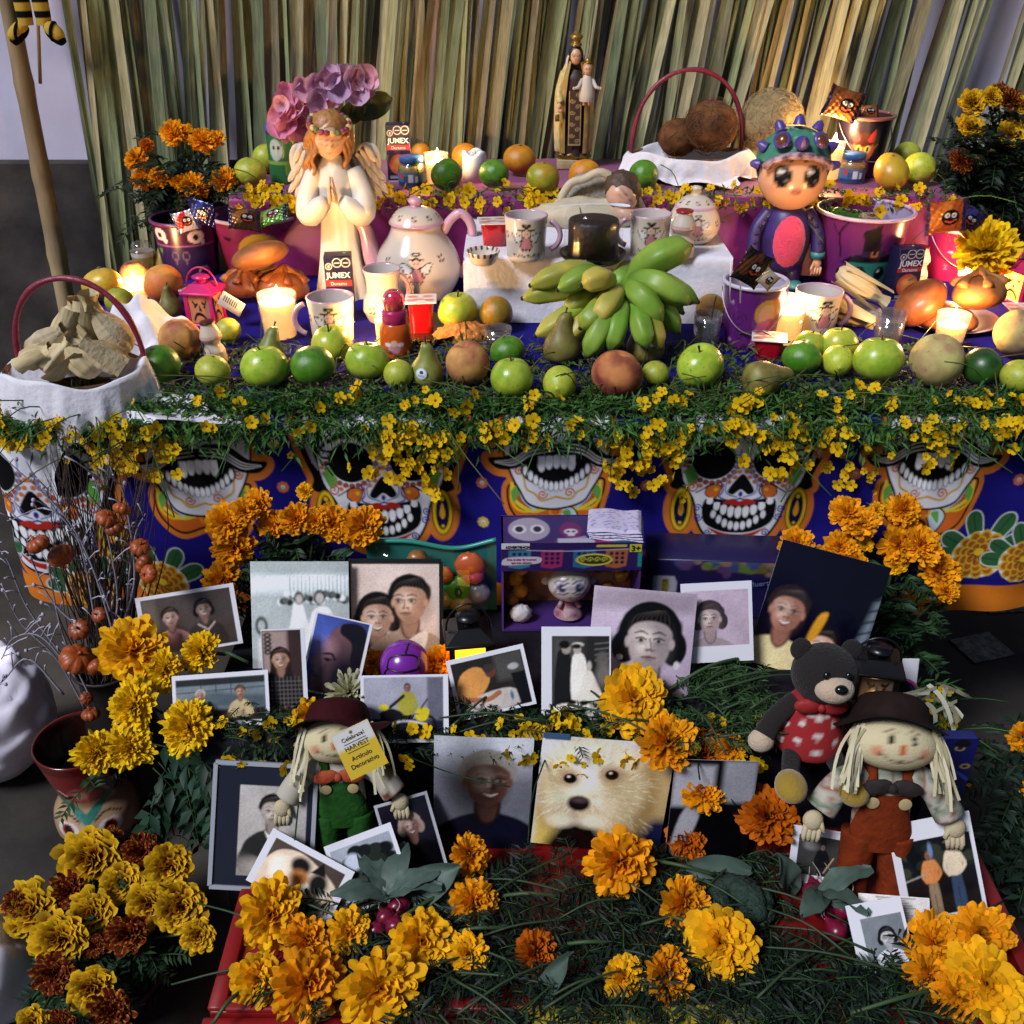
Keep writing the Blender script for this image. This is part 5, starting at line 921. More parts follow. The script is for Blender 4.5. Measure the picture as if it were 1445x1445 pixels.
wrapper(345, 310, TZ + .155, 22, 17, 'brown foil snack pack inside the large pink tub', ('4a2a18', '8a5a2c', '2a1a3a'), (R(-50), R(12), R(20))); wrapper(385, 305, TZ + .155, 24, 15, 'green foil snack pack inside the large pink tub', ('4e7a2c', '8aa04a', '1a1a20'), (R(-55), R(-20), R(-10)))
def tub2(q, r, h):
    q.rect(-9, h*.05, 9, h*.12, '3a1438'); q.poly([(-.07, h*.42), (.075, h*.42), (.05, h*.52), (.012, h*.56), (.0, h*.95), (-.03, h*.86), (-.025, h*.56), (-.05, h*.52)], '0e0b10'); q.rect(-.028, h*.53, .022, h*.6, '3a2440'); q.rect(-.008, h*.53, .006, h*.605, 'c4702c'); q.rect(-.005, h*.545, .003, h*.59, '0e0b10')
    q.poly([(-.05, h*.12), (.04, h*.12), (.045, h*.44), (-.052, h*.44)], '2f7f6a'); q.ell(-.026, h*.3, .013, .016, '0c0c0e'); q.ell(.02, h*.3, .013, .016, '0c0c0e'); q.ell(-.03, h*.33, .004, .004, 'd0d8d4'); q.ell(.016, h*.33, .004, .004, 'd0d8d4'); q.line([(-.02, h*.2), (-.004, h*.18), (.012, h*.2)], .003, '0c0c0e', sm=8); q.ell(-.004, h*.24, .007, .01, '4e9a62')
    q.line([(-.07, h*.5), (-.075, h*.8), (-.06, h*.95)], .004, '1a0f1c', sm=8); q.line([(-.075, h*.75), (-.09, h*.9)], .003, '1a0f1c'); q.line([(.08, h*.75), (.09, h*.95)], .004, '1a0f1c'); bat(q, .085, h*.75, .012)
bucket(1204, 402, 63, 46, 106, TZ, 'large clear purple candy tub with a square faced witch print', '6a2460', tub2, 'bda4bc', False, 'candy_tub', R(4), '9a8fae')
wrapper(1195, 302, TZ + .155, 30, 12, 'leafy green snack pack lying in the witch tub', ('3f7a22', '5f9a30', '1a1430'), (R(-75), R(6), R(0))); wrapper(1225, 306, TZ + .15, 18, 10, 'beige snack pack in the witch tub', ('a08a6a', 'b59a7a', '8a6a4a'), (R(-70), R(6), R(30)))
def mons(q, r, h):
    q.rect(-9, h*.62, 9, h*1.1, '3a1038'); q.rect(-9, h*.605, 9, h*.63, '7a4a74')
    for s, cy in ((-.043, .82), (.038, .78)): q.ell(s, h*cy, .018, .014, 'bdb0b8'); q.ell(s, h*(cy - .01), .006, .006, '0d0a10'); q.ell(s + .014, h*(cy - .1), .005, .006, 'bdb0b8')
    for s in (-.012, .012): q.ell(s, h*.45, .007, .009, '5a4a6a', ring=.001); q.line([(s, h*.4), (s, h*.3)], .003, '5a4a6a')
    q.ell(-.05, h*.12, .013, .013, '8a8a7a', ring=.003); q.ell(.05, h*.12, .013, .013, '8a8a7a', ring=.003); q.poly([(-.06, h*.55), (-.05, h*.45), (-.045, h*.55)], '4a7a34')
bucket(272, 385, 44, 37, 78, TZ, 'small dark purple monster eyed bucket beside the leaf screen', '1f1440', mons, '5a2a54', False, 'candy_bucket', 0, '241636')
wrapper(285, 300, TZ + .16, 20, 18, 'shiny blue foil wrapper sticking out of the monster bucket', ('14144a', '2a3a8a', '1a1a5a'), (R(10), R(10), R(-20))); wrapper(262, 312, TZ + .14, 16, 14, 'white and red printed pack in the monster bucket', ('b9b4c4', 'a8262a', '2a3a7a'), (R(0), R(-14), R(10))); wrapper(262, 288, TZ + .15, 12, 14, 'orange snack wrapper behind the blue foil in the monster bucket', ('9a5a2c', 'b98a6a', '3a2a1a'), (R(8), R(20), R(20)))
def imp(q, r, h):
    cx = -.028; q.poly([(cx - .022, h*.1), (cx + .022, h*.1), (cx + .012, h*.34), (cx - .012, h*.34)], 'a8283a', sm=20); q.ell(cx, h*.48, .026, .026, 'b9604a'); q.ell(cx, h*.66, .026, .016, '3a1a14'); 
    for s in (-1, 1): q.poly([(cx + s*.008, h*.66), (cx + s*.022, h*.62), (cx + s*.022, h*.84)], 'b0343a', sm=10); q.ell(cx + s*.010, h*.5, .0075, .008, 'c9b45a'); q.ell(cx + s*.010, h*.5, .003, .006, '140f10'); q.poly([(cx + s*.024, h*.48), (cx + s*.036, h*.6), (cx + s*.026, h*.56)], 'b9604a')
bucket(1208, 246, 38, 29, 84, PZ, 'black bucket with a red imp print on the purple tier', '150f26', imp, '8a5a54', True, 'candy_bucket', R(16), '4a2a20')
wrapper(1190, 147, 12.47, 26, 20, 'dark blue and copper foil snack pack sticking out of the imp bucket', ('7a4420', '9a5a2c', '17173f'), (R(6), R(16), R(6))); wrapper(1226, 158, 12.50, 14, 10, 'small copper foil pack in the imp bucket', ('8a4a24', 'a86a3a', '3a1a14'), (R(-40), R(0), R(0)))
def swirl(q, r, h):
    q.spiral(-.025, h*.3, .014, .0018, '4a1a30', 1.6); q.spiral(-.012, h*.2, .012, .0018, '4a1a30', 1.6, -1); q.spiral(.0, h*.38, .010, .0016, '4a1a30', 1.4)
    q.ell(.028, h*.5, .018, .026, 'c98a94', soft=.01); q.ell(.026, h*.62, .013, .012, 'cfa48c'); q.poly([(.012, h*.2), (.045, h*.2), (.036, h*.5), (.018, h*.5)], 'b96a8a', sm=16); q.ell(.045, h*.35, .012, .014, 'c9963a', soft=.008)
    for x, y in ((-.045, .6), (.06, .75), (-.05, .3), (.0, .8)): 
        for a in range(3): q.line([(x - .005*math.cos(a*PI/3), h*y - .005*math.sin(a*PI/3)), (x + .005*math.cos(a*PI/3), h*y + .005*math.sin(a*PI/3))], .001, 'c9a4c4')
bucket(1341, 390, 42, 33, 72, TZ, 'bright pink bucket with swirls near the big yellow marigold', 'a81f58', swirl, 'bfa0ac', True, 'candy_bucket', R(10), '8a3a5a')
wrapper(1335, 306, 12.08, 28, 22, 'orange foil wrapper with bug eyes in the pink swirl bucket', ('9a4a18', 'b5682a', '221c4a'), (R(0), R(-8), R(0))); wrapper(1366, 308, 12.12, 22, 15, 'dark violet foil wrapper behind the orange one in the pink swirl bucket', ('221c4a', '3a347a', '17123a'), (R(0), R(30), R(0)))
def swirl2(q, r, h):
    q.ell(.022, h*.62, .024, .026, 'b5843a'); q.ell(.022, h*.6, .016, .02, 'c9967e'); q.poly([(.0, h*.1), (.055, h*.1), (.045, h*.48), (.008, h*.48)], 'a84a7a', sm=16); q.spiral(-.03, h*.5, .016, .002, '34164a', 1.6); q.spiral(-.028, h*.25, .012, .002, '34164a', 1.6); q.ell(.045, h*.8, .014, .008, 'c46a3a', soft=.006)
    for x, y in ((-.045, .75), (-.0, .12), (-.05, .15)):
        for a in range(3): q.line([(x - .005*math.cos(a*PI/3), h*y - .005*math.sin(a*PI/3)), (x + .005*math.cos(a*PI/3), h*y + .005*math.sin(a*PI/3))], .001, 'c9a4d4')
bucket(1056, 484, 42, 35, 88, TZ, 'purple bucket with golden haired doll print beside the bright candle', '5a1f66', swirl2, 'bfb3c4', True, 'candy_bucket', R(-6), 'a8a0b4')
wrapper(1062, 378, 11.72, 20, 24, 'dark brown pointed foil snack pack in the purple bucket', ('1a1414', '5a3018', '3a2014'), (R(4), R(28), R(0))); wrapper(1084, 394, 11.70, 12, 12, 'pale clear candy pack in the purple bucket', ('b9a488', 'c9b49a', '9a7a5a'), (R(0), R(40), R(0)))
t = thing('lollipop_stick', 'white lollipop sticks in the purple bucket beside the doll hand', 'lollipop', tuple(at(1035, 380, Y=1.74)))
for dx in (0, .018): part('stick', tube([(dx, 0, -.06), (dx - .006, 0, .012)], .0012, 6), M('white_plastic'), t)
def lantern(px, pyb, wpx, hpx, z, label, col, rz=0, lit=None, glow=None, sad=True, tagc=None, roof='pink', emitp=.5):
    p = at(px, pyb, z=z); m = mpp(p); w_ = wpx*m; h = ztop(p, pyb - hpx) - z; t = thing('lantern', label, 'lantern', tuple(p), rz); mt = M('lantern_' + col, col, .32); b = h*.62
    part('base', box(w_, w_, h*.06, .002, 2), mt, t)
    for sx in (-1, 1):
        for sy in (-1, 1): part('corner_post', T(box(w_*.12, w_*.12, b - h*.06), (sx*w_*.41, sy*w_*.41, h*.06)), mt, t, smooth=False)
    part('top_frame', T(box(w_*1.12, w_*1.12, h*.06, .002, 2), (0, 0, b)), mt, t)
    s0 = w_*.5; v = np.array([(-s0*1.05, -s0*1.05, 0), (s0*1.05, -s0*1.05, 0), (s0*1.05, s0*1.05, 0), (-s0*1.05, s0*1.05, 0), (-s0*.5, -s0*.5, h*.12), (s0*.5, -s0*.5, h*.12), (s0*.5, s0*.5, h*.12), (-s0*.5, s0*.5, h*.12)]) + [0, 0, b + h*.06]
    part('roof', (v, [(0, 1, 5, 4), (1, 2, 6, 5), (2, 3, 7, 6), (3, 0, 4, 7), (4, 5, 6, 7)]), mt, t, smooth=False)
    part('chimney', T(lathe([(s0*.3, 0), (s0*.3, h*.08), (s0*.55, h*.09), (s0*.58, h*.12), (s0*.3, h*.16), (0, h*.17)], 20), (0, 0, b + h*.17)), mt, t)
    a = np.linspace(0, PI, 22); part('handle', tube(np.stack([s0*1.0*np.cos(a), 0*a, b + h*.1 + h*.36*np.sin(a)], 1), .0018, 6), mt, t)
    u, v_ = np.meshgrid(np.linspace(-1, 1, 40), np.linspace(0, 1, 48), indexing='ij'); q = Cv(u, v_, glow or 'c48a6a', .05)
    if sad:
        q.line([(-.6, .78), (-.35, .66), (-.15, .7)], .1, '120c0c', sm=8); q.line([(.3, .75), (.55, .7), (.7, .8)], .1, '120c0c', sm=8); q.poly([(0, .7), (.25, .42), (-.05, .45)], '120c0c'); q.line([(-.6, .12), (-.3, .32), (.2, .3), (.65, .1)], .12, '120c0c', sm=14); q.ell(-.4, .6, .1, .05, '120c0c'); q.ell(.5, .6, .1, .05, '120c0c')
    m_ = M('lantern_pane', vc=True, rough=.3, thin=True) if not lit else M('lit_pane_' + lit, glow, .4, emit=lit, es=emitp)
    for k in range(4):
        o = G().add((np.stack([u.ravel()*w_*.34, 0*u.ravel() - w_*.42, h*.075 + v_.ravel()*(b - h*.09)], 1), gridf(40, 48)), q.c).obj('pane', m_, t); o.rotation_euler.z = k*PI/2
    if tagc:
        g = thing_tag = part('price_tag', T(box(34*m, .0012, 22*m, .0004), (w_*1.0, -w_*.55, b*.62), (0, R(32), 0)), M('tag_card', 'c9bdaa', .7), t)
        for k in range(7): part('print', T(box(1.1*m, .0004, 9*m), (w_*1.0 + (k - 2)*2.6*m, -w_*.55 - .001, b*.66 - k*1.7*m + 12*m), (0, R(32), 0)), M('black_ink', '111111', .6), g, smooth=False)
    return t
lantern(293, 455, 44, 72, TZ, 'pink plastic lantern with a sad pumpkin face and price tag', 'a81a66', R(-8), tagc=1)
lt = lantern(1440, 425, 50, 72, TZ + .01, 'glowing pink lantern at the table end cut by the picture edge', 'b52058', R(20), glow='d8a04a')
o = inst('flame', flame_mesh, lt, (-.0, -.01, .03), None, .010); L = bpy.data.lights.new('candle_light', 'POINT'); L.energy = CANDLE*.7; L.color = (1, .56, .2); L.shadow_soft_size = .01; inst('candle_light', L, lt, (0, 0, .045))
# small skull cup by the screen and the green snack can behind the angel
p = at(206, 385, z=TZ); m = mpp(p); h = ztop(p, 340) - TZ; r = 16*m; t = thing('skull_cup', 'small clear lidded cup with a green skull print beside the yellow pear', 'cup', tuple(p))
vf, c = plathe([(0, 0), (r*.8, 0), (r, h*.7)], 40, 70, '7d8a4a', lambda q: (q.rect(-9, h*.55, 9, h, 'bfb6a8'), skullpaint(q, 0, h*.33, .009, '4e5a2c')), r); G().add(vf, c).obj('cup_body', VCS, t); part('lid', lathe(cat([(r*1.05, h*.7), (r*1.05, h*.74), (r*.95, h*.78), (r*.75, h*.96), (0, h)], 14), 30), clear, t)
p = at(405, 256, z=PZ); m = mpp(p); h = ztop(p, 175) - PZ; r = 22*m; t = thing('snack_can', 'green printed snack can with blue lid behind the angel wing', 'can', tuple(p))
vf, c = plathe([(0, 0), (r*.98, 0), (r, .003), (r, h*.93)], 60, 80, '2f6a3a', lambda q: (q.ell(-.012, h*.6, .016, .024, 'b4bdb0'), q.ell(-.016, h*.64, .003, .004, '101410'), q.ell(-.004, h*.64, .003, .004, '101410'), q.rect(-9, h*.35, 9, h*.4, '8aa04a'), q.ell(.02, h*.25, .014, .02, '6a9a3a'), q.rect(-9, h*.85, 9, h, '1d2a5a')), r); G().add(vf, c).obj('can_body', VCS, t); part('lid', lathe([(r*1.03, h*.91), (r*1.04, h), (0, h)], 30), M('blue_lid'), t)

# ================================================================ BASKETS
def basket(px, pyb, rxp, hpx, z, label, napl, hk, hand, napseed, ryk=.75, hz=None, half=1.5, rot=0, napang=0, edge_y=-9):
    p = at(px, pyb, z=z); m = mpp(p); rx = rxp*m; ry = rx*ryk; h = hpx*m; t = thing('basket', label, 'basket', tuple(p), rot); wm = M('woven_cane', '8a6038', .7, bump=.8, bs=60, var=.3, vs_=30)
    part('bowl', grid(60, 14, lambda u, v: ((.72 + .28*v)*rx*(1 + .012*np.sin(v*40))*np.cos(2*PI*u), (.72 + .28*v)*ry*(1 + .012*np.sin(v*40))*np.sin(2*PI*u), h*v*.96 + .002), True), wm, t)
    part('floor', lathe([(0, .003), (rx*.72, .003)], 30), wm, t)
    a = np.linspace(0, PI, 40); tw = .0022*np.sin(a*40); part('handle', tube(np.stack([rx*.95*np.cos(a), 0*a + hand[2], h*.8 + hand[0]*m*np.sin(a)**.8], 1), .0052 + .0007*np.sin(a*70), 8), M('red_cane', '7a1f36', .45, bump=.5, bs=80), t)
    nk = thing('napkin', napl, 'napkin', tuple(p), rot)
    def f(u, v):
        a = 2*PI*u; aa = a + napang; full = half*min(rx, ry)*.82/np.maximum(abs(np.cos(aa)), abs(np.sin(aa)))**1.9   # square cloth: corners hang lower
        hang = np.clip(full - min(rx, ry)*.72, .015, None)
        inn = v < .35; t1 = np.clip(v/.35, 0, 1); t2 = np.clip((v - .35)/.65, 0, 1)
        ro = 1.04 + .05*np.sin(t2*PI) + .10*t2; wav = .06*np.sin(a*5 + napseed) + .04*np.sin(a*9 + 2*napseed) + .03*np.sin(a*17) + .035*np.sin(a*26 + 4*t2)
        k = np.where(inn, .55 + .47*t1, ro + wav*t2)
        zz = (.12*np.sin(a*3 + napseed) + .04*np.sin(a*7))*h*np.sin(PI*np.clip(v/.7, 0, 1)) + np.where(inn, h*(.45 + .62*t1), h*1.07 - hang*t2*(1 - .12*t2) + .003*np.sin(a*13 + napseed)*np.sin(PI*t2) + .012*np.sin(t2*PI)*np.sin(a*4 + napseed))
        free = p.y + k*ry*np.sin(a) < edge_y; zz = np.where(free, zz, np.maximum(zz, .0035 + .006*(1 + np.sin(a*9 + napseed)))); drop = np.clip(.006 - (h*1.07 - hang*t2), 0, None); k = k + np.where(free, 0, drop/rx*.9)
        return k*rx*np.cos(a), k*ry*np.sin(a), zz
    part('cloth', grid(150, 40, f, True), wht, nk); return t, p, m, rx, ry, h
bk, p, m, rx, ry, h = basket(116, 568, 96, 54, TZ + .004, 'red handled basket lined with a white napkin full of corn husk tamales', 'white napkin hanging in points over the husk basket edge', 1, (128, 0, .03), 1.3, .74, half=2.3, rot=R(-4), napang=R(65), edge_y=CLY + .004)
random.seed(11)
for k, (px, py, L, r_, rx_, ry_, lb) in enumerate(((66, 478, 66, 20, -20, 34, 'dark wrinkled husk tamale at the left of the basket'), (96, 455, 70, 20, -12, 62, 'tan husk tamale rising behind the dark one'), (128, 450, 72, 21, -8, 82, 'tall pale husk tamale in the basket middle'), (158, 462, 70, 20, -14, 122, 'brown striped husk tamale near the handle'), (84, 496, 66, 20, -34, 44, 'open ended husk tamale lying in front of the tan one'), (116, 498, 66, 20, -36, 128, 'short husk tamale with folded tip at the basket front'), (150, 496, 62, 19, -30, 142, 'pale husk tamale beside the napkin fold'), (52, 496, 56, 17, -24, 28, 'thin grey husk tamale at the basket rim'))):
    pp = at(px, py + 6, Y=1.545 + (500 - py)*.0016); t = tamale(px, py, .8, L, r_*1.25, lb, (R(rx_*.4), R(-ry_), R(random.uniform(-10, 10))), huskd if k % 3 == 0 else huskm); t.location = pp
# loose napkin bunched over the basket's right end
p = at(198, 500, z=TZ); m = mpp(p); nk = thing('folded_napkin', 'white cloth bunched up between the husk basket and the dark lime', 'napkin', tuple(p)); 
def fb_(u, v):
    x = (u - .5)*110*m; y = (v - .5)*.17 + .02; d = np.hypot(x/(52*m), (y - .03)/.075); z = 62*m*np.exp(-d**2*1.3) + .012*np.sin(u*17 + v*6)*np.exp(-d*.5) + .008*np.sin(v*23 - u*9) + .012; return x + .01*np.sin(v*9), y - .0*u, np.maximum(z, .004)
part('cloth', grid(60, 60, fb_), wht, nk)
bk, p, m, rx, ry, h = basket(968, 250, 82, 34, PZ + .002, 'red handled basket with coconuts on the purple tier', 'white napkin draped over the coconut basket', 1, (112, 0, .02), 2.7, .62, half=1.75, rot=R(3), napang=R(30))
coco = M('coconut_shell', '6a4424', .8, .2, var=.4, vs_=18, col2='3c2212', bump=1, bs=50); fib = M('coconut_fibre', '6a4c30', .85, rnd=.2); fibp = M('pale_coconut_fibre', 'a8936a', .85)
def coconut(px, py, r, Y, label, hairy, mt):
    p = at(px, py, Y=Y); m = mpp(p); R_ = r*m; t = thing('coconut', label, 'coconut', tuple(p)); part('shell', rough_ell(R_, R_, R_*.92, .02, 9, 36, 26, px), mt, t)
    g = G(); rs = np.random.default_rng(px)
    for k in range(hairy):
        d = rs.normal(size=3); d /= np.linalg.norm(d); tg = np.cross(d, rs.normal(size=3)); tg /= np.linalg.norm(tg); q = np.linspace(0, 1, 5)[:, None]
        P = d*R_*(1.0 + .05*np.sin(q*PI)) + tg*R_*.55*(q - .5) + d*R_*-.05*(2*q - 1)**2; g.add(tube(P, .0004, 3))
    g.obj('fibres', fib if mt is coco else fibp, t)['kind'] = 'stuff'
coconut(1003, 178, 38, 2.50, 'dark hairy coconut in the middle of the coconut basket', 180, coco); coconut(957, 194, 28, 2.52, 'smaller dark coconut at the side of the coconut basket', 60, coco); coconut(1088, 172, 44, 2.56, 'pale shaggy coconut behind the doll hood', 420, M('pale_husk', '8f7a52', .9, var=.3, vs_=20, bump=1, bs=60))

# ================================================================ PHOTOGRAPHS (flat prints propped up on the tiers)
def bust(q, cx, cy, s, skin='a89484', hair='1a1614', cloth='3a3634', fem=False, turn=0, shade='5a4a42', smile=False, tie=False, longhair=False, cap=None, old=False, glasses=False, wide=1.0):
    E = lambda x, y, rx, ry, c, **k: q.ell(cx + x*s, cy + y*s, rx*s, ry*s, c, **k)
    L = lambda pts, w, c, **k: q.line([(cx + x*s, cy + y*s) for x, y in pts], (np.array(w)*s if np.ndim(w) else w*s), c, sm=10, soft=max(q.soft, .035*s), **k)
    P = lambda pts, c, **k: q.poly([(cx + x*s, cy + y*s) for x, y in pts], c, sm=36, soft=max(q.soft, .055*s), **k)
    if longhair: P([(-.55, .3), (-.6, -.5), (-.75, -1.2), (-.3, -1.3), (.3, -1.3), (.72, -1.2), (.6, -.5), (.55, .3), (0, .75)], hair)
    P([(-1.25*wide, -2.6), (-1.2*wide, -1.5), (-.75*wide, -1.0), (-.2, -.78), (.2, -.78), (.75*wide, -1.0), (1.2*wide, -1.5), (1.25*wide, -2.6)], cloth)
    P([(-.22, -.4), (-.25, -.85), (0, -1.1), (.25, -.85), (.22, -.4)], shade); P([(-.2, -.5), (-.14, -.9), (0, -1.02), (.16, -.9), (.2, -.5)], skin, a=.55)
    if tie: P([(-.3, -.85), (0, -1.35), (.3, -.85), (.12, -1.0), (-.12, -1.0)], 'c9c4bd'); L([(0, -1.1), (0, -1.9)], .16, '1a1614')
    E(0, .18, .56 if not fem else .62, .56 if not fem else .62, hair)
    for k in range(15): a_ = PI*(k/14.); E(.47*math.cos(a_)*(1.12 if fem else 1), .16 + .46*math.sin(a_), .1 + .02*((k*7) % 3), .1 + .015*((k*5) % 3), hair, soft=.08*s)
    if fem and not longhair: E(-.5, -.15, .26, .34, hair); E(.5, -.12, .26, .36, hair)
    t = turn*.12
    P([(-.43, .22), (-.42, -.15), (-.3, -.46), (0, -.62), (.3, -.46), (.42, -.15), (.43, .22), (.2, .42), (-.2, .42)], skin)
    E(.26 - t, -.12, .22, .4, shade, a=.42, soft=.25*s); E(-.14, .12, .22, .2, 'd8cdc0', a=.35, soft=.2*s); E(0, -.5, .26, .14, shade, a=.4, soft=.15*s); E(-.34, -.05, .1, .3, shade, a=.25, soft=.2*s); E(-.16, -.16, .13, .1, 'd8cdc0', a=.3, soft=.15*s); E(.02, -.08, .04, .13, 'd8cdc0', a=.35, soft=.06*s); E(0, .3, .3, .1, shade, a=.3, soft=.15*s)
    P([(-.46, .2), (-.36, .42), (0, .58), (.36, .42), (.46, .2), (.3, .34), (t, .40), (-.3, .34)], hair)
    for k in range(9): L([(-.42 + .1*k, .25 + .2*math.sin(k*.39)), (-.3 + .08*k, .5), (.1 + .02*k, .62)], .02, '6a615a', a=.25)
    for k in (-1, 1):
        x = k*.18 + t; E(x, .0, .085, .036, 'a89f96'); E(x + turn*.02, .0, .04, .04, '17110f'); L([(x - .1, .03), (x, .06), (x + .1, .025)], .026, '17110f'); L([(x - .13, .14), (x, .18), (x + .13, .13)], [.02, .045, .018], hair if not old else '6a625c', a=.8); E(x, -.04, .1, .05, shade, a=.4, soft=.06*s)
        if glasses: E(x, .0, .15, .12, '1a1614', ring=.018*s)
        E(k*.45, -.05, .06, .11, skin)
    L([(t*1.2, .03), (t*1.6 + .04, -.15), (t*1.2 - .03, -.19)], .04, shade, a=.75); E(t + .06, -.2, .05, .03, '3a2a24', a=.6, soft=.04*s); E(t - .05, -.2, .04, .03, '3a2a24', a=.5, soft=.04*s)
    if smile: P([(-.17 + t, -.3), (t, -.34), (.17 + t, -.3), (t, -.44)], '3a1f1c'); P([(-.14 + t, -.31), (t, -.34), (.14 + t, -.31), (t, -.385)], 'd6cec6')
    else: L([(-.14 + t, -.345), (t, -.335), (.14 + t, -.345)], [.02, .05, .02], '5a2f2a' if fem else '4a302a'); E(t, -.385, .09, .03, shade, a=.5, soft=.04*s)
    if cap: P([(-.48, .3), (-.42, .55), (0, .7), (.42, .55), (.48, .3), (0, .4)], cap)
def standing(q, cx, cy, s, skin, hair, top, bot, arms=True, hat=None):
    P = lambda pts, c: q.poly([(cx + x*s, cy + y*s) for x, y in pts], c, sm=26)
    P([(-.16, 0), (-.2, -1.6), (-.02, -1.6), (0, -.5), (.02, -1.6), (.2, -1.6), (.17, 0)], bot); P([(-.26, .72), (-.22, 0), (.22, 0), (.26, .72), (.08, .82), (-.08, .82)], top)
    if arms:
        q.line([(cx - .24*s, cy + .65*s), (cx - .34*s, cy + .25*s), (cx - .22*s, cy - .02*s)], .12*s, top, sm=8); q.line([(cx + .24*s, cy + .65*s), (cx + .36*s, cy + .28*s), (cx + .2*s, cy + .05*s)], .12*s, top, sm=8)
    q.ell(cx, cy + 1.0*s, .13*s, .17*s, hair); q.ell(cx, cy + .96*s, .105*s, .14*s, skin); q.ell(cx + .04*s, cy + .94*s, .05*s, .1*s, '5a4438', a=.4, soft=.05*s)
    for k in (-1, 1): q.ell(cx + k*.045*s, cy + .98*s, .018*s, .015*s, '1a1210')
    q.line([(cx - .04*s, cy + .89*s), (cx + .04*s, cy + .89*s)], .015*s, '4a2a24')
    if hat: q.ell(cx, cy + 1.12*s, .2*s, .05*s, hat); q.ell(cx, cy + 1.16*s, .11*s, .09*s, hat)
PHN = 0
def photo(cx, cy, wp, hp, roll, z, label, fn, border=(0, 0, 0, 0), bcol='d6d6dd', lean=28, yaw=0, bg='8a8580', curl=.0, name='photograph', edge=None, res=96, glare=False):
    x, dy, dz = ray(cx, cy); ln = R(lean); Y = 1.1
    for _ in range(40):
        c = at(cx, cy, Y=Y); m = mpp(c); H = hp*m/max(.5, math.cos(elev(c) - ln)); W = wp*m
        ext = (H/2*abs(math.cos(R(roll))) + W/2*abs(math.sin(R(roll))))*math.cos(ln); err = c.z - ext - z; Y += err*.8
    t = thing(name, label, 'photograph', tuple(c)); t.rotation_mode = 'QUATERNION'; t.rotation_quaternion = Quaternion((0, 0, 1), R(yaw)) @ Quaternion((1, 0, 0), -ln) @ Quaternion((0, 1, 0), -R(roll))
    nx, ny = max(20, int(res*W/max(W, H))), max(20, int(res*H/max(W, H)))
    u, v = np.meshgrid(np.linspace(0, 1, nx), np.linspace(0, 1, ny), indexing='ij')
    l, b, r_, tp = border; iw, ih = 1 - l - r_, 1 - b - tp; asp = (W*iw)/(H*ih)
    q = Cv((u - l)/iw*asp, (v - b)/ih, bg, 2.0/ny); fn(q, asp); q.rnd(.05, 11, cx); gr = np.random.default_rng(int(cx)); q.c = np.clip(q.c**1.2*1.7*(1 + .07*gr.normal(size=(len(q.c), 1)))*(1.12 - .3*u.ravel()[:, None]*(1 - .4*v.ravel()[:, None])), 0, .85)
    out = (u.ravel() < l) | (u.ravel() > 1 - r_) | (v.ravel() < b) | (v.ravel() > 1 - tp); q.c[out] = lin(bcol)
    cu = lambda X, Z: curl*(X/W*2)**2*W*.5 + curl*.4*(Z/H)*X
    X = (u.ravel() - .5)*W; Z = (v.ravel() - .5)*H
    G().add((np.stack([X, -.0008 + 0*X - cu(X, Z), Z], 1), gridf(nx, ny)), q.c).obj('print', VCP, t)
    gb = grid(12, 12, lambda u, v: ((u - .5)*W, .0 - cu((u - .5)*W, (v - .5)*H), (v - .5)*H)); part('card', gb, M('card_back', 'b9b7bd', .7), t)
    if edge:
        for (a0, a1, s0, s1) in ((0, H/2, W*1.02, .006), (0, -H/2, W*1.02, .006)): part('frame_edge', T(box(s0, .006, s1), (a0, -.001, a1 - .003)), edge, t, smooth=False)
        for sx in (-1, 1): part('frame_edge', T(box(.006, .006, H*.985), (sx*W*.507, -.001, -H*.4925)), edge, t, smooth=False)
    return t
WB = (.05, .05, .05, .05); blkf = M('black_frame', '0b0b0c', .35)
GREY = dict(skin='8f8a86', shade='4f4b49')
def f_couple1(q, a): q.c[:] = lin('4a423f'); q.rect(0, .0, .25, 1, '5f5750', soft=.1); bust(q, a*.3, .62, .27, '9a8078', '2a2220', 'a8837c', shade='6a4c44'); bust(q, a*.68, .68, .26, '8a6f66', '14100f', '3a3330', fem=True, shade='57403a', smile=True); q.line([(a*.6, .42), (a*.7, .3), (a*.78, .42)], .03, 'a89a94')
photo(267, 876, 138, 86, 7, BZ + .0, 'sepia print of a young couple with white border below the orange marigolds', f_couple1, (.05, .04, .05, .06), yaw=4)
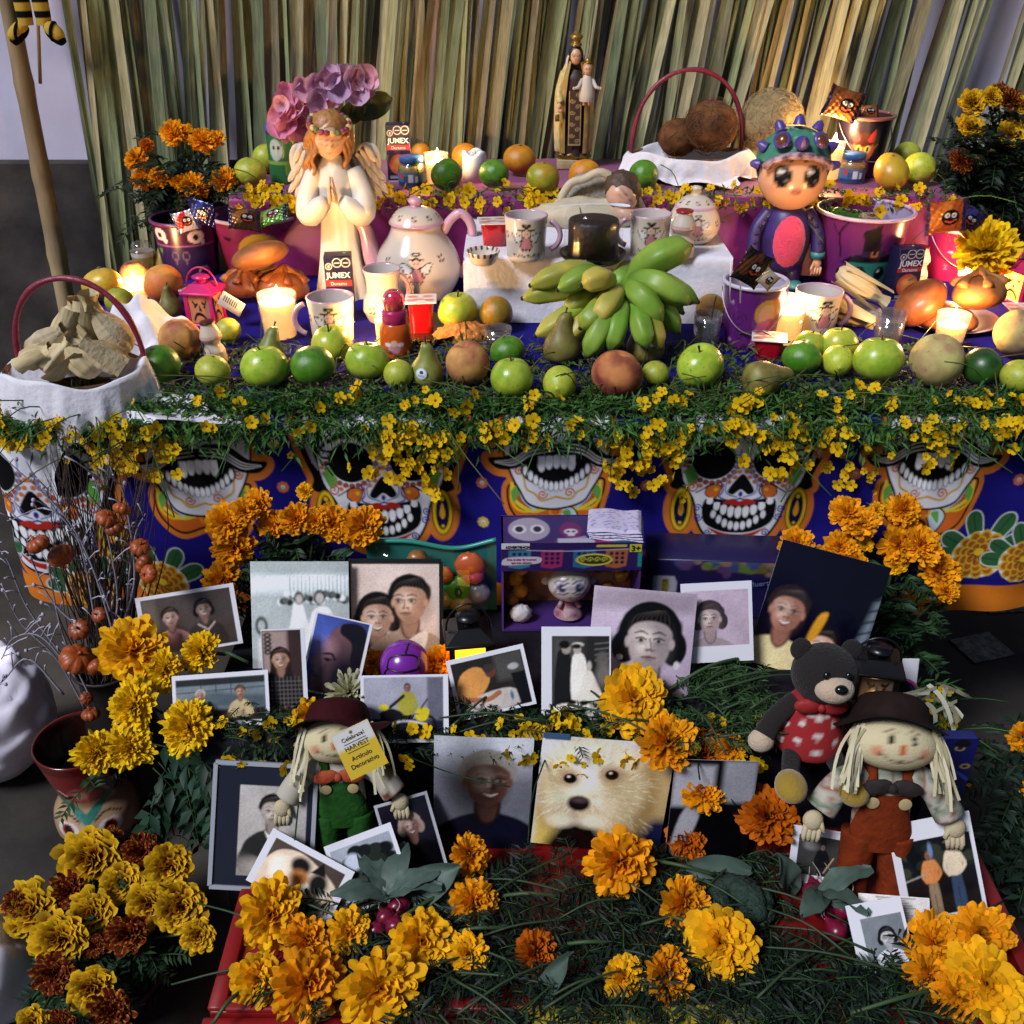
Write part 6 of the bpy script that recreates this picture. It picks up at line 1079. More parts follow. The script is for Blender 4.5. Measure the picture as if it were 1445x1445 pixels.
def f_wed1(q, a):
    q.c[:] = lin('9aa09f'); q.rect(0, .72, a, .86, 'c9d2d2', soft=.1); q.ell(a*.6, .84, .3, .02, 'e6eeee', soft=.05)
    for k in range(16): q.line([(a*(.4 + .04*k), .62), (a*(.4 + .04*k), .86)], .006, '7f8584')
    for k in range(30): q.ell(a*(.3 + .7*((k*37) % 30)/30), .62 + .09*((k*17) % 11)/11, .03, .03, ('c4c8c6', '2a2c2b', '5a5e5c')[k % 3])
    q.poly([(a*.36, .0), (a*.4, .4), (a*.44, .62), (a*.52, .62), (a*.58, .35), (a*.62, 0)], 'd6d8d6', sm=20); q.ell(a*.49, .66, .045, .06, '2a2826'); q.ell(a*.49, .65, .033, .045, 'a8a4a0'); q.ell(a*.5, .34, .1, .13, 'c4c6c2', soft=.05)
    q.poly([(a*.58, 0), (a*.58, .35), (a*.64, .55), (a*.8, .56), (a*.87, .3), (a*.87, 0)], 'cfd1d0', sm=20); q.ell(a*.7, .67, .05, .065, '2a2826'); q.ell(a*.7, .66, .038, .05, 'a8a4a0'); q.line([(a*.8, .5), (a*.86, .2), (a*.86, .0)], .015, '141414'); q.rect(a*.06, 0, a*.14, .28, 'b4b6b4'); q.ell(a*.1, .4, .045, .07, '4a4c4a', ring=.012); q.rect(a*.8, .25, a, .32, '1a1a1a')
photo(424, 868, 138, 150, 0, BZ, 'large grey print of a bride and groom in white', f_wed1, (.0, .0, .0, .0), edge=None, lean=24)
def f_couple2(q, a):
    q.c[:] = lin('b3a49a'); q.ell(a*.7, .75, .4, .35, 'bdaea5', soft=.3); bust(q, a*.3, .44, .32, 'a98a78', '14110f', '2a211c', fem=True, shade='6f5648', smile=True); bust(q, a*.66, .6, .36, 'ab8a74', '0f0c0b', '96826f', shade='6a4e3f', turn=-1.0); q.poly([(a*.62, .18), (a*.85, .3), (a*.78, .05)], 'c4b6a8', sm=16)
photo(558, 862, 128, 140, 0, BZ, 'large sepia portrait of a couple cheek to cheek in a thin black frame', f_couple2, edge=blkf, lean=24)
def f_long(q, a): q.c[:] = lin('3a2c2a'); q.rect(0, .5, a*.65, 1, '8a7a74', soft=.05); bust(q, a*.45, .66, .2, 'a07a66', '2a1a14', '1e1a1c', longhair=True, smile=True, wide=.9); [q.line([(a*.1*k, 0), (a*.1*k, .45)], .006, '8a8480', a=.5) for k in range(1, 10)]; [q.line([(0, .05*k), (a, .05*k)], .006, '8a8480', a=.5) for k in range(1, 9)]; [q.ell(a*.14, .95 - .05*k, .03, .02, '141010', ring=.008) for k in range(5)]
photo(402, 950, 62, 124, 2, BZ, 'narrow print of a long haired person in a checked shirt', f_long, (.02, .03, .1, .02), lean=26)
def f_prof(q, a):
    q.c[:] = lin('35406f'); q.rect(0, .5, a*.5, 1, '4a5a9a', soft=.3); q.poly([(a*.28, .62), (a*.35, .82), (a*.55, .93), (a*.9, .9), (a*1.1, .6), (a*1.1, -.1), (a*.3, -.1), (a*.15, .1), (a*.14, .2), (a*.2, .24), (a*.12, .28), (a*.18, .32), (a*.06, .38), (a*.24, .52)], '6a4e52', sm=60)
    q.poly([(a*.55, .95), (a*.95, .92), (a*1.1, .4), (a*.8, .45), (a*.75, .7), (a*.5, .82)], '1a1620', sm=30); q.ell(a*.75, .2, .3, .4, '1d1622', soft=.3); q.ell(a*.3, .6, .12, .1, '9a7a84', a=.6, soft=.15); q.line([(a*.26, .5), (a*.42, .52), (a*.5, .46)], .03, '241620', sm=8); q.ell(a*.36, .44, .05, .02, '120c10'); q.line([(a*.16, .2), (a*.3, .19)], .015, '3a2028'); q.ell(a*.2, .42, .06, .12, '8a6a74', a=.7, soft=.08)
photo(474, 927, 82, 112, -13, BZ, 'tilted blue tinted print of a face in profile', f_prof, (.03, .03, .05, .02), lean=26)
def f_two(q, a): q.c[:] = lin('6a7378'); q.rect(0, .0, a, .3, '2a241f', soft=.1); q.rect(0, .85, a, 1, '2a2c2e'); [q.line([(a*x, .3), (a*x, 1)], .01, '22262a') for x in (.28, .45, .62)]; q.line([(0, .7), (a, .75)], .012, '22262a'); q.poly([(0, .4), (a*.3, .7), (a, .55), (a, .3)], '4f5a60', soft=.1); bust(q, a*.27, .62, .2, '8a5f48', '9a948e', '7a726a', old=True); bust(q, a*.72, .66, .21, '9a6f56', '4a3e34', 'a89878', old=True); q.rect(a*.3, 0, a*.6, .18, '4a3a2c', soft=.1)
photo(312, 988, 136, 76, 4, BZ + .0, 'print of two elderly people seated outdoors with white border', f_two, (.04, .1, .04, .09), lean=34)
def f_moto(q, a):
    q.c[:] = lin('8a8a94'); q.rect(0, 0, a, .33, '1d2036'); q.rect(a*.8, .3, a, 1, '5f5f6a', soft=.05); standing(q, a*.55, .42, .42, '8a6a5a', '1a1412', '8f8a3a', '1a1a20'); q.line([(a*.5, .7), (a*.33, .52)], .05, '1d1d20')
    for x in (.3, .8): q.ell(a*x, .22, .13, .15, '0c0c0e', ring=.02); q.ell(a*x, .22, .05, .06, '4a4a50', ring=.01)
    q.poly([(a*.2, .42), (a*.35, .5), (a*.5, .4), (a*.45, .2), (a*.3, .2)], '17171a', sm=20); q.poly([(a*.68, .5), (a*.82, .48), (a*.78, .3), (a*.66, .32)], 'b5a82a', sm=20); q.line([(a*.3, .22), (a*.5, .3), (a*.78, .24)], .04, 'a8a8ae', sm=8); q.line([(a*.72, .5), (a*.8, .64)], .02, '141416'); q.ell(a*.25, .52, .08, .05, 'b5a82a')
photo(571, 1000, 124, 94, 1, BZ, 'print of a rider standing behind a yellow motorcycle', f_moto, (.035, .05, .06, .04), lean=34)
def f_write(q, a): q.c[:] = lin('2a2622'); q.rect(a*.6, .5, a, 1, '4a4845', soft=.1); q.poly([(0, .35), (a*.1, .75), (a*.35, .85), (a*.5, .6), (a*.3, .3)], 'b0804a', sm=20); q.ell(a*.52, .72, .1, .12, '5a3a2c'); q.ell(a*.5, .78, .1, .08, '3a342f'); q.poly([(a*.1, 0), (a*.25, .3), (a*.75, .35), (a*.9, .05)], 'a8a29c', sm=16); q.line([(a*.1, .3), (a*.4, .22), (a*.58, .3)], .09, '8f5f44', sm=8); q.poly([(a*.85, .0), (a*.8, .6), (a, .6), (a, 0)], '141418'); q.ell(a*.85, .72, .1, .06, '9a9a9a'); q.ell(a*.75, .2, .03, .08, '4a6a8a')
photo(693, 963, 112, 86, 13, BZ, 'tilted print of a man in a yellow shirt bending over paper', f_write, (.05, .05, .05, .07), lean=30)
def f_cake(q, a):
    q.c[:] = lin('2a2826'); q.rect(0, .2, a*.5, 1, '4a4846', soft=.2); [q.line([(a*.75, .9 - .07*k), (a, .92 - .07*k)], .012, '6a6866') for k in range(4)]; q.poly([(a*.05, .1), (a*.1, .78), (a*.3, .8), (a*.36, .4), (a*.3, .1)], '1d1c1c', sm=20); q.ell(a*.25, .84, .06, .07, '8a8078'); q.ell(a*.22, .89, .07, .05, '141210'); q.poly([(a*.34, .2), (a*.36, .74), (a*.55, .76), (a*.62, .5), (a*.55, .2)], 'c4c0b8', sm=20); q.ell(a*.44, .83, .05, .06, '9a9088'); q.ell(a*.45, .89, .07, .03, 'b9b4ac'); q.ell(a*.43, .87, .06, .03, '1a1614'); q.poly([(a*.4, .15), (a*.5, .4), (a*.65, .58), (a*.85, .3), (a*.9, .12)], 'bdb9b0', sm=20); q.ell(a*.65, .62, .03, .06, 'a8a49c'); q.poly([(0, 0), (a*.15, .14), (a, .16), (a, 0)], 'c0bcb2', sm=16); q.ell(a*.88, .7, .08, .1, '5a5652', soft=.05); q.ell(a*.9, .5, .1, .15, '6a6662', soft=.08); q.ell(a*.35, .16, .06, .03, '1a1614'); q.ell(a*.55, .15, .06, .03, '1a1614'); q.ell(a*.82, .12, .12, .06, '8a867e')
photo(813, 950, 98, 130, 0, BZ, 'white bordered grey print of a couple cutting a tiered cake', f_cake, (.15, .055, .02, .1), lean=30)
def f_woman(q, a): q.c[:] = lin('a598a6'); q.rect(0, .8, a, 1, '8a7f88', soft=.1); q.rect(a*.0, .2, a*.3, .35, 'b8adb6', soft=.08); bust(q, a*.58, .52, .47, '9f9492', '0d0b0c', '6f6468', fem=True, shade='5a5052'); q.ell(a*.86, .3, .03, .04, 'b9b4b4'); q.ell(a*.3, .34, .03, .03, 'b9b4b4')
photo(905, 906, 146, 146, -5, BZ, 'large unframed grey portrait of a woman with dark hair and earrings', f_woman, lean=26, curl=-.04, res=110)
def f_glare(q, a): q.c[:] = lin('a394a0'); bust(q, a*.38, .5, .42, '9c8c8a', '3a3234', '8a8082', fem=True, shade='6f6062')
photo(1012, 878, 100, 112, 3, BZ + .03, 'white bordered instant print of a woman with rolled hair', f_glare, (.06, .2, .06, .1), lean=24)
def f_night(q, a):
    q.c[:] = lin('0d0d20'); bust(q, a*.22, .47, .28, '9a7060', '2a2024', 'b9ad86', smile=True, shade='5f4238', old=True); bust(q, a*.6, .26, .22, 'c4a08c', '1a1216', 'c9c4bc', fem=True, longhair=True, shade='8a6658'); q.poly([(a*.45, .3), (a*.5, .5), (a*.58, .52), (a*.52, .3)], 'b5862a', sm=14); q.poly([(a*.85, .1), (a*.95, .7), (a*1.02, .75), (a*.97, .05)], '8f9aa4', a=.6, soft=.06); [q.line([(a*.87, .15 + .09*k), (a*1.0, .2 + .09*k)], .012, '141428') for k in range(7)]
photo(1156, 868, 160, 176, -15, BZ - .03, 'large dark print of two smiling people at night leaning by the plush', f_night, lean=22, curl=-.06)
def f_off(q, a): q.c[:] = lin('9a9692'); bust(q, a*.5, .72, .26, '948c86', '17130f', '2a2826', tie=True, cap=None); [q.ell(a*.5 + .04, .52 - .09*k, .016, .016, 'b5b0a8') for k in range(4)]; q.rect(0, 0, a, .22, '57534e', soft=.1); q.ell(a*.3, .1, .2, .1, '8a857e', soft=.1); q.line([(a*.25, .3), (a*.5, .22), (a*.75, .28)], .12, '2a2826', sm=8); q.ell(a*.8, .25, .08, .05, 'a8a098')
o = photo(372, 1166, 140, 168, -3, RZ + .002, 'grey print of an officer in a dark mount behind the scarecrow', f_off, (.25, .1, .08, .17), '1b1e2b', lean=30, edge=M('grey_mount_edge', '8f939c', .5)); 
def tape(o, W, H): part('masking_tape', T(box(.036, .0015, .008), (-W, -.0022, H)), M('blue_tape', '35587a', .6), o, smooth=False)
tape(o, .045, .082)
def f_cat(q, a): q.c[:] = lin('4a4038'); q.poly([(0, .0), (a*.05, .7), (a*.3, .95), (a*.6, .9), (a, .6), (a, 0)], 'b9aa98', sm=30); q.ell(a*.45, .72, .22, .18, '17120f', soft=.1); q.ell(a*.5, .5, .2, .16, '9a6a3a', soft=.12); q.ell(a*.75, .55, .2, .22, '1a1512', soft=.12); q.ell(a*.6, .42, .03, .03, '0a0808'); q.ell(a*.74, .36, .05, .035, '2a1a16'); q.ell(a*.2, .5, .2, .25, 'd0c6b8', soft=.15); q.poly([(a*.6, .7), (a*.7, 1.0), (a*.8, .75)], '17120f'); q.ell(a*.8, .12, .25, .14, '8a847e', soft=.1); q.ell(a*.62, .35, .08, .1, 'cfc6ba', soft=.06)
photo(424, 1236, 132, 78, -27, RZ + .004, 'tilted white bordered print of a sleeping calico cat', f_cat, (.08, .06, .08, .12), lean=40)
def f_tree(q, a): q.c[:] = lin('8a8f96'); [q.ell(a*(.25 + .75*((k*29) % 23)/23), .25 + .65*((k*13) % 19)/19, .13, .1, ('15191a', '232b22', '0f1212', '39423a')[k % 4]) for k in range(34)]; q.ell(a*.3, .72, .14, .14, 'a4a9b2', soft=.06); q.line([(a*.55, .1), (a*.56, .5)], .06, '17120f'); q.rect(0, 0, a, .1, '4a453e', soft=.05); q.poly([(a*.7, .2), (a*1.1, .3), (a*1.1, .1), (a*.7, .05)], '6a6660', sm=10)
photo(520, 1226, 100, 98, 20, RZ + .002, 'white bordered print of dark garden trees', f_tree, (.06, .04, .06, .1), lean=38)
def f_lady(q, a): q.c[:] = lin('171520'); bust(q, a*.55, .64, .25, '7a5a52', '8a7a70', '0c0b10', fem=True, shade='4a3430', old=True, smile=True)
photo(580, 1180, 78, 106, 16, RZ + .002, 'dark tilted print of a curly haired elderly lady', f_lady, (.05, .04, .05, .04), 'a8a8b0', lean=30)
def f_man(q, a): q.c[:] = lin('6f7078'); q.ell(a*.7, .95, .6, .2, 'b9bcc4', soft=.3); bust(q, a*.55, .62, .37, '6a4c42', '8a867f', '16182a', smile=True, old=True, shade='2a1c18', turn=.5); q.ell(a*.38, .6, .16, .36, '1d1614', a=.75, soft=.2)
photo(681, 1120, 138, 150, -2, RZ, 'large print of a laughing grey haired man in half shadow', f_man, lean=8, curl=-.03)
def f_dog(q, a):
    q.c[:] = lin('b4b4bc'); q.rect(0, -.1, a*.24, .36, 'b5a05a', soft=.1); q.ell(a*.8, .35, .4, .5, 'b09a70', soft=.15); q.rect(a*.72, -.1, a*1.1, .3, '23264a', soft=.1); q.ell(a*.76, .5, .16, .4, '9a8258', soft=.08); q.ell(a*.12, .5, .11, .32, 'a08a62', soft=.08); q.ell(a*.42, .56, .40, .44, 'b9aa88', soft=.1); q.ell(a*.4, .86, .3, .12, 'd2cab6', soft=.12); q.ell(a*.36, .6, .1, .26, 'dcd8cc', soft=.1); q.ell(a*.35, .37, .25, .19, 'c9bfa8', soft=.12); q.ell(a*.35, .3, .2, .1, 'a08c6a', a=.6, soft=.12)
    rs = np.random.default_rng(4)
    for k in range(420):
        x, y = rs.uniform(.06, .86)*a, rs.uniform(.12, .98); d = math.atan2(y - .5, x - a*.36) + rs.normal()*.25; L_ = rs.uniform(.03, .09); q.line([(x, y), (x + L_*math.cos(d), y + L_*math.sin(d) - .015)], [.009, .003], ('dcd4c0', 'a8966c', 'e4e0d6', '93805a')[k % 4], a=.38)
    for ex, ey in ((.24, .63), (.55, .69)): q.ell(a*ex, ey, .085, .07, '8a6a50', a=.8, soft=.08); q.ell(a*ex, ey, .05, .044, '140e0d'); q.ell(a*ex - .012, ey + .016, .012, .01, 'c9c4c4')
    q.ell(a*.33, .41, .085, .07, '1c1214', soft=.03); q.ell(a*.33, .44, .06, .025, '4f4044', soft=.03); q.poly([(a*.12, -.1), (a*.2, .18), (a*.33, .27), (a*.48, .2), (a*.58, -.1)], '17100e', sm=20, soft=.1); q.ell(a*.21, .24, .1, .06, 'cfc4ac', soft=.06); q.ell(a*.45, .25, .12, .06, 'cfc4ac', soft=.06)
o = photo(850, 1122, 186, 148, -5, RZ, 'large print of a fluffy cream dog face held by blue tape', f_dog, lean=8, curl=-.03, res=150); tape(o, .075, .09)
def f_dark(q, a): q.c[:] = lin('0f0f14'); q.rect(0, .55, a*.5, .95, '8f9096', soft=.05); q.rect(a*.6, .6, a, 1, '7f8086', soft=.05); q.poly([(a*.05, .1), (a*.15, .5), (a*.35, .55), (a*.3, .1)], '8a8a8e', sm=14); q.poly([(a*.3, 0), (a*.4, .5), (a*.8, .5), (a*.9, 0)], '0b0b0e', sm=14)
photo(1003, 1146, 116, 138, -2, RZ, 'dark print half hidden behind the orange marigolds', f_dark, lean=9)
def f_bw(q, a): q.c[:] = lin('3a3836'); standing(q, a*.55, .25, .5, '8a7a6e', '17130f', '17171a', '22222a'); q.ell(a*.3, .75, .2, .12, '6a6866', soft=.1); q.line([(a*.62, .1), (a*.8, .5)], .03, '9a8a6a')
photo(1157, 1210, 88, 78, -9, RZ + .01, 'curled white bordered print of a person in black above the radishes', f_bw, (.12, .18, .14, .14), lean=35, curl=.12)
def f_out(q, a): q.c[:] = lin('17181c'); [q.ell(a*((k*31) % 17)/17, .55 + .4*((k*7) % 13)/13, .1, .07, ('23281f', '0d0f0e', '34382f')[k % 3]) for k in range(24)]; q.rect(0, 0, a, .25, '241f1c', soft=.08); standing(q, a*.38, .45, .34, '8a5a44', '7a5a3a', 'b0784a', '7f6f5a'); standing(q, a*.72, .5, .38, '8a6450', '2a2420', 'bdb09a', '3a4a5f', hat='8a7f6a'); q.ell(a*.42, .85, .03, .1, '6a7a9a'); q.line([(0, .5), (a*.3, .55)], .02, '8a857f')
photo(1322, 1226, 118, 138, 11, RZ + .002, 'larger white bordered print of two people standing outdoors in sun', f_out, (.10, .06, .05, .2), lean=30, curl=.03)
def f_girl(q, a): q.c[:] = lin('6f7478'); bust(q, a*.55, .55, .3, 'a3a4a6', '17181a', 'b9bcc0', fem=True, shade='7a7c80', glasses=True)
photo(1243, 1322, 80, 96, 10, RZ + .004, 'small white print of a girl with glasses before the marigold heap', f_girl, (.2, .12, .06, .22), lean=42)
def f_rec(q, a): q.c[:] = lin('bdb9b6'); [q.line([(a*.25 + .03*((k*5) % 3), .92 - .075*k), (a*(.8 - .05*((k*7) % 4)), .93 - .075*k)], .018, '3a3a3e') for k in range(11)]
photo(1262, 1286, 100, 42, -4, RZ + .012, 'slip of paper with printed lines behind the girl portrait', f_rec, lean=48, name='paper_slip')

# ================================================================ TOY PACKAGES BEHIND THE PHOTOGRAPHS
def front(t, W, H, y, fn, bg, mat=VCS, res=110, name='printed_panel', x=0, z=0, soft=None):
    nx, ny = int(res*W/max(W, H)) + 4, int(res*H/max(W, H)) + 4; u, v = np.meshgrid(np.linspace(0, 1, nx), np.linspace(0, 1, ny), indexing='ij'); q = Cv(u*W, v*H, bg, soft or 1.4*H/ny); fn(q, W, H)
    return G().add((np.stack([x + (u.ravel() - .5)*W, 0*u.ravel() + y, z + v.ravel()*H], 1), gridf(nx, ny)), q.c).obj(name, mat, t)
p = at(803, 900, Y=1.36); p.z = BZ; m = mpp(p); H = ztop(p, 766) - BZ; W = 190*m; D = .085
bx_ = thing('doll_box', 'window box with a big eyed doll and orange flowers marked 3+', 'toy box', (p.x, p.y, BZ), R(1)); purp = M('purple_card', '4a2f7a', .4)
part('back_panel', T(box(W, .004, H), (0, D, 0)), purp, bx_, smooth=False); part('floor_panel', T(box(W, D, .004), (0, D/2, 0)), purp, bx_, smooth=False)
for s in (-1, 1): part('side_panel', T(box(.003, D, H - .004), (s*(W/2 - .0015), D/2, .004)), purp, bx_, smooth=False)
def papel(q, W, H):
    for k, c in enumerate(('2f6f8a', '8a2a5a', '2a5f86', '9a5a30', '2a7f7a')): x = W*(.05 + .23*k); q.poly([(x, H*.75), (x + W*.16, H*.78), (x + W*.15, H*.16), (x + W*.08, H*.08), (x, H*.14)], c); [q.ell(x + W*(.04 + .04*(j % 3)), H*(.3 + .16*(j // 3)), .003, .003, '1d1648') for j in range(9)]
    q.poly([(0, H*.34), (W*.05, H*.5), (W*.26, H*.52), (W*.28, H*.34), (W*.22, H*.26), (W*.02, H*.22)], 'bdb6c8', sm=24); q.ell(W*.66, H*.4, W*.13, H*.22, 'c9c04a'); q.ell(W*.66, H*.4, W*.115, H*.17, '26381f'); q.line([(W*.68, H*.9), (W*.88, H*.9)], .004, 'bdb02a'); q.line([(W*.18, H*.76), (W*.5, H*.72), (W*.9, H*.78)], .0008, 'c9c4d4', sm=10)
    [q.spiral(W*(.58 + .05*j), H*.4, .005, .0016, 'b5a83a', 1.2) for j in range(4)]
HB = H*.30; front(bx_, W, HB, -.0016, papel, '2a1c54', x=0, z=H - HB, name='front_band', res=170)
text('Ama el altar de muertos', HB*.115, M('pink_ink', '9a3a6a', .5), bx_, (-W*.36, -.0024, H - HB*.56), sx=.8); text('que trae adentro', HB*.115, M('pink_ink'), bx_, (-W*.36, -.0024, H - HB*.68), sx=.8)
o = part('age_badge', T(box(W*.085, .0008, HB*.27), (W*.45, -.0022, H - HB*.32)), M('badge_yellow', 'b5b02a', .5), bx_, smooth=False); text('3+', HB*.27, M('black_ink'), bx_, (W*.45, -.0032, H - HB*.19), bold=.0003)
o = part('warning_label', T(box(W*.2, .0008, HB*.2), (-W*.4, -.0022, H - HB*.26 + .004)), M('label_white', 'c9c9cf', .5), bx_, smooth=False); text('ADVERTENCIA', HB*.12, M('black_ink'), bx_, (-W*.385, -.0032, H - HB*.11), sx=.95, bold=.0002)
def topart(q, W, H): q.ell(W*.2, H*.5, W*.15, H*.42, '9a8fa0'); [q.ell(W*x, H*.5, W*.05, H*.16, 'c9c4c9') for x in (.13, .26)]; [q.ell(W*x, H*.5, W*.03, H*.11, '2a2438') for x in (.13, .26)]; q.ell(W*.5, H*.45, W*.08, H*.3, '6a2a5a'); skullpaint(q, W*.5, H*.4, .011, 'bdb4c0'); q.poly([(W*.38, H*.05), (W*.6, H*.25), (W*.62, H*.05)], '8f7f9a'); q.rect(W*.66, 0, W*.8, H*.2, '8a2a5a'); q.rect(W*.8, 0, W, H*.2, '2a6f7a'); q.rect(W*.4, 0, W*.66, H*.16, 'a8a4b4')
o = front(bx_, W, D, 0, topart, '3a2a5f', name='top_panel'); v = np.array([q.co[:] for q in o.data.vertices]); v2 = np.stack([v[:, 0], v[:, 2], 0*v[:, 0] + H], 1); o.data.vertices.foreach_set('co', v2.astype(np.float32).ravel())
part('window', T(box(W - .006, .0008, H - HB - .002), (0, -.001, .002)), glassmat('window_film', 'ffffff', .04, .05, .0), bx_, smooth=False)
def diorama(q, W, H):
    rs = np.random.default_rng(2)
    for k in range(60): q.ell(rs.uniform(0, W), rs.uniform(0, H), rs.uniform(.005, .014), rs.uniform(.005, .014), ('c98a2a', 'b0701e', 'd8a43a', '8a5a20', 'a04a7a')[k % 5], soft=.004)
front(bx_, W*.98, H*.7, D - .003, diorama, 'b5843c', name='backdrop_card')
S = H*.40; hd = ell(S*.52, S*.42, S*.46, 40, 30); v = hd[0]; q = Cv(v[:, 0]/S, v[:, 2]/S, 'd2c6c2', .03)
for s in (-1, 1): q.ell(s*.21, .0, .2, .19, '3a2a3f'); q.ell(s*.21, .0, .17, .165, 'e0dce0'); q.ell(s*.2, .0, .12, .125, '4a4a86'); q.ell(s*.19, .0, .07, .08, '0e0c14'); q.ell(s*.18 + .03, .02, .025, .025, 'e0e0e4')
q.ell(0, -.27, .05, .025, '2a1a24'); [q.ell(x, .22, .04, .03, '5a8a5a') for x in (-.06, .06)]; [q.ell(s*.38, -.2, .05, .04, 'b5707a', soft=.05) for s in (-1, 1)]
c = q.c; c[v[:, 1] > .05*S] = lin('d2c6c2'); dd = G().add(hd, c).obj('doll_head', VCS, bx_); dd.location = (0, .03, H*.44); dd.rotation_euler.x = R(-14)
g = G(); [g.add(T(rough_ell(S*.13, S*.1, S*.11, .12, 6, 14, 10, k), (S*.5*math.cos(R(18 + 18*k)), -.006, S*.36 + S*.14*math.sin(R(18 + 18*k))))) for k in range(9)]; g.obj('flower_wreath', M('orange_fabric', 'b5621c', .7, var=.3, vs_=60), dd); [part('ear', T(ell(S*.12, S*.05, S*.1, 12, 8), (s*S*.55, .01, 0)), M('pale_vinyl', 'd2c6c2', .4), dd) for s in (-1, 1)]
part('doll_dress', T(lathe(cat([(S*.36, 0), (S*.3, S*.12), (S*.16, S*.3), (S*.18, S*.42), (S*.1, S*.5)], 16), 24), (0, .035, H*.07)), M('pink_dress', '8f2a58', .5, col2='b9a4a8', vs_=50), bx_); [part('doll_arm', tube([(s*S*.14, .03, H*.25), (s*S*.26, .02, H*.19)], S*.06, 8), M('pink_dress'), bx_) for s in (-1, 1)]
for k, (x, z, r_) in enumerate(((-.36, .55, .13), (-.4, .42, .12), (-.36, .28, .12), (.36, .56, .12), (.4, .44, .11), (-.42, .18, .1), (.3, .3, .1))): part('paper_marigold', T(rough_ell(r_*W*.5, .012, r_*W*.5, .12, 7, 16, 12, k), (x*W, .05, z*H)), M('gold_paper', 'c98e28', .6, var=.4, vs_=50), bx_)
part('toy_shell', T(rough_ell(.018, .012, .016, .1, 8), (-W*.36, .02, H*.06 + .012)), M('white_plastic'), bx_)
# folded spotted cloth on the box
fc = thing('folded_cloth', 'small folded white cloth with lilac sprigs on top of the doll box', 'cloth', (p.x + W*.33, p.y + .04, BZ + H + .001), R(-6))
for k in range(4):
    n = 40; u, v = np.meshgrid(np.linspace(-1, 1, n), np.linspace(-1, 1, n), indexing='ij'); q = Cv(u, v, 'b9b2c8', .04); rs = np.random.default_rng(k); [q.ell(rs.uniform(-1, 1), rs.uniform(-1, 1), .05, .05, ('8a7ab0', '9a8fc0')[j % 2]) for j in range(90)]
    rr = np.maximum(abs(u), abs(v)); G().add((np.stack([u.ravel()*.042 - k*.0015, v.ravel()*.036, (.0045*(k + 1) + .0012*np.sin(u*5 + k) - .004*np.clip((rr - .88)/.12, 0, 1)).ravel()], 1), gridf(n, n)), q.c).obj('fold', VCC, fc)
# second toy box
p = at(1018, 900, Y=1.40); p.z = BZ; m = mpp(p); H2 = ztop(p, 792) - BZ; W2 = 224*m; b2 = thing('toy_box', 'dim violet boxed toy reading Día de Muertos behind the woman portraits', 'toy box', (p.x, p.y, BZ), R(-3)); part('carton', T(box(W2, .085, H2, .002), (0, .043, 0)), M('violet_card', '1f1a44', .4), b2)
def f_b2(q, W, H):
    rs = np.random.default_rng(9)
    for k in range(40): q.ell(rs.uniform(.2, .95)*W, rs.uniform(.78, 1)*H, rs.uniform(.006, .014), rs.uniform(.004, .01), ('5f7a3a', '6a5f2a', '5a3a6a', '3a4a7a', '8a6a5a')[k % 5], soft=.004)
    q.poly([(W*.28, H*.56), (W*.95, H*.74), (W*.98, H*.62), (W*.34, H*.44)], '141243', sm=20); q.poly([(W*.03, H*.0), (W*.03, H*.72), (W*.16, H*.72), (W*.18, H*.6), (W*.17, 0)], 'b5b4c4', sm=0); q.ell(W*.3, H*.3, .013, .012, 'a8a8a0'); q.rect(W*.2, .1*H, W*.5, .2*H, 'a8862a'); q.rect(W*.5, .1*H, W*.62, .22*H, '8a2420'); q.rect(W*.085, H*.14, W*.125, H*.66, '1d1c10'); [q.spiral(W*.105, H*(.2 + .07*k), .007, .002, 'a89a2a', 1.2, (-1)**k) for k in range(7)]
front(b2, W2*.985, H2*.985, -.0012, f_b2, '221c4c', z=H2*.005); text('Día de Muertos', H2*.125, M('muted_blue_ink', '6f7aa8', .5), b2, (W2*.13, -.0022, H2*.6), (R(90), R(-9), 0), shear=.1)
part('acetate_wrap', T(box(W2*.985, .0008, H2*.97), (0, -.006, .003)), glassmat('window_film'), b2, smooth=False)
# teal clamshell
p = at(612, 900, Y=1.39); p.z = BZ; m = mpp(p); H3 = ztop(p, 768) - BZ; W3 = 180*m; b3 = thing('toy_clamshell', 'clear clamshell with teal card holding bright plastic toys', 'toy package', (p.x, p.y, BZ))
part('backing_card', grid(40, 16, lambda u, v: ((u - .5)*W3, .03 + 0*u, v*(H3*(.93 + .07*np.sin(u*PI*1.1 + 2.6) - .03*np.cos(u*9))))), M('teal_card', '1f6a60', .45, var=.15), b3)
a = np.linspace(0, 1, 40); part('card_edge', tube(np.stack([(a - .5)*W3, .028 + 0*a, H3*(.93 + .07*np.sin(a*PI*1.1 + 2.6) - .03*np.cos(a*9))], 1), .004, 8), M('teal_plastic', '2c8a7a', .3), b3)
part('blister', T(grid(30, 20, lambda u, v: ((u - .5)*W3*.9*(1 - .06*v), -.035*np.sqrt(np.clip(1 - (2*u - 1)**8, 0, 1))*np.sqrt(np.clip(1 - v**10, 0, 1)) - .0, v*H3*.93)), (0, .022, 0)), glassmat('window_film'), b3)
for x, z, r_, c in ((.2, .3, .12, '4f9a3a'), (.3, .62, .12, 'b5542a'), (.32, .5, .09, 'b04a5a'), (.08, .2, .1, '8a8a90'), (.36, .25, .1, '6a6a74'), (-.1, .7, .08, '8a5a2a'), (.22, .14, .1, '9a9aa0'), (.1, .5, .07, 'b5632a')): part('toy', T(rough_ell(r_*W3, .014, r_*W3*.9, .08, 6, 18, 12, x*9), (x*W3, .008, z*H3 + .012)), M('toy_' + c, c, .3), b3)
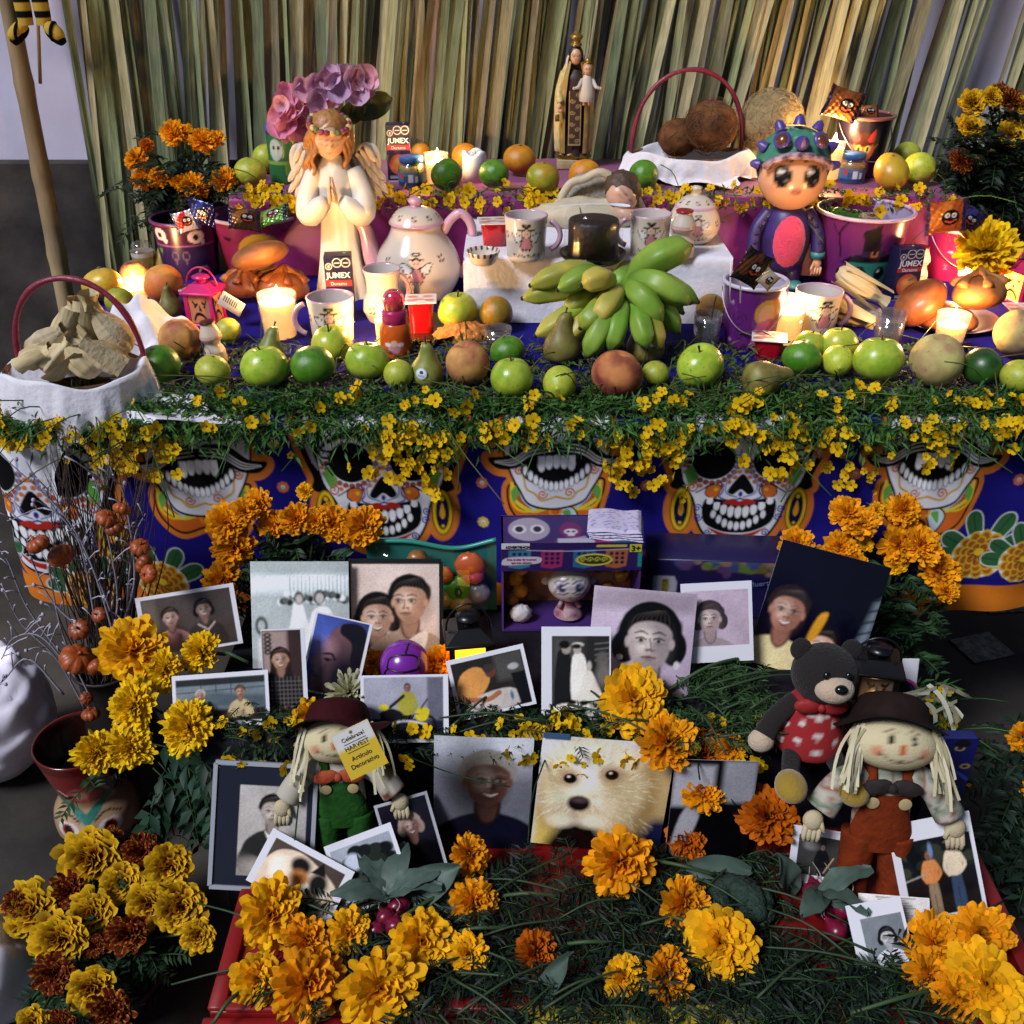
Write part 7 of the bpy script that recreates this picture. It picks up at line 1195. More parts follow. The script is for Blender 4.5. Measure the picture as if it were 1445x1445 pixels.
part('toy_eye', T(ell(.006, .003, .009), (.21*W3, -.0085, .32*H3 + .012)), M('toy_teal', '1f5f6a', .3), b3)
# black lantern with a yellow light
p = at(662, 955, z=BZ); lb = lantern(662, 952, 60, 92, BZ, 'small black plastic lantern glowing yellow between the couple print and doll box', '0b0b0d', R(8), lit='ffb41e', glow='d89a1a', sad=False, emitp=2.2)
lb2 = lantern(1226, 985, 62, 78, BZ - .02, 'black plastic lantern with a faint flame behind the plush', '0a0a0c', R(-10), glow='6a5a54', sad=True); inst('flame', flame_mesh, lb2, (.0, -.036, .02), None, .006)
# purple ball
bl = at(572, 948, Y=1.225); m = mpp(bl); r = 35*m; bl.z = BZ + r; bt = thing('purple_ball', 'glossy purple ball with black seams among the photographs', 'ball', tuple(bl)); part('ball', ell(r, nu=36, nv=24), M('purple_gloss', '6f2590', .22), bt)
for pts in (((-.6, -.7, .35), (0, -.93, .35), (.62, -.7, .35)), ((0, -.93, .35), (0, -.98, -.2), (0, -.8, -.6)), ((-.6, -.7, .35), (-.5, -.5, .72), (.1, -.5, .86), (.55, -.45, .72), (.62, -.7, .35)), ((-.6, -.7, .35), (-.75, -.6, -.1)), ((.1, -.5, .86), (.2, .1, .98))):
    P = np.array(cat(pts, 16)) if len(pts) > 2 else np.linspace(pts[0], pts[1], 12); P = P/np.linalg.norm(P, axis=1)[:, None]*r*1.002; part('seam', tube(P, .0016, 6), blkf, bt)
# pink round gadget card at the right
p = at(1268, 990, Y=1.33); m = mpp(p); t = thing('toy_card', 'white toy card with a purple disc ringed in pink behind the lantern', 'toy package', (p.x, p.y, p.z - .04)); part('card', T(box(64*m, .004, 95*m, .0018, 2), (-6*m, 0, 0), (R(-14), 0, 0)), M('label_white'), t); part('disc', T(ell(22*m, .008, 30*m, 24, 12), (2*m, -.002, 38*m), (R(-14), 0, 0)), M('violet_gloss', '2a1a5a', .15), t); a = np.linspace(0, 2*PI, 40); part('ring', T((tube(np.stack([24*m*np.cos(a), 0*a, 33*m*np.sin(a)], 1), .003, 8)), (2*m, -.006, 38*m), (R(-14), 0, 0)), M('pink_ring', 'a83a7a', .3), t)

# ================================================================ SCARECROWS, PLUSH, MUG, BAGS
def blobtube(pts, rad, seg=14, n=20): P = cat(pts, n); return tube(P, np.interp(np.linspace(0, 1, n), np.linspace(0, 1, len(rad)), rad), seg)
burl = M('burlap_cream', vc=True, rough=.9, spec=.1, bump=.35, bs=420)
def ribbon(g, a, d, L, w, col, seed):
    rs = np.random.default_rng(seed); k = 7; t = np.linspace(0, 1, k); d = np.array(d, float); d /= np.linalg.norm(d); side = np.cross(d, [0, 1, 0]); side /= np.linalg.norm(side) + 1e-6; P = np.array(a) + np.outer(t*L, d) + np.outer(np.sin(t*PI)*L*rs.uniform(-.12, .12), side) + np.outer(-t*t*L*.25, [0, 0, 1]); tw = rs.uniform(-1.2, 1.2)*t
    wv = np.outer(np.cos(tw), side) + np.outer(np.sin(tw), [0, 1, 0]); V = np.vstack([P + wv*w/2, P - wv*w/2]); g.add((V, [(i, i + 1, k + i + 1, k + i) for i in range(k - 1)]), col)
def scarecrow(px, pyb, pytop, z, label, hat, hatmat, bow, bib, plaid, headpx, lean=R(-10), yaw=0, brim=1.4, hatrot=0):
    p = at(px, pyb, z=z); m = mpp(p); H = (ztop(p, pytop) - z)*.98; t = thing('scarecrow_doll', label, 'scarecrow doll', tuple(p), rot=(lean, 0, yaw)); U = headpx*m/2      # half head width
    zb = H*.62; bibm = M('corduroy_' + bib, bib, .85, .1, var=.2, vs_=30, bump=.5, bs=150); shirt = M('shirt_' + plaid, vc=True, rough=.9)
    def cloth(v, a):
        q = Cv(v[:, 0]/U, v[:, 2]/U, 'a8a294', .05)
        if plaid == 'plaid':
            for k in range(-9, 30): q.line([(-3, k*.34), (3, k*.34)], .08, ('2f5a3f', '7a3a24')[k % 2], a=.85); q.line([(k*.34 - 3, -1), (k*.34 - 3, 9)], .08, ('2f5a3f', '7a3a24')[k % 2], a=.7)
        else:
            rs = np.random.default_rng(3); [q.ell(rs.uniform(-2.4, 2.4), rs.uniform(0, 6), .22, .13, ('2f4a2a', '6a2f24', '4a3a24')[k % 3], rs.uniform(0, 3)) for k in range(60)]
        return q.c
    v = grid(40, 30, lambda u, v: ((np.interp(v, [0, .3, .7, 1], [.62, .66, .6, .25])*U)*np.sin(2*PI*u), -.6*(np.interp(v, [0, .3, .7, 1], [.62, .66, .6, .25])*U)*np.cos(2*PI*u), H*.26 + v*(zb - H*.24)), True); G().add(v, cloth(v[0], 0)).obj('shirt', shirt, t)
    part('bib', grid(30, 22, lambda u, v: (((np.interp(v, [0, .3, .75, 1], [.66, .7, .52, .4])*U)*np.sin((u - .5)*PI*1.0))*1.02, -.645*(np.interp(v, [0, .3, .7, 1], [.64, .69, .66, .64])*U)*np.cos((u - .5)*PI*.8), H*.25 + v*(zb - H*.3)*.82)), bibm, t)
    for s in (-1, 1):
        part('strap', tube([(s*.38*U, -.38*U, H*.25 + (zb - H*.3)*.76), (s*.4*U, -.4*U, zb*.86), (s*.4*U, -.1*U, zb*1.02)], .13*U, 8, .4), bibm, t); part('button', T(lathe([(0, .012*U), (.13*U, .01*U), (.15*U, 0)], 16), (s*.36*U, -.45*U, H*.25 + (zb - H*.3)*.72), (R(90), 0, 0)), M('wood_button', 'a8966a', .5), t)
        part('leg', blobtube([(s*.42*U, 0, H*.3), (s*.46*U, -.05*U, H*.15), (s*.52*U, -.1*U, .01)], [.42*U, .38*U, .42*U]), bibm, t)
        A = blobtube([(s*.5*U, 0, zb*.93), (s*1.05*U, -.1*U, zb*.84), (s*1.45*U, -.25*U, zb*.68)], [.3*U, .32*U, .36*U]); ar = G().add(A, cloth(A[0], 1)).obj('sleeve', shirt, t); g = G(); g.add(T(ell(.24*U, .18*U, .26*U, 14, 10), (s*1.6*U, -.3*U, zb*.6)), 'b5a888')
        for k in range(4): g.add(tube([(s*1.6*U + (k - 1.5)*.1*U, -.33*U, zb*.57), (s*1.63*U + (k - 1.5)*.11*U, -.38*U, zb*.5), (s*1.63*U + (k - 1.5)*.1*U, -.38*U, zb*.46)], [.07*U, .065*U, .045*U], 7), 'b5a888')
        g.add(tube([(s*1.45*U, -.36*U, zb*.6), (s*1.36*U, -.42*U, zb*.54)], [.07*U, .05*U], 7), 'b5a888'); g.obj('hand', burl, ar)
    hd = ell(U, U*.72, U*.62, 48, 34); hv = hd[0]; q = Cv(hv[:, 0]/U, hv[:, 2]/U, 'c4b893', .03)
    for s in (-1, 1): q.ell(s*.24, .08, .085, .095, '15110f'); q.ell(s*.24 + .02, .11, .02, .02, 'cfc9bc'); q.ell(s*.52, -.18, .14, .12, 'c47a5c', a=.8, soft=.06); q.line([(s*.14, .26), (s*.24, .3), (s*.36, .24)], .025, '3a2a20', sm=8); [q.line([(s*(.18 + .06*k), .16), (s*(.15 + .08*k), .23)], .015, '15110f') for k in range(3)]
    q.poly([(-.08, -.2), (.08, -.2), (0, .0)], 'b5542a', sm=18); q.line([(-.5, -.2), (-.3, -.34), (0, -.39), (.3, -.34), (.5, -.2)], .02, '2a1c14', sm=20); [q.line([(-.45 + .09*k, -.22 - .17*math.sin((k + .5)/11*PI) + .03), (-.45 + .09*k, -.22 - .17*math.sin((k + .5)/11*PI) - .035)], .014, '2a1c14') for k in range(11)]
    c = q.c; c[hv[:, 1] > 0] = lin('c4b893'); head = G().add(hd, c).obj('head', burl, t); head.location = (0, -.1*U, zb + .56*U); head.rotation_euler = (R(-26), R(random.uniform(-4, 4)), 0)
    hr = G()
    for k in range(46):
        s = (-1, 1)[k % 2]; ribbon(hr, (s*U*random.uniform(.72, .96), -U*random.uniform(.0, .45), U*random.uniform(.1, .4)), (s*random.uniform(.05, .5), random.uniform(-.3, .1), -1), U*random.uniform(.7, 1.35), U*.07, random.choice(['b9b08f', 'a8a07c', 'c4bd9f']), k)
    hr.obj('raffia_hair', M('raffia', vc=True, rough=.7), head)['kind'] = 'stuff'
    ht = part('hat', T(lathe(cat([(brim*U, -.1*U), (brim*.85*U, .0), (.92*U, .04*U), (.86*U, .3*U), (.7*U, .6*U), (.35*U, .72*U), (0, .74*U)], 30), 44), (0, .2*U, .36*U), (R(hatrot), R(4), 0)), M(hatmat, hat, .85, .15, var=.25, vs_=18, bump=.5, bs=60), head); hv = ht.data.vertices
    for v_ in hv: a = math.atan2(v_.co.y, v_.co.x); k = max(0, math.hypot(v_.co.x, v_.co.y) - .9*U); v_.co.z += k*.35*math.sin(3*a + 1) - k*.1
    bw = G(); [bw.add(T(rough_ell(.34*U, .1*U, .2*U, .06, 5), (s*.34*U, -.5*U, zb*.9), (0, R(s*14), 0))) for s in (-1, 1)]; bw.add(T(ell(.11*U, .1*U, .12*U), (0, -.54*U, zb*.9))); bw.obj('bow_tie', M('bow_' + bow, bow, .85, bump=.4, bs=90), t)
    return t, p, m, U, zb
random.seed(21)
t1, p1, m1, U1, zb1 = scarecrow(490, 1215, 1000, RZ + .002, 'scarecrow doll in a maroon hat and green overalls with hanging label', '32060c', 'maroon_felt', '9a3f1c', '1f4a1a', 'leaf', 100, R(-12), R(4), 1.5, hatrot=-10)
scarecrow(1226, 1262, 990, RZ + .002, 'scarecrow doll in a dark brown hat and rust overalls', '1d120e', 'brown_felt', '1d1412', '6a280f', 'plaid', 118, R(-12), R(-4), 1.25, hatrot=-12)
lb = thing('hang_tag', 'yellow and white card label hanging before the maroon hat', 'tag', tuple(at(507, 1058, Y=.955))); lb.rotation_mode = 'QUATERNION'; lb.rotation_quaternion = Quaternion((1, 0, 0), -R(30)) @ Quaternion((0, 1, 0), R(-26)); m = .00092
front(lb, 56*m, 66*m, 0, lambda q, W, H: (q.rect(0, H*.62, W, H, 'c4c4c0', soft=.006), q.ell(W*.5, H*.9, .0022, .0022, '5a4a2a')), 'c2a42a', z=-33*m, name='card', res=60); ik = M('brown_ink', '4a3a14', .6)
text('Celebrate!', .0072, ik, lb, (0, -.0008, .0185)); text('HARVEST', .0078, ik, lb, (0, -.0008, .007)); text('Artículo', .0082, M('black_ink'), lb, (0, -.0008, -.007)); text('Decorativo', .0082, M('black_ink'), lb, (0, -.0008, -.0165)); part('rule', T(box(.03, .0004, .0005), (0, -.0008, .0015)), ik, lb, smooth=False); part('rule', T(box(.03, .0004, .0005), (0, -.0008, .0125)), ik, lb, smooth=False)
# plush toy
p = at(1138, 1052, z=BZ); m = mpp(p); H = ztop(p, 886) - BZ; U = H/2.3; pt = thing('plush_bear', 'dark plush bear in a red dotted dress sitting on the bench', 'plush toy', tuple(p), R(-4)); fur = M('dark_plush', '140e0c', .95, sheen=.06, bump=.8, bs=260); cream = M('cream_plush', 'b5a088', .95, sheen=.3, bump=.6, bs=260); red = M('red_felt', vc=True, rough=.9)
bd = lathe(cat([(.001, .05*U), (.5*U, .1*U), (.56*U, .35*U), (.42*U, .8*U), (.26*U, 1.12*U)], 30), 60); v = bd[0]; q = Cv(np.arctan2(v[:, 0], -v[:, 1])*.5, v[:, 2]/U, '8a1218', .02); [q.ell(-1.4 + .28*k, .22 + .27*j + .13*(k % 2), .06, .055, 'c4bdb8') for k in range(11) for j in range(3)]; q.line([(-.5, 1.02), (0, .88), (.5, 1.02)], .035, 'b5aea8', sm=10); G().add(bd, q.c).obj('dress', red, pt)
hd = part('head', rough_ell(.5*U, .46*U, .46*U, .01, 20, 40, 30), fur, pt); hd.location = (.04*U, -.08*U, 1.52*U); hd.rotation_euler = (R(-20), R(6), R(10)); part('muzzle', T(ell(.3*U, .24*U, .22*U), (0, -.36*U, -.12*U)), cream, hd); part('nose', T(ell(.1*U, .07*U, .075*U), (0, -.58*U, -.06*U)), M('black_plastic'), hd)
for s in (-1, 1):
    part('eye', T(ell(.055*U, .04*U, .065*U), (s*.17*U, -.43*U, .1*U)), M('black_plastic'), hd); part('ear', T(ell(.17*U, .08*U, .17*U), (s*.4*U, .03*U, .36*U)), fur, hd); part('arm', blobtube([(s*.3*U, -.05*U, .98*U), (s*.62*U, -.2*U, .7*U), (s*.78*U, -.38*U, .5*U)], [.15*U, .16*U, .17*U]), fur, pt); part('paw', T(ell(.2*U, .17*U, .19*U), (s*.82*U, -.42*U, .44*U)), cream, pt); part('leg', blobtube([(s*.25*U, -.2*U, .18*U), (s*.36*U, -.6*U, .16*U), (s*.42*U, -.95*U, .15*U)], [.16*U, .14*U, .13*U]), fur, pt); part('foot', T(ell(.24*U, .3*U, .2*U), (s*.45*U, -1.12*U, .2*U)), M('mustard_plush', '8f7320', .95, sheen=.3, bump=.5, bs=260), pt)
bw = G(); [bw.add(T(rough_ell(.2*U, .08*U, .13*U, .05, 5), (sx*.2*U, -.36*U, 1.1*U))) for sx in (-1, 1)]; bw.add(T(ell(.07*U), (0, -.38*U, 1.1*U))); bw.obj('bow', M('red_ribbon', '8a1218', .7), pt)
# face mug planter
p = at(150, 1186, z=0); H = ztop(p, 1046); m = mpp(p); r = 56*m; mg = thing('face_mug', 'painted clay pot shaped like a moustached face with a flared red rim', 'pot', tuple(p), R(10))
def fm_(q):
    q.rect(-9, H*.62, 9, H*2, '7a1c18'); q.poly([(-.085, H*.80), (0, H*.52), (.085, H*.80), (.11, H*.80), (0, H*.44), (-.11, H*.80)], '2f6f62'); q.ell(.004, H*.70, .026, .022, 'b5483c', soft=.008); q.ell(.0, H*.7, .012, .01, 'c98a78', soft=.006); q.line([(-.04, H*.74), (-.02, H*.68)], .004, 'c9c4b4'); q.line([(.034, H*.76), (.05, H*.68)], .004, 'c9c4b4'); q.rect(-9, H*.93, 9, H*2, '5a1512')
    for s in (-1, 1): q.ell(s*.033, H*.40, .02, .015, 'c9c4bd'); q.ell(s*.033, H*.40, .011, .012, '8a1f1c'); q.ell(s*.032, H*.405, .007, .009, '0c0808'); q.line([(s*.012, H*.47), (s*.035, H*.51), (s*.058, H*.46)], .003, '120c0a', sm=8); q.poly([(s*.01, H*.2), (s*.04, H*.28), (s*.075, H*.24), (s*.08, H*.12), (s*.04, H*.14)], '0e0b0d', sm=20)
    q.rect(-9, -1, 9, H*.06, '0e0b0d')
prof = cat([(r*.55, 0), (r*.85, H*.1), (r*.98, H*.28), (r*.95, H*.42), (r*.78, H*.52), (r*.72, H*.58), (r*.86, H*.78), (r*1.02, H), (r*.95, H), (r*.78, H*.75), (r*.3, H*.55)], 70); vf, c = plathe(prof, 110, 150, 'a8876a', fm_, r*.85, '2a1210', .0018); v = vf[0]; th = np.arctan2(v[:, 0], -v[:, 1]); v[:, 1] -= .028*np.exp(-(th/.16)**2 - ((v[:, 2] - H*.32)/(H*.08))**2); part_ = G().add(vf, c).obj('pot_body', VCG, mg)
fe = thing('quill', 'long white quill like strip sticking out of the face mug', 'quill', tuple(at(118, 1050, Y=1.52))); part('blade', T(grid(14, 4, lambda u, v: ((u - .5)*.13, 0*u, (v - .5)*.012*np.sin(u*PI)**.5 + .006*np.sin(u*4))), (0, 0, 0), (R(10), R(38), 0)), M('white_plastic'), fe)
# crumpled white bags
def bag(px, pyb, rx, rz, z, label, seed, mt):
    p = at(px, pyb, z=z); m = mpp(p); v, f = ell(rx*m, rx*m*.8, rz*m, 70, 50); v[:, 2] += rz*m; d = v/np.linalg.norm(v, axis=1)[:, None]; k = 0; rs = np.random.default_rng(seed)
    for j in range(14): n = rs.normal(size=3); n /= np.linalg.norm(n); k = k + .035*np.abs(np.sin((v @ n)*rs.uniform(20, 60) + rs.uniform(0, 6)))
    v = v*(1 - .28 + k)[:, None]; v[:, 2] = np.maximum(v[:, 2], .002); o = G().add((v, f)).obj('plastic_bag', mt); o.location = p; tag(o, label, 'bag'); return o
bagm = M('white_plastic_bag', 'ece8f6', .4, .5); bag(-2, 1090, 92, 104, 0, 'crumpled white plastic bag on the floor beside the dried twigs', 1, bagm); bag(-30, 1436, 100, 96, 0, 'white bag on the floor behind the two toned marigold pot', 5, bagm)
# radishes, broccoli
radm = M('radish_skin', '6a0f2c', .3, .5, var=.2, vs_=40)
def radishes(px, py, label, n, seed, spread):
    c = at(px, py, z=RZ + .02); rs = random.Random(seed); t = thing('radish_bunch', label, 'radishes', tuple(c))
    for k in range(n):
        x, y = rs.uniform(-1, 1)*spread, rs.uniform(-1, 1)*spread*1.3; r_ = rs.uniform(.011, .015); o = part('radish', lathe(cat([(0.0005, -1.9*r_), (.06*r_, -1.5*r_), (.35*r_, -1.05*r_), (.95*r_, -.2*r_), (.9*r_, .5*r_), (.3*r_, .95*r_), (0.0005, 1.0*r_)], 22), 18), radm, t); o.location = (x, y, rs.uniform(0, .018)); o.rotation_euler = (rs.uniform(1.2, 2.2), rs.uniform(-.6, .6), rs.uniform(-1, 1))
        part('root', tube(cat([(0, 0, -1.6*r_), (.004, .002, -2.3*r_), (.012*rs.uniform(-1, 1), .004, -3.6*r_)], 8), np.linspace(.0011, .0004, 8), 5), M('pale_root', '9a8f84', .7), o)
    for k in range(5): a = rs.uniform(0, 6.28); part('leaf', T(grid(8, 5, lambda u, v: ((u - .1)*.085, (v - .5)*.034*np.sin(np.clip(u, .05, .97)*PI)**.6, .012*np.sin(u*3) + .004*np.sin(v*9 + u*12))), (0, .02, .02), (rs.uniform(-.4, .4), rs.uniform(-.5, .2), a)), M('grey_green_leaf', '42544a', .6, var=.2), t)
radishes(1160, 1292, 'bunch of dark red radishes below the curled print', 11, 2, .03); radishes(545, 1296, 'small bunch of radishes half hidden behind the garden print', 6, 4, .02)
p = at(1040, 1290, z=RZ); br = thing('broccoli', 'dark green broccoli head lying among the cut stems', 'broccoli', tuple(p)); g = G(); rs = np.random.default_rng(1)
for k in range(26): d = rs.normal(size=3); d[2] = abs(d[2]); d /= np.linalg.norm(d); g.add(T(rough_ell(.016, .016, .014, .12, 8, 16, 12, k), d*[.034, .03, .026] + [0, 0, .014]))
g.obj('florets', M('broccoli_green', '1c3226', .85, var=.4, vs_=60, bump=1, bs=260), br); part('stalk', tube([(0, 0, .01), (.03, -.03, .012)], .014, 10), M('broccoli_stalk', '4a5f3a', .6), br)
# strip of yellow card at the very front, blue patterned pouch at the right
o = part('yellow_card', T(box(.30, .05, .002, .0005), tuple(at(905, 1447, z=RZ + .011)), (R(2), 0, R(.5))), M('yellow_card', '9a8a1c', .7, var=.1), None, smooth=False); tag(o, 'strip of yellow card lying at the front edge of the red box', 'card')
p = at(1334, 1145, z=RZ); m = mpp(p); t = thing('blue_pouch', 'dark blue patterned pouch behind the rust scarecrow', 'pouch', (p.x, p.y + .02, RZ)); front(t, 46*m, .135, -.0105, lambda q, W, H: ([q.ell(W*x, H*y, .006, .004, 'a88a3a', ring=.0012) for x, y in ((.5, .86), (.8, .6), (.6, .28), (.3, .5))], q.ell(W*.55, H*.93, .012, .008, '120f1a'), q.line([(0, H*.45), (W*.5, H*.52), (W, H*.4)], .006, '2a4a9a', sm=8)), '12185a', z=.002); part('back', T(box(46*m, .02, .137, .004, 2), (0, 0, 0)), M('blue_cloth', '12185a', .8), t)

# ================================================================ FLOWERS
def petalset(seed, n, edge, core, flat=.72, jitter=.18, bi=False, wid=.26, cut=-.25):
    rs = np.random.default_rng(seed); V = []; F = []; C = []; k0 = 0
    for i in range(n):
        f = (i + .5)/n; el = math.asin(cut + (1 - cut)*f); az = i*2.39996 + rs.normal()*.2
        d = np.array([math.cos(el)*math.cos(az), math.cos(el)*math.sin(az), math.sin(el)*flat]); s = np.array([-math.sin(az), math.cos(az), 0]); nn = np.cross(s, d); nn = -nn if nn[2] < 0 else nn
        L = (1 + rs.normal()*.09)*(1 - .18*f); w = wid*(1.1 - .35*f)*rs.uniform(.8, 1.25); ph = rs.uniform(0, 6.28); cj = 1 + rs.normal()*jitter; tw = rs.normal()*.35; s2 = s*math.cos(tw) + nn*math.sin(tw)
        for tI, t in enumerate((.2, .62, 1.0)):
            for wI, ww in enumerate((-1, -.35, .35, 1)):
                wd = w*(.35, .85, 1)[tI]; tip = (1 - .16*abs(ww)) if tI == 2 else 1
                pos = d*L*t*tip + s2*ww*wd*.5 + nn*(.07*math.sin(ph + wI*2.2) *t + .12*t*t - .05*ww*ww*t)*L
                V.append(pos); e = bi and ((tI == 2 and (bi == 1 or abs(ww) == 1)) or (abs(ww) == 1 and tI == 1 and bi == 1)); c = np.array(lin(edge if (e or not bi) else core))*cj
                if not bi and tI == 0: c = np.array(lin(core))*cj
                C.append(np.clip(c, 0, 1))
        for a in range(2):
            for b in range(3): q = k0 + a*4 + b; F.append((q, q + 4, q + 5, q + 1))
        k0 += 12
    return (np.array(V), F), np.array(C)
def fmesh(name, variants): return [G().add(vf, c).mesh(name, VCF) for vf, c in variants]
FL = dict(o=fmesh('marigold', [petalset(k, 120, 'e69a10', 'd0840c') for k in range(3)]), y=fmesh('marigold', [petalset(k + 10, 190, 'ecc418', 'd8a812', .8, wid=.2) for k in range(3)]), g=fmesh('marigold', [petalset(k + 20, 110, 'eab014', 'd8980e', .66, wid=.3) for k in range(3)]),
          d=fmesh('marigold', [petalset(k + 30, 120, 'b85e0a', '964608', .8) for k in range(2)]), b=fmesh('marigold', [petalset(k + 40, 95, 'dcb41a', '7a2408', .5, bi=True, cut=.0, wid=.36) for k in range(3)]), r=fmesh('marigold', [petalset(k + 50, 85, 'bd8820', '5f160a', .5, bi=2, cut=-.05, wid=.36) for k in range(2)]),
          w=fmesh('white_flower', [petalset(60, 46, 'b9b793', 'a3a06a', .9, wid=.2, cut=.05)]))
calyx = G().add(lathe(cat([(.02, -.75), (.14, -.62), (.2, -.35), (.3, -.1)], 8), 9)).mesh('calyx', M('stem_green', '2c4420', .6))
stg = M('stem_green')
def flower(kind, loc, r, dirv, parent, name='flower'):
    me = random.choice(FL[kind]); o = inst(name, me, parent, loc, zto(dirv) @ Quaternion((0, 0, 1), random.uniform(0, 6.28)), tuple(r*random.uniform(.88, 1.12) for _ in range(3))); return o
def cutflower(px, py, r, kind, label, z, up=.6, stem=None, dirv=None, name='marigold_flower'):
    p = at(px, py, z=z + .012); m = mpp(p); rr = r*m; p = at(px, py, z=z + rr*up); rr *= 1.12; d = dirv or (random.uniform(-.45, .45), random.uniform(-.95, -.35), random.uniform(.5, 1)); t = thing(name, label, 'flower', tuple(p))
    flower(kind, (0, 0, 0), rr, d, t, 'bloom'); q = zto(d); inst('calyx', calyx, t, (0, 0, 0), q, rr)
    dn = -Vector(d).normalized()
    if stem:
        e = at(stem[0], stem[1], z=z + .01) - p; P = cat([tuple(dn*rr*.5), tuple(dn*rr*.9 + e*.2), tuple(e*.6 + Vector((0, 0, .01))), tuple(e)], 14)
    else: P = cat([tuple(dn*rr*.5), tuple(dn*rr*1.1), tuple(dn*rr*1.5 + Vector((0, .01, -rr*.4)))], 8)
    part('stem', tube(P, np.linspace(.0032, .0024, len(P)), 7), stg, t); return t
random.seed(5)
CUT = [(186, 918, 44, 'g', 'big ruffled golden marigold at the corner of the couple print', BZ + .03), (232, 946, 30, 'y', 'golden marigold tucked between two ruffled blooms and the couple print', BZ + .02), (284, 920, 29, 'y', 'flat yellow marigold covering the lower edge of the couple print', BZ + .03), (188, 996, 36, 'y', 'dense yellow pompom marigold left of the elderly pair print', BZ), (266, 1026, 34, 'y', 'dense yellow pompom marigold before the elderly pair print', BZ),
 (438, 1012, 27, 'g', 'orange marigold beside the maroon hat', BZ), (526, 936, 18, 'o', 'small orange marigold left of the purple ball', BZ + .01), (624, 932, 24, 'o', 'orange marigold right of the purple ball', BZ + .01), (893, 988, 46, 'g', 'huge golden marigold below the dark haired woman portrait', BZ + .02), (943, 1048, 42, 'o', 'orange marigold below the huge golden one', BZ), (990, 1062, 36, 'd', 'dark orange marigold hanging over the bench edge', BZ - .03), (992, 1118, 32, 'o', 'orange bloom hanging in front of the dark print', BZ - .06), (968, 1186, 28, 'd', 'dark marigold at the foot of the dark print', RZ + .02), (1030, 1056, 24, 'o', 'ragged orange bloom near the plush foot', BZ - .01), (1082, 1152, 42, 'd', 'tall dark orange marigold left of the rust scarecrow', RZ + .06), (874, 1216, 47, 'o', 'full round orange marigold below the dog print', RZ + .03),
 (662, 1206, 30, 'o', 'orange marigold before the laughing man print', RZ + .04), (668, 1272, 32, 'o', 'drooping orange marigold below the laughing man print', RZ + .02), (660, 1345, 28, 'g', 'golden marigold seen from behind its calyx', RZ + .02), (382, 1290, 44, 'g', 'big golden marigold under the calico cat print', RZ + .02), (432, 1326, 34, 'o', 'orange marigold between cat print and the heap', RZ + .015), (492, 1316, 32, 'g', 'golden marigold near the radish roots', RZ + .015), (434, 1388, 46, 'o', 'largest orange marigold of the heap at the red front edge', RZ + .015), (362, 1382, 36, 'g', 'golden marigold at the corner of the red box', RZ + .01), (536, 1396, 52, 'g', 'broad petalled golden marigold at the red front edge', RZ + .015), (594, 1328, 42, 'g', 'golden marigold with a green bud beside it', RZ + .02),
 (756, 1346, 32, 'd', 'dark orange marigold lying alone in the dark greens', RZ + .01), (966, 1276, 38, 'o', 'ragged orange marigold beside the broccoli', RZ + .02), (1016, 1330, 46, 'g', 'golden marigold showing its green calyx below the broccoli', RZ + .02), (880, 1380, 30, 'g', 'small golden marigold in the dark greens', RZ + .015), (942, 1376, 38, 'o', 'orange marigold with long loose petals in the dark greens', RZ + .015), (1318, 1330, 40, 'o', 'orange marigold behind the girl print', RZ + .02), (1384, 1318, 42, 'o', 'orange marigold under the outdoor print corner', RZ + .025), (1392, 1388, 52, 'g', 'largest golden marigold at the corner near the picture edge', RZ + .02), (1312, 1376, 36, 'o', 'orange marigold beside the small girl print', RZ + .01), (1352, 1404, 42, 'o', 'orange marigold at the front of the corner heap', RZ + .01),
 (1392, 352, 46, 'y', 'big yellow marigold standing behind the shiny bread', TZ + .07)]
STM = {(660, 1345): (690, 1290), (362, 1382): (300, 1445), (594, 1328): (720, 1310), (434, 1388): (670, 1235), (874, 1216): (1010, 1235), (1016, 1330): (930, 1290), (668, 1272): (790, 1265), (1392, 1388): (1200, 1430), (756, 1346): (870, 1330), (893, 988): (1060, 925), (284, 920): (350, 935)}
for px, py, r, k, lb, z in CUT: cutflower(px, py, r, k, lb, z, stem=STM.get((px, py)), up=.55)
cutflower(492, 978, 34, 'w', 'pale greenish white flower on top of the maroon hat', BZ + .02, dirv=(-.1, -.7, .7), name='white_flower'); 
t = thing('ribbon_bow', 'pale cream ribbon curls beside the brown hat', 'ribbon', tuple(at(1322, 990, Y=1.2))); g = G()
for k in range(16): ribbon(g, (random.uniform(-.03, .03), random.uniform(-.02, .02), random.uniform(-.01, .03)), (random.uniform(-1, 1), random.uniform(-.5, .2), random.uniform(-.8, .5)), random.uniform(.03, .06), .007, random.choice(['a8a78f', 'b9b8a4', '96957c']), k + 100)
g.obj('ribbon', M('raffia'), t)

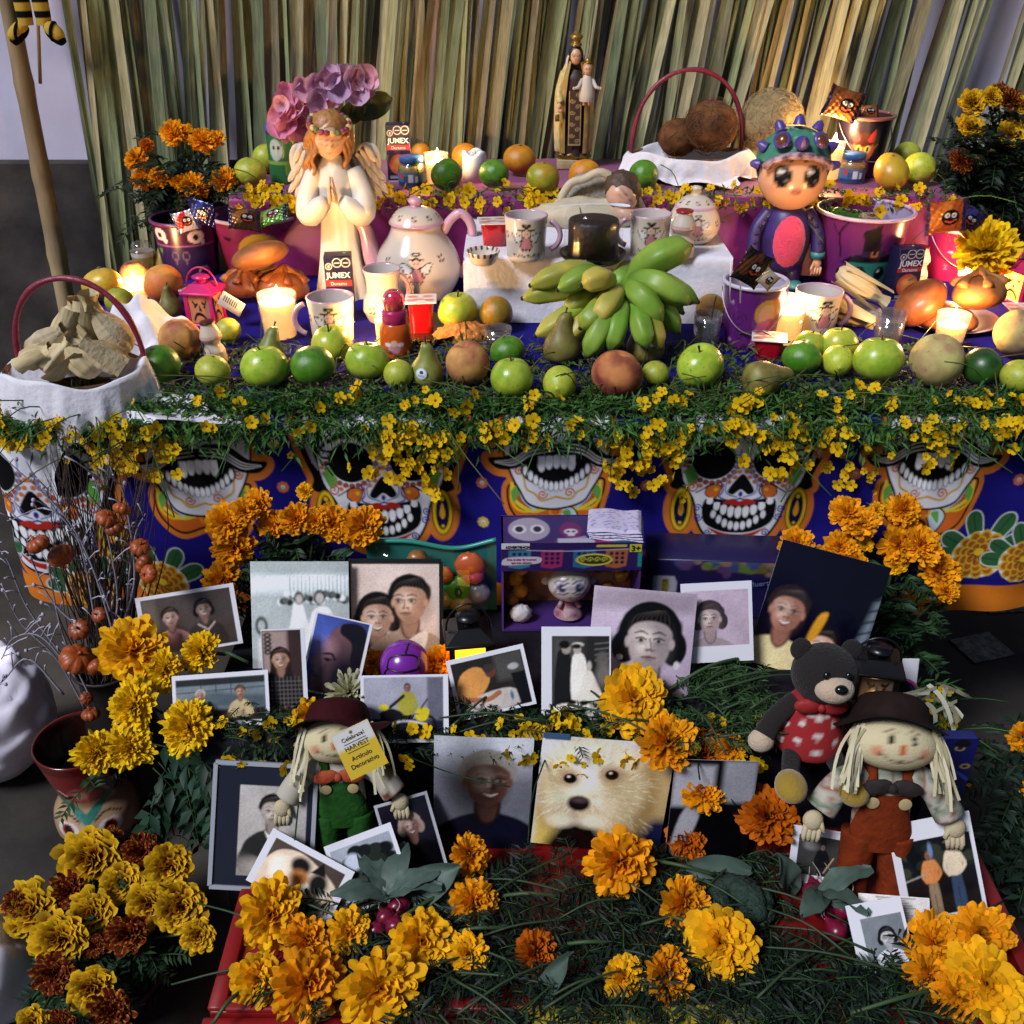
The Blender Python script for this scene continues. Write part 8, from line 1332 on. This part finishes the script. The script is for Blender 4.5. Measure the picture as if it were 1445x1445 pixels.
# ---- leaves in bulk: every leaf is folded geometry
def leaves(B, D, L, W, N=None, cols=('2a4a24', '1f3a1e', '3a5a2c'), seed=0, droop=.25):
    rs = np.random.default_rng(seed); B = np.asarray(B, float); n = len(B); D = np.asarray(D, float); D = D/(np.linalg.norm(D, axis=1)[:, None] + 1e-9); L = np.broadcast_to(L, n)[:, None]; W = np.broadcast_to(W, n)[:, None]
    rv = rs.normal(size=(n, 3))*.6 + [0, -.3, 1]; S = np.cross(D, rv); S /= np.linalg.norm(S, axis=1)[:, None] + 1e-9; Nn = np.cross(S, D)
    b = B; l = B + D*L*.45 + S*W*.5 + Nn*W*.18; m = B + D*L*.48; r = B + D*L*.45 - S*W*.5 + Nn*W*.18; t = B + D*L - Nn*L*droop*.4 - np.array([0, 0, 1])*L*droop*.5
    V = np.stack([b, l, m, r, t], 1).reshape(-1, 3); i = np.arange(n)*5; F = np.concatenate([np.stack([i, i+1, i+2], 1), np.stack([i, i+2, i+3], 1), np.stack([i+1, i+4, i+2], 1), np.stack([i+2, i+4, i+3], 1)])
    c = np.array([lin(q) for q in cols])[rs.integers(0, len(cols), n)]*rs.uniform(.7, 1.3, (n, 1)); return (V, [tuple(q) for q in F.tolist()]), np.clip(np.repeat(c, 5, 0), 0, 1)
def pinnate(g, base, d, L, nl, seed, cols, lw=.22, stemc='2f4a24'):                    # feathered marigold leaf
    rs = np.random.default_rng(seed); d = np.array(d, float); d /= np.linalg.norm(d); up = np.array([0, -.2, 1.]); s = np.cross(d, up); s /= np.linalg.norm(s) + 1e-6; t = np.linspace(.2, 1, nl)[:, None]; P = np.array(base) + d*L*t - np.array([0, 0, 1])*L*.3*t*t
    B = np.vstack([P, P]); ll = L*.42*(1.1 - .55*abs(t - .5)); D = np.vstack([s*1 + d*.7 + rs.normal(size=(nl, 3))*.12, -s*1 + d*.7 + rs.normal(size=(nl, 3))*.12]); vf, c = leaves(B, D, np.vstack([ll, ll]).ravel(), np.vstack([ll, ll]).ravel()*lw*1.4, cols=cols, seed=seed); g.add(vf, c)
    g.add(tube(np.vstack([[base], P]), .0011, 3), stemc)
GREEN = ('20381f', '1a301c', '2c4a26', '24422a')
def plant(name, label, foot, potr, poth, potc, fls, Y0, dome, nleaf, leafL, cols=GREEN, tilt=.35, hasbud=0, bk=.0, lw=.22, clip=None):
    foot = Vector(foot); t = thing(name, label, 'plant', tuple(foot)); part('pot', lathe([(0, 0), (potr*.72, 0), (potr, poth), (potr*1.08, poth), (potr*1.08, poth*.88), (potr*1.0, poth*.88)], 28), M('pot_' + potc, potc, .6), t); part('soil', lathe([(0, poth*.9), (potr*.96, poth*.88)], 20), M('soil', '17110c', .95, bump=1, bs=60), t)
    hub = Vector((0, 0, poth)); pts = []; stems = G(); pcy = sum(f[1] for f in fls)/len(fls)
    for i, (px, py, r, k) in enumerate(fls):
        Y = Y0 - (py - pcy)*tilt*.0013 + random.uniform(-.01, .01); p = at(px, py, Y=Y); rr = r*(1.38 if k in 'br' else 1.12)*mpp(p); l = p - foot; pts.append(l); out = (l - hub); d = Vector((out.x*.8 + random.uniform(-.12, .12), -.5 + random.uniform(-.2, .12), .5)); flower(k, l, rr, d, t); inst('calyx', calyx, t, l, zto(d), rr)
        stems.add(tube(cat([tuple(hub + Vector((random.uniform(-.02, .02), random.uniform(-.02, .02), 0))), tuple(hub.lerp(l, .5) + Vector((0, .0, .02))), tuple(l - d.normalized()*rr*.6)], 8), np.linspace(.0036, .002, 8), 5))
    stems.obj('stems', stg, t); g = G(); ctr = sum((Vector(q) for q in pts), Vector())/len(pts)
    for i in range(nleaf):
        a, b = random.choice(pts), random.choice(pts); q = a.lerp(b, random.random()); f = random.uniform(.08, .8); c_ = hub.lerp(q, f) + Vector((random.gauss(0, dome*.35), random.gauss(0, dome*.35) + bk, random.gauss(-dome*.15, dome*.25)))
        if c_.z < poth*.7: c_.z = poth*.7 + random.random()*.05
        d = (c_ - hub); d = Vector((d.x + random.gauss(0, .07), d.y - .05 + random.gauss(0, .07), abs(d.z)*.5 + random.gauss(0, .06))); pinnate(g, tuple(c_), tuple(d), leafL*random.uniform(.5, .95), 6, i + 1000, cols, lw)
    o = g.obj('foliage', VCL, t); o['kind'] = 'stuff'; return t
random.seed(9)
p = at(425, 960, z=0); plant('potted_marigold', 'potted orange marigolds before the blue cloth behind the wedding print', (at(415, 800, Y=1.44).x, 1.46, .22), .07, .12, '1c1c20', [(318, 737, 27, 'o'), (345, 722, 22, 'o'), (365, 710, 21, 'o'), (330, 772, 29, 'o'), (312, 820, 30, 'o'), (384, 741, 20, 'o'), (418, 732, 25, 'o'), (470, 738, 27, 'o'), (512, 744, 29, 'o'), (430, 694, 13, 'g'), (445, 735, 18, 'o')], 1.42, .045, 190, .07)
plant('potted_marigold', 'potted orange marigolds before the blue cloth at the right of the photographs', (at(1240, 900, Y=1.44).x, 1.46, .10), .09, .14, '1a1f1a', [(1196, 724, 26, 'o'), (1215, 738, 24, 'o'), (1274, 720, 24, 'o'), (1270, 768, 30, 'o'), (1298, 768, 30, 'o'), (1326, 808, 27, 'o'), (1335, 835, 18, 'o'), (1124, 768, 22, 'o'), (1186, 772, 22, 'o'), (1208, 795, 18, 'o'), (1264, 798, 14, 'g'), (1222, 768, 10, 'g'), (1237, 720, 11, 'g'), (1150, 785, 20, 'o')], 1.42, .05, 260, .07)
plant('potted_marigold', 'potted yellow and maroon two toned marigolds on the floor at the front corner', (at(150, 1500, Y=.98).x, 1.02, .0), .11, .06, '2a1a14', [(130, 1213, 34, 'b'), (200, 1203, 23, 'r'), (238, 1222, 28, 'b'), (172, 1247, 23, 'b'), (97, 1258, 24, 'r'), (45, 1285, 32, 'b'), (130, 1288, 26, 'b'), (210, 1276, 27, 'b'), (254, 1280, 27, 'b'), (180, 1318, 25, 'r'), (85, 1326, 32, 'b'), (133, 1335, 14, 'r'), (76, 1374, 24, 'r'), (130, 1394, 27, 'b'), (158, 1426, 24, 'r'), (280, 1320, 20, 'b'), (156, 1188, 16, 'r'), (20, 1275, 15, 'r'), (45, 1445, 20, 'b'), (85, 1448, 20, 'r')], .98, .05, 420, .062, tilt=.9, bk=.01)
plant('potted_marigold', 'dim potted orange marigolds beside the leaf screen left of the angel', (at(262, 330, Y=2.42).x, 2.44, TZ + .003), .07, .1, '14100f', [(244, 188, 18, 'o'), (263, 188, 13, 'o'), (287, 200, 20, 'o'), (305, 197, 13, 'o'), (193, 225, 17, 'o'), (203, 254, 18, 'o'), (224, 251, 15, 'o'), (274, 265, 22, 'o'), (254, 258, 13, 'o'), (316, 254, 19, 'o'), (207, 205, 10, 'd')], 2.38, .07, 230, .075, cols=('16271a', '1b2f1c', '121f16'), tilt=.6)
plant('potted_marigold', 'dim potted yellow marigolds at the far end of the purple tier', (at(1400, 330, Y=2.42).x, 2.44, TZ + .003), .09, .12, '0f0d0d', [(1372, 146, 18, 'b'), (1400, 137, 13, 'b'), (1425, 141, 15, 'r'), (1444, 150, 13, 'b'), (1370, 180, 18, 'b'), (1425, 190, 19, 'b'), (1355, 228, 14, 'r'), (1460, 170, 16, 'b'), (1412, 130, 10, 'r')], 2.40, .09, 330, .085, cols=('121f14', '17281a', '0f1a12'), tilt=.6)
plant('potted_marigold', 'leafy potted marigold on the floor at the right picture edge', (at(1470, 1330, Y=1.25).x, 1.28, 0), .09, .14, '17130f', [(1443, 1040, 22, 'o'), (1462, 1120, 20, 'o'), (1448, 1378, 20, 'b'), (1480, 1240, 24, 'o')], 1.2, .10, 240, .085, cols=('1c3020', '22382a', '18281c'), tilt=.8)
plant('potted_marigold', 'yellow marigolds with broad dark leaves growing in the face mug', (mg.location.x, mg.location.y, .02), .04, .16, '2a1210', [(136, 1062, 30, 'y'), (182, 1054, 33, 'y')], 1.24, .05, 6, .06)
t = thing('marigold_leaves', 'broad dark pinnate marigold leaves spreading beside the face mug', 'leaves', tuple(at(230, 1090, Y=1.14)))
g = G()
for k in range(34): a = random.uniform(-2.6, .6); o0 = at(random.uniform(215, 320), random.uniform(1050, 1120), Y=random.uniform(1.1, 1.22)) - t.location; pinnate(g, tuple(o0), (math.cos(a), -.35, math.sin(a)*.8 - .2), random.uniform(.07, .11), 5, k + 5000, ('1d3a2a', '24452f', '18301f'), .3)
g.obj('foliage', VCL, t)['kind'] = 'stuff'

# ---- small yellow flowered garlands
def smallf(seed):
    rs = np.random.default_rng(seed); V = []; F = []; C = []
    for k in range(5):
        a = k*2*PI/5 + rs.normal()*.1; d = np.array([math.cos(a), math.sin(a), 0]); s = np.array([-d[1], d[0], 0]); i = len(V); lift = rs.uniform(.1, .4)
        for (t, w_, z) in ((.1, .12, 0), (.6, .42, lift*.6), (.95, .34, lift)): V += [d*t + s*w_ + [0, 0, z + .06], d*t + [0, 0, z], d*t - s*w_ + [0, 0, z + .06]]; C += [lin('dcb40e')]*3
        V.append(d*1.06 + [0, 0, lift]); C.append(lin('e6c014')); F += [(i, i+3, i+4, i+1), (i+1, i+4, i+5, i+2), (i+3, i+6, i+7, i+4), (i+4, i+7, i+8, i+5), (i+6, i+9, i+7), (i+7, i+9, i+8)]
    g = G().add((np.array(V), F), np.array(C)); g.add(T(ell(.2, .2, .16, 8, 6), (0, 0, .1)), 'a8680a'); g.add(lathe([(.02, -.9), (.1, -.7), (.13, -.1)], 6), '3a5a2a'); return g.mesh('flower', VCF)
SF = [smallf(k) for k in range(4)]
def garland(name, label, fn, nfl, nleaf, loc, seed, Lr=(.012, .032), cols=('35602a', '284a20', '4a702c', '3c6626'), fs=.0102, nstem=60, extra=0):
    rs = np.random.default_rng(seed); t = thing(name, label, 'garland', loc); o = np.array(loc)
    P = np.array([fn(rs, False) for _ in range(nleaf)]); B, D = P[:, 0] - o, P[:, 1] + rs.normal(size=(nleaf, 3))*.7; vf, c = leaves(B, D, rs.uniform(Lr[0], Lr[1], nleaf), rs.uniform(.003, .0062, nleaf), cols=cols, seed=seed); g = G().add(vf, c)
    for k in range(nstem):
        b, d = fn(rs, False); d = d + rs.normal(size=3)*.4; L = rs.uniform(.04, .11); g.add(tube(cat([tuple(b - o), tuple(b - o + d*L*.5 + rs.normal(size=3)*.008), tuple(b - o + d*L + [0, 0, -L*.25])], 6), .0011, 4), cols[k % 3])
    g.obj('foliage', VCL, t)['kind'] = 'stuff'
    for k in range(nfl): b, d = fn(rs, True); d = d + rs.normal(size=3)*.35; inst('flower', SF[k % 4], t, tuple(b - o + d*.015), zto(d), fs*rs.uniform(.6, 1.3))
    if extra:
        e = G(); q0 = np.array([v.co[:] for v in SF[0].vertices]); f0 = [tuple(q.vertices) for q in SF[0].polygons]; c0 = np.zeros(len(q0)*4, np.float32); SF[0].color_attributes['Col'].data.foreach_get('color', c0); c0 = c0.reshape(-1, 4)[:, :3]
        for k in range(extra): b, d = fn(rs, True); d = d + rs.normal(size=3)*.45; e.add((q0*fs*rs.uniform(.6, 1.1) @ np.array(zto(d).to_matrix()).T + (b - o + d*.011), f0), c0)
        e.obj('small_flowers', VCF, t)['kind'] = 'stuff'
    return t
def edge_main(x0, x1):
    r2 = np.random.default_rng(31); CL = [(r2.uniform(x0, x1), r2.uniform(-.045, .6), r2.uniform(.006, .02)) for _ in range(75)] + [((q - 722.5)*.00118, f, .014) for q in (160, 185, 215, 250, 540, 575, 610, 870, 900, 935, 1090, 1180, 1215, 1300) for f in (.5, .95, 1.35)]
    def fn(rs, fl):
        x = rs.uniform(x0, x1); cl = CL[rs.integers(len(CL))]; x = cl[0] + rs.normal()*.018 if fl else x; px = 722.5 + x/.00118; hang = max(.008, .024 + .018*math.sin(px*.021 + .6) + .012*math.sin(px*.053)) + (.028 if 520 < px < 640 or 860 < px < 950 or 150 < px < 260 or 1080 < px < 1240 else 0)
        s = (rs.uniform(-.08, hang*.85) if rs.random() < .55 else rs.normal(.008, .02)) if not fl else max(-.06, (cl[1] if cl[1] < 0 else cl[1]*(hang + .018)) + rs.normal()*cl[2]); yb = CLY + (max(0, x - xr)**2)/1.8 + (max(0, xl - x)*.9)
        if s < 0: return np.array([x, yb - s, TZ + .006 + .016*rs.random() + (.01 if fl else 0)]), np.array([rs.normal()*.6, -.7, .45])
        return np.array([x, yb - .012 - .022*rs.random(), TZ - s + .012]), np.array([rs.normal()*.6, -1, -.1 if not fl else .25])
    return fn
garland('flower_garland', 'long garland of small yellow flowers and feathery greens along the table edge', edge_main(-.9, .97), 295, 10500, (0, CLY, TZ), 3, nstem=130, extra=300)
def edge_back(rs, fl):
    x = rs.uniform(-.62, .98); s = rs.uniform(-.03, .035) if not fl else rs.normal(.006, .014)
    if s < 0: return np.array([x, 2.30 - s, PZ + .004 + .01*rs.random()]), np.array([rs.normal()*.5, -.7, .5])
    return np.array([x, 2.285 - .012*rs.random(), PZ - s + .008]), np.array([rs.normal()*.5, -1, .2])
garland('flower_garland', 'thin garland of small yellow flowers along the purple tier edge', edge_back, 190, 1500, (0, 2.3, PZ), 4, fs=.0115, Lr=(.008, .02))
def edge_bench(rs, fl):
    x = rs.choice([rs.uniform(-.40, -.24), rs.uniform(-.2, .36), rs.uniform(-.04, .20)]); s = rs.uniform(-.09, .018) if not fl else min(.03, rs.normal(-.002, .018))
    if s < 0: return np.array([x, 1.10 - s, BZ + .004 + .012*rs.random()]), np.array([rs.normal()*.6, -.6, .5])
    return np.array([x, 1.088 - .012*rs.random(), BZ - s + .006]), np.array([rs.normal()*.6, -1, .0])
garland('flower_garland', 'sparse garland of small yellow flowers along the bench below the photographs', edge_bench, 115, 2200, (0, 1.1, BZ), 6, fs=.0095, Lr=(.01, .022), cols=('1b3318', '152814', '27421c'), nstem=16)
def rightspray(rs, fl): p = at(rs.uniform(1290, 1345), rs.uniform(960, 1040), Y=1.25 + rs.uniform(0, .05)); return np.array(p), np.array([rs.normal()*.5, -.6, .5])
garland('flower_spray', 'small spray of yellow flowers beside the pale ribbon curls', rightspray, 13, 160, tuple(at(1320, 1010, Y=1.26)), 8, nstem=14)
def edge_plate(rs, fl): x, y = rs.uniform(-.75, .85), 1.53 + .3*rs.random()**1.6; return np.array([x, y, TZ + .004 + .014*rs.random()]), np.array([rs.normal(), rs.normal(), .25])
o = garland('strewn_hay', 'dry feathery herb strewn over the blue cloth between the offerings', edge_plate, 0, 9000, (0, 1.7, TZ), 12, cols=('4a5a24', '5f5a30', '36501f', '2c4a1c'), nstem=200, Lr=(.012, .03))
# ---- cut greens on the red box and over the bench
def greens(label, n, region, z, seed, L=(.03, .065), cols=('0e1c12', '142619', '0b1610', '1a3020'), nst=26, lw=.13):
    rs = random.Random(seed); c = at((region[0] + region[2])/2, (region[1] + region[3])/2, z=z); t = thing('cut_greens', label, 'greens', tuple(c)); g = G()
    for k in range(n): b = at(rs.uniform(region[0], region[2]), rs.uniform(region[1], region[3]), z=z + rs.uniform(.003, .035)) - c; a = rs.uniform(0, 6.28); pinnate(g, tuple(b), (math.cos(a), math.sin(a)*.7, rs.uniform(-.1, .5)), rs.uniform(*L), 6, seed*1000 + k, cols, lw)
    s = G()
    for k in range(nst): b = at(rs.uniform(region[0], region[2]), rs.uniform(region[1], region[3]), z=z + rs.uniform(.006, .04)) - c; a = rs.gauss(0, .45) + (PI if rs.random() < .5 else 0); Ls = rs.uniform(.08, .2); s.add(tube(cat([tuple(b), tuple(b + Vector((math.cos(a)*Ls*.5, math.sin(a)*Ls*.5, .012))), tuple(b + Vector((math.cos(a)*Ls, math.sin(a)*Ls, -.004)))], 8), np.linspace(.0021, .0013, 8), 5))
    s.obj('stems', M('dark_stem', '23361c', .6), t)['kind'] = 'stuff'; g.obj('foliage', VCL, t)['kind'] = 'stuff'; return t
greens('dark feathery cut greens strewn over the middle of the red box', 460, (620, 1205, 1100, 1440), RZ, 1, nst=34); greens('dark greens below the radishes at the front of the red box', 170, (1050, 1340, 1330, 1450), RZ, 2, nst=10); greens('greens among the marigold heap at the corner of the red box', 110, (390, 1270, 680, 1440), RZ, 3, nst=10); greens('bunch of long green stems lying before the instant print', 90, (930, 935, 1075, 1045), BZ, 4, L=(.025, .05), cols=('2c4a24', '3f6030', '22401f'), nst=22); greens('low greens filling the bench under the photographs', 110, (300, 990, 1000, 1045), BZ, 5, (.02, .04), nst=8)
def bigleaf(px, py, z, L, W, rot, label): p = at(px, py, z=z); o = part('broad_leaf', grid(16, 9, lambda u, v: ((u - .5)*L, (v - .5)*W*np.sin(np.clip(u, .02, .98)*PI)**.6, .008*((v - .5)*2)**2 + .006*np.sin(u*4) + .002*np.sin(v*9 + u*14))), M('grey_green_leaf'), None); o.location = p; o.rotation_euler = rot; tag(o, label, 'leaf')
bigleaf(600, 1250, RZ + .04, .12, .05, (R(50), R(-40), 0), 'broad grey green leaf before the dark lady print'); bigleaf(640, 1275, RZ + .02, .11, .05, (R(40), R(-30), R(20)), 'second broad grey green leaf under the first'); bigleaf(1108, 1235, RZ + .05, .09, .035, (R(60), R(70), 0), 'pale grey leaf hanging beside the radishes'); bigleaf(1010, 1228, RZ + .03, .1, .04, (R(40), 0, 0), 'broad dark leaf at the foot of the dark print'); bigleaf(780, 1390, RZ + .03, .12, .03, (R(30), R(-70), R(10)), 'upright narrow dark leaf in the middle greens')

rs_ = np.random.default_rng(77); B_ = np.stack([rs_.uniform(-.9, 1.1, 90), rs_.uniform(.7, 1.9, 90), np.full(90, .004)], 1); vf, c = leaves(B_, np.stack([rs_.normal(size=90), rs_.normal(size=90), .1 + 0*B_[:, 0]], 1), .016, .008, cols=('c4900e', 'b8700c', '3a4a20', '6a5a3a'), seed=5, droop=.05); o = G().add(vf, c).obj('fallen_petals', VCF); tag(o, 'loose petals and bits of leaf fallen on the floor', 'petals', kind='stuff')
# ---- dried twigs with little pumpkins
p = at(135, 980, Y=1.36); tw = thing('dried_twig_bundle', 'bundle of dried brown and silvery twigs beside the table', 'twigs', (p.x, 1.42, 0)); o0 = np.array([p.x, 1.42, 0]); brn = G(); slv = G(); rs = random.Random(4); part('vase', lathe(cat([(0.001, 0), (.06, .002), (.075, .1), (.055, .24), (.05, .3), (.06, .32), (.052, .32), (.045, .28)], 20), 24), M('dark_vase', '1a1412', .5), tw)
for k in range(150):
    tip = np.array(at(rs.uniform(60, 220), rs.uniform(600, 820), Y=rs.uniform(1.30, 1.45))) - o0; b = np.array([rs.uniform(-.03, .03), rs.uniform(-.03, .03), .28]); mid = b*.4 + tip*.6 + np.array([rs.gauss(0, .02), rs.gauss(0, .015), .0]); brn.add(tube(cat([b, mid, tip], 10), np.linspace(.0016, .0004, 10), 4), rs.choice(['4a3a30', '2d2420', '5a4434', '3a2e30']))
SIL = [((185, 1010), (150, 860), (100, 740), (0, 640)), ((150, 960), (135, 880), (110, 760), (60, 690)), ((170, 900), (130, 800), (75, 720), (10, 735)), ((190, 930), (180, 850), (190, 760), (205, 725)), ((120, 1000), (80, 930), (30, 880), (5, 830)), ((110, 960), (60, 900), (20, 900), (2, 930)), ((140, 1010), (90, 900), (70, 800), (90, 850)), ((160, 900), (165, 830), (140, 700), (130, 665)), ((175, 880), (190, 810), (175, 700), (155, 670)), ((100, 940), (40, 860), (10, 790), (-10, 770)), ((90, 980), (40, 930), (5, 960), (-20, 980)), ((130, 900), (75, 850), (45, 790), (38, 760))]
for k, pts in enumerate(SIL):
    Y = 1.30 + .01*(k % 5); P = cat([np.array(at(x, y, Y=Y)) - o0 for x, y in pts], 24); slv.add(tube(P, np.linspace(.002, .0008, 24), 5), '8a8694')
    for j in range(4, 24, 2):
        d = np.array([rs.uniform(-1, 1), rs.uniform(-.5, .2), rs.uniform(.1, 1)]); L = rs.uniform(.015, .045); q = P[j] + d*L; slv.add(tube([P[j], P[j] + d*L*.6 + [0, 0, .003], q], [.0013, .001, .0016], 4), 'a29eb0')
        if rs.random() < .3: slv.add(T(ell(.0032, .0026, .004, 6, 5), q), 'aaa6b6')
brn.obj('brown_twigs', M('twig_bark', vc=True, rough=.9), tw); slv.obj('silver_twigs', M('twig_bark'), tw)
def pumpkinmesh():
    v, f = ell(1, 1, .68, 48, 18); a = np.arctan2(v[:, 1], v[:, 0]); k = 1 - .13*np.abs(np.sin(a*4))**.4*0 - .14*(1 - np.abs(np.sin(a*4)))**2; v[:, 0] *= k; v[:, 1] *= k; v[:, 2] -= .16*np.sign(v[:, 2])*np.exp(-(np.hypot(v[:, 0], v[:, 1])/.35)**2); g = G().add((v, f)); g.add(tube([(0, 0, .45), (.05, 0, .72), (.16, .05, .95)], [.14, .1, .12], 6)); return g.mesh('pumpkin', M('mini_pumpkin', '8a4018', .45, var=.3, vs_=3, rnd=.35))
pk = pumpkinmesh()
for px, py, r in ((54, 768, 17), (86, 784, 19), (150, 732, 15), (162, 746, 14), (172, 718, 13), (198, 772, 14), (203, 795, 15), (210, 810, 14), (140, 868, 12), (112, 888, 16), (108, 930, 24), (138, 940, 17), (128, 1008, 13), (122, 985, 10)):
    q = at(px, py, Y=1.285 + .01*(px % 3)); inst('pumpkin', pk, tw, tuple(np.array(q) - o0), (rs.uniform(-1, 1), rs.uniform(-1, 1), rs.uniform(0, 6)), r*mpp(q))
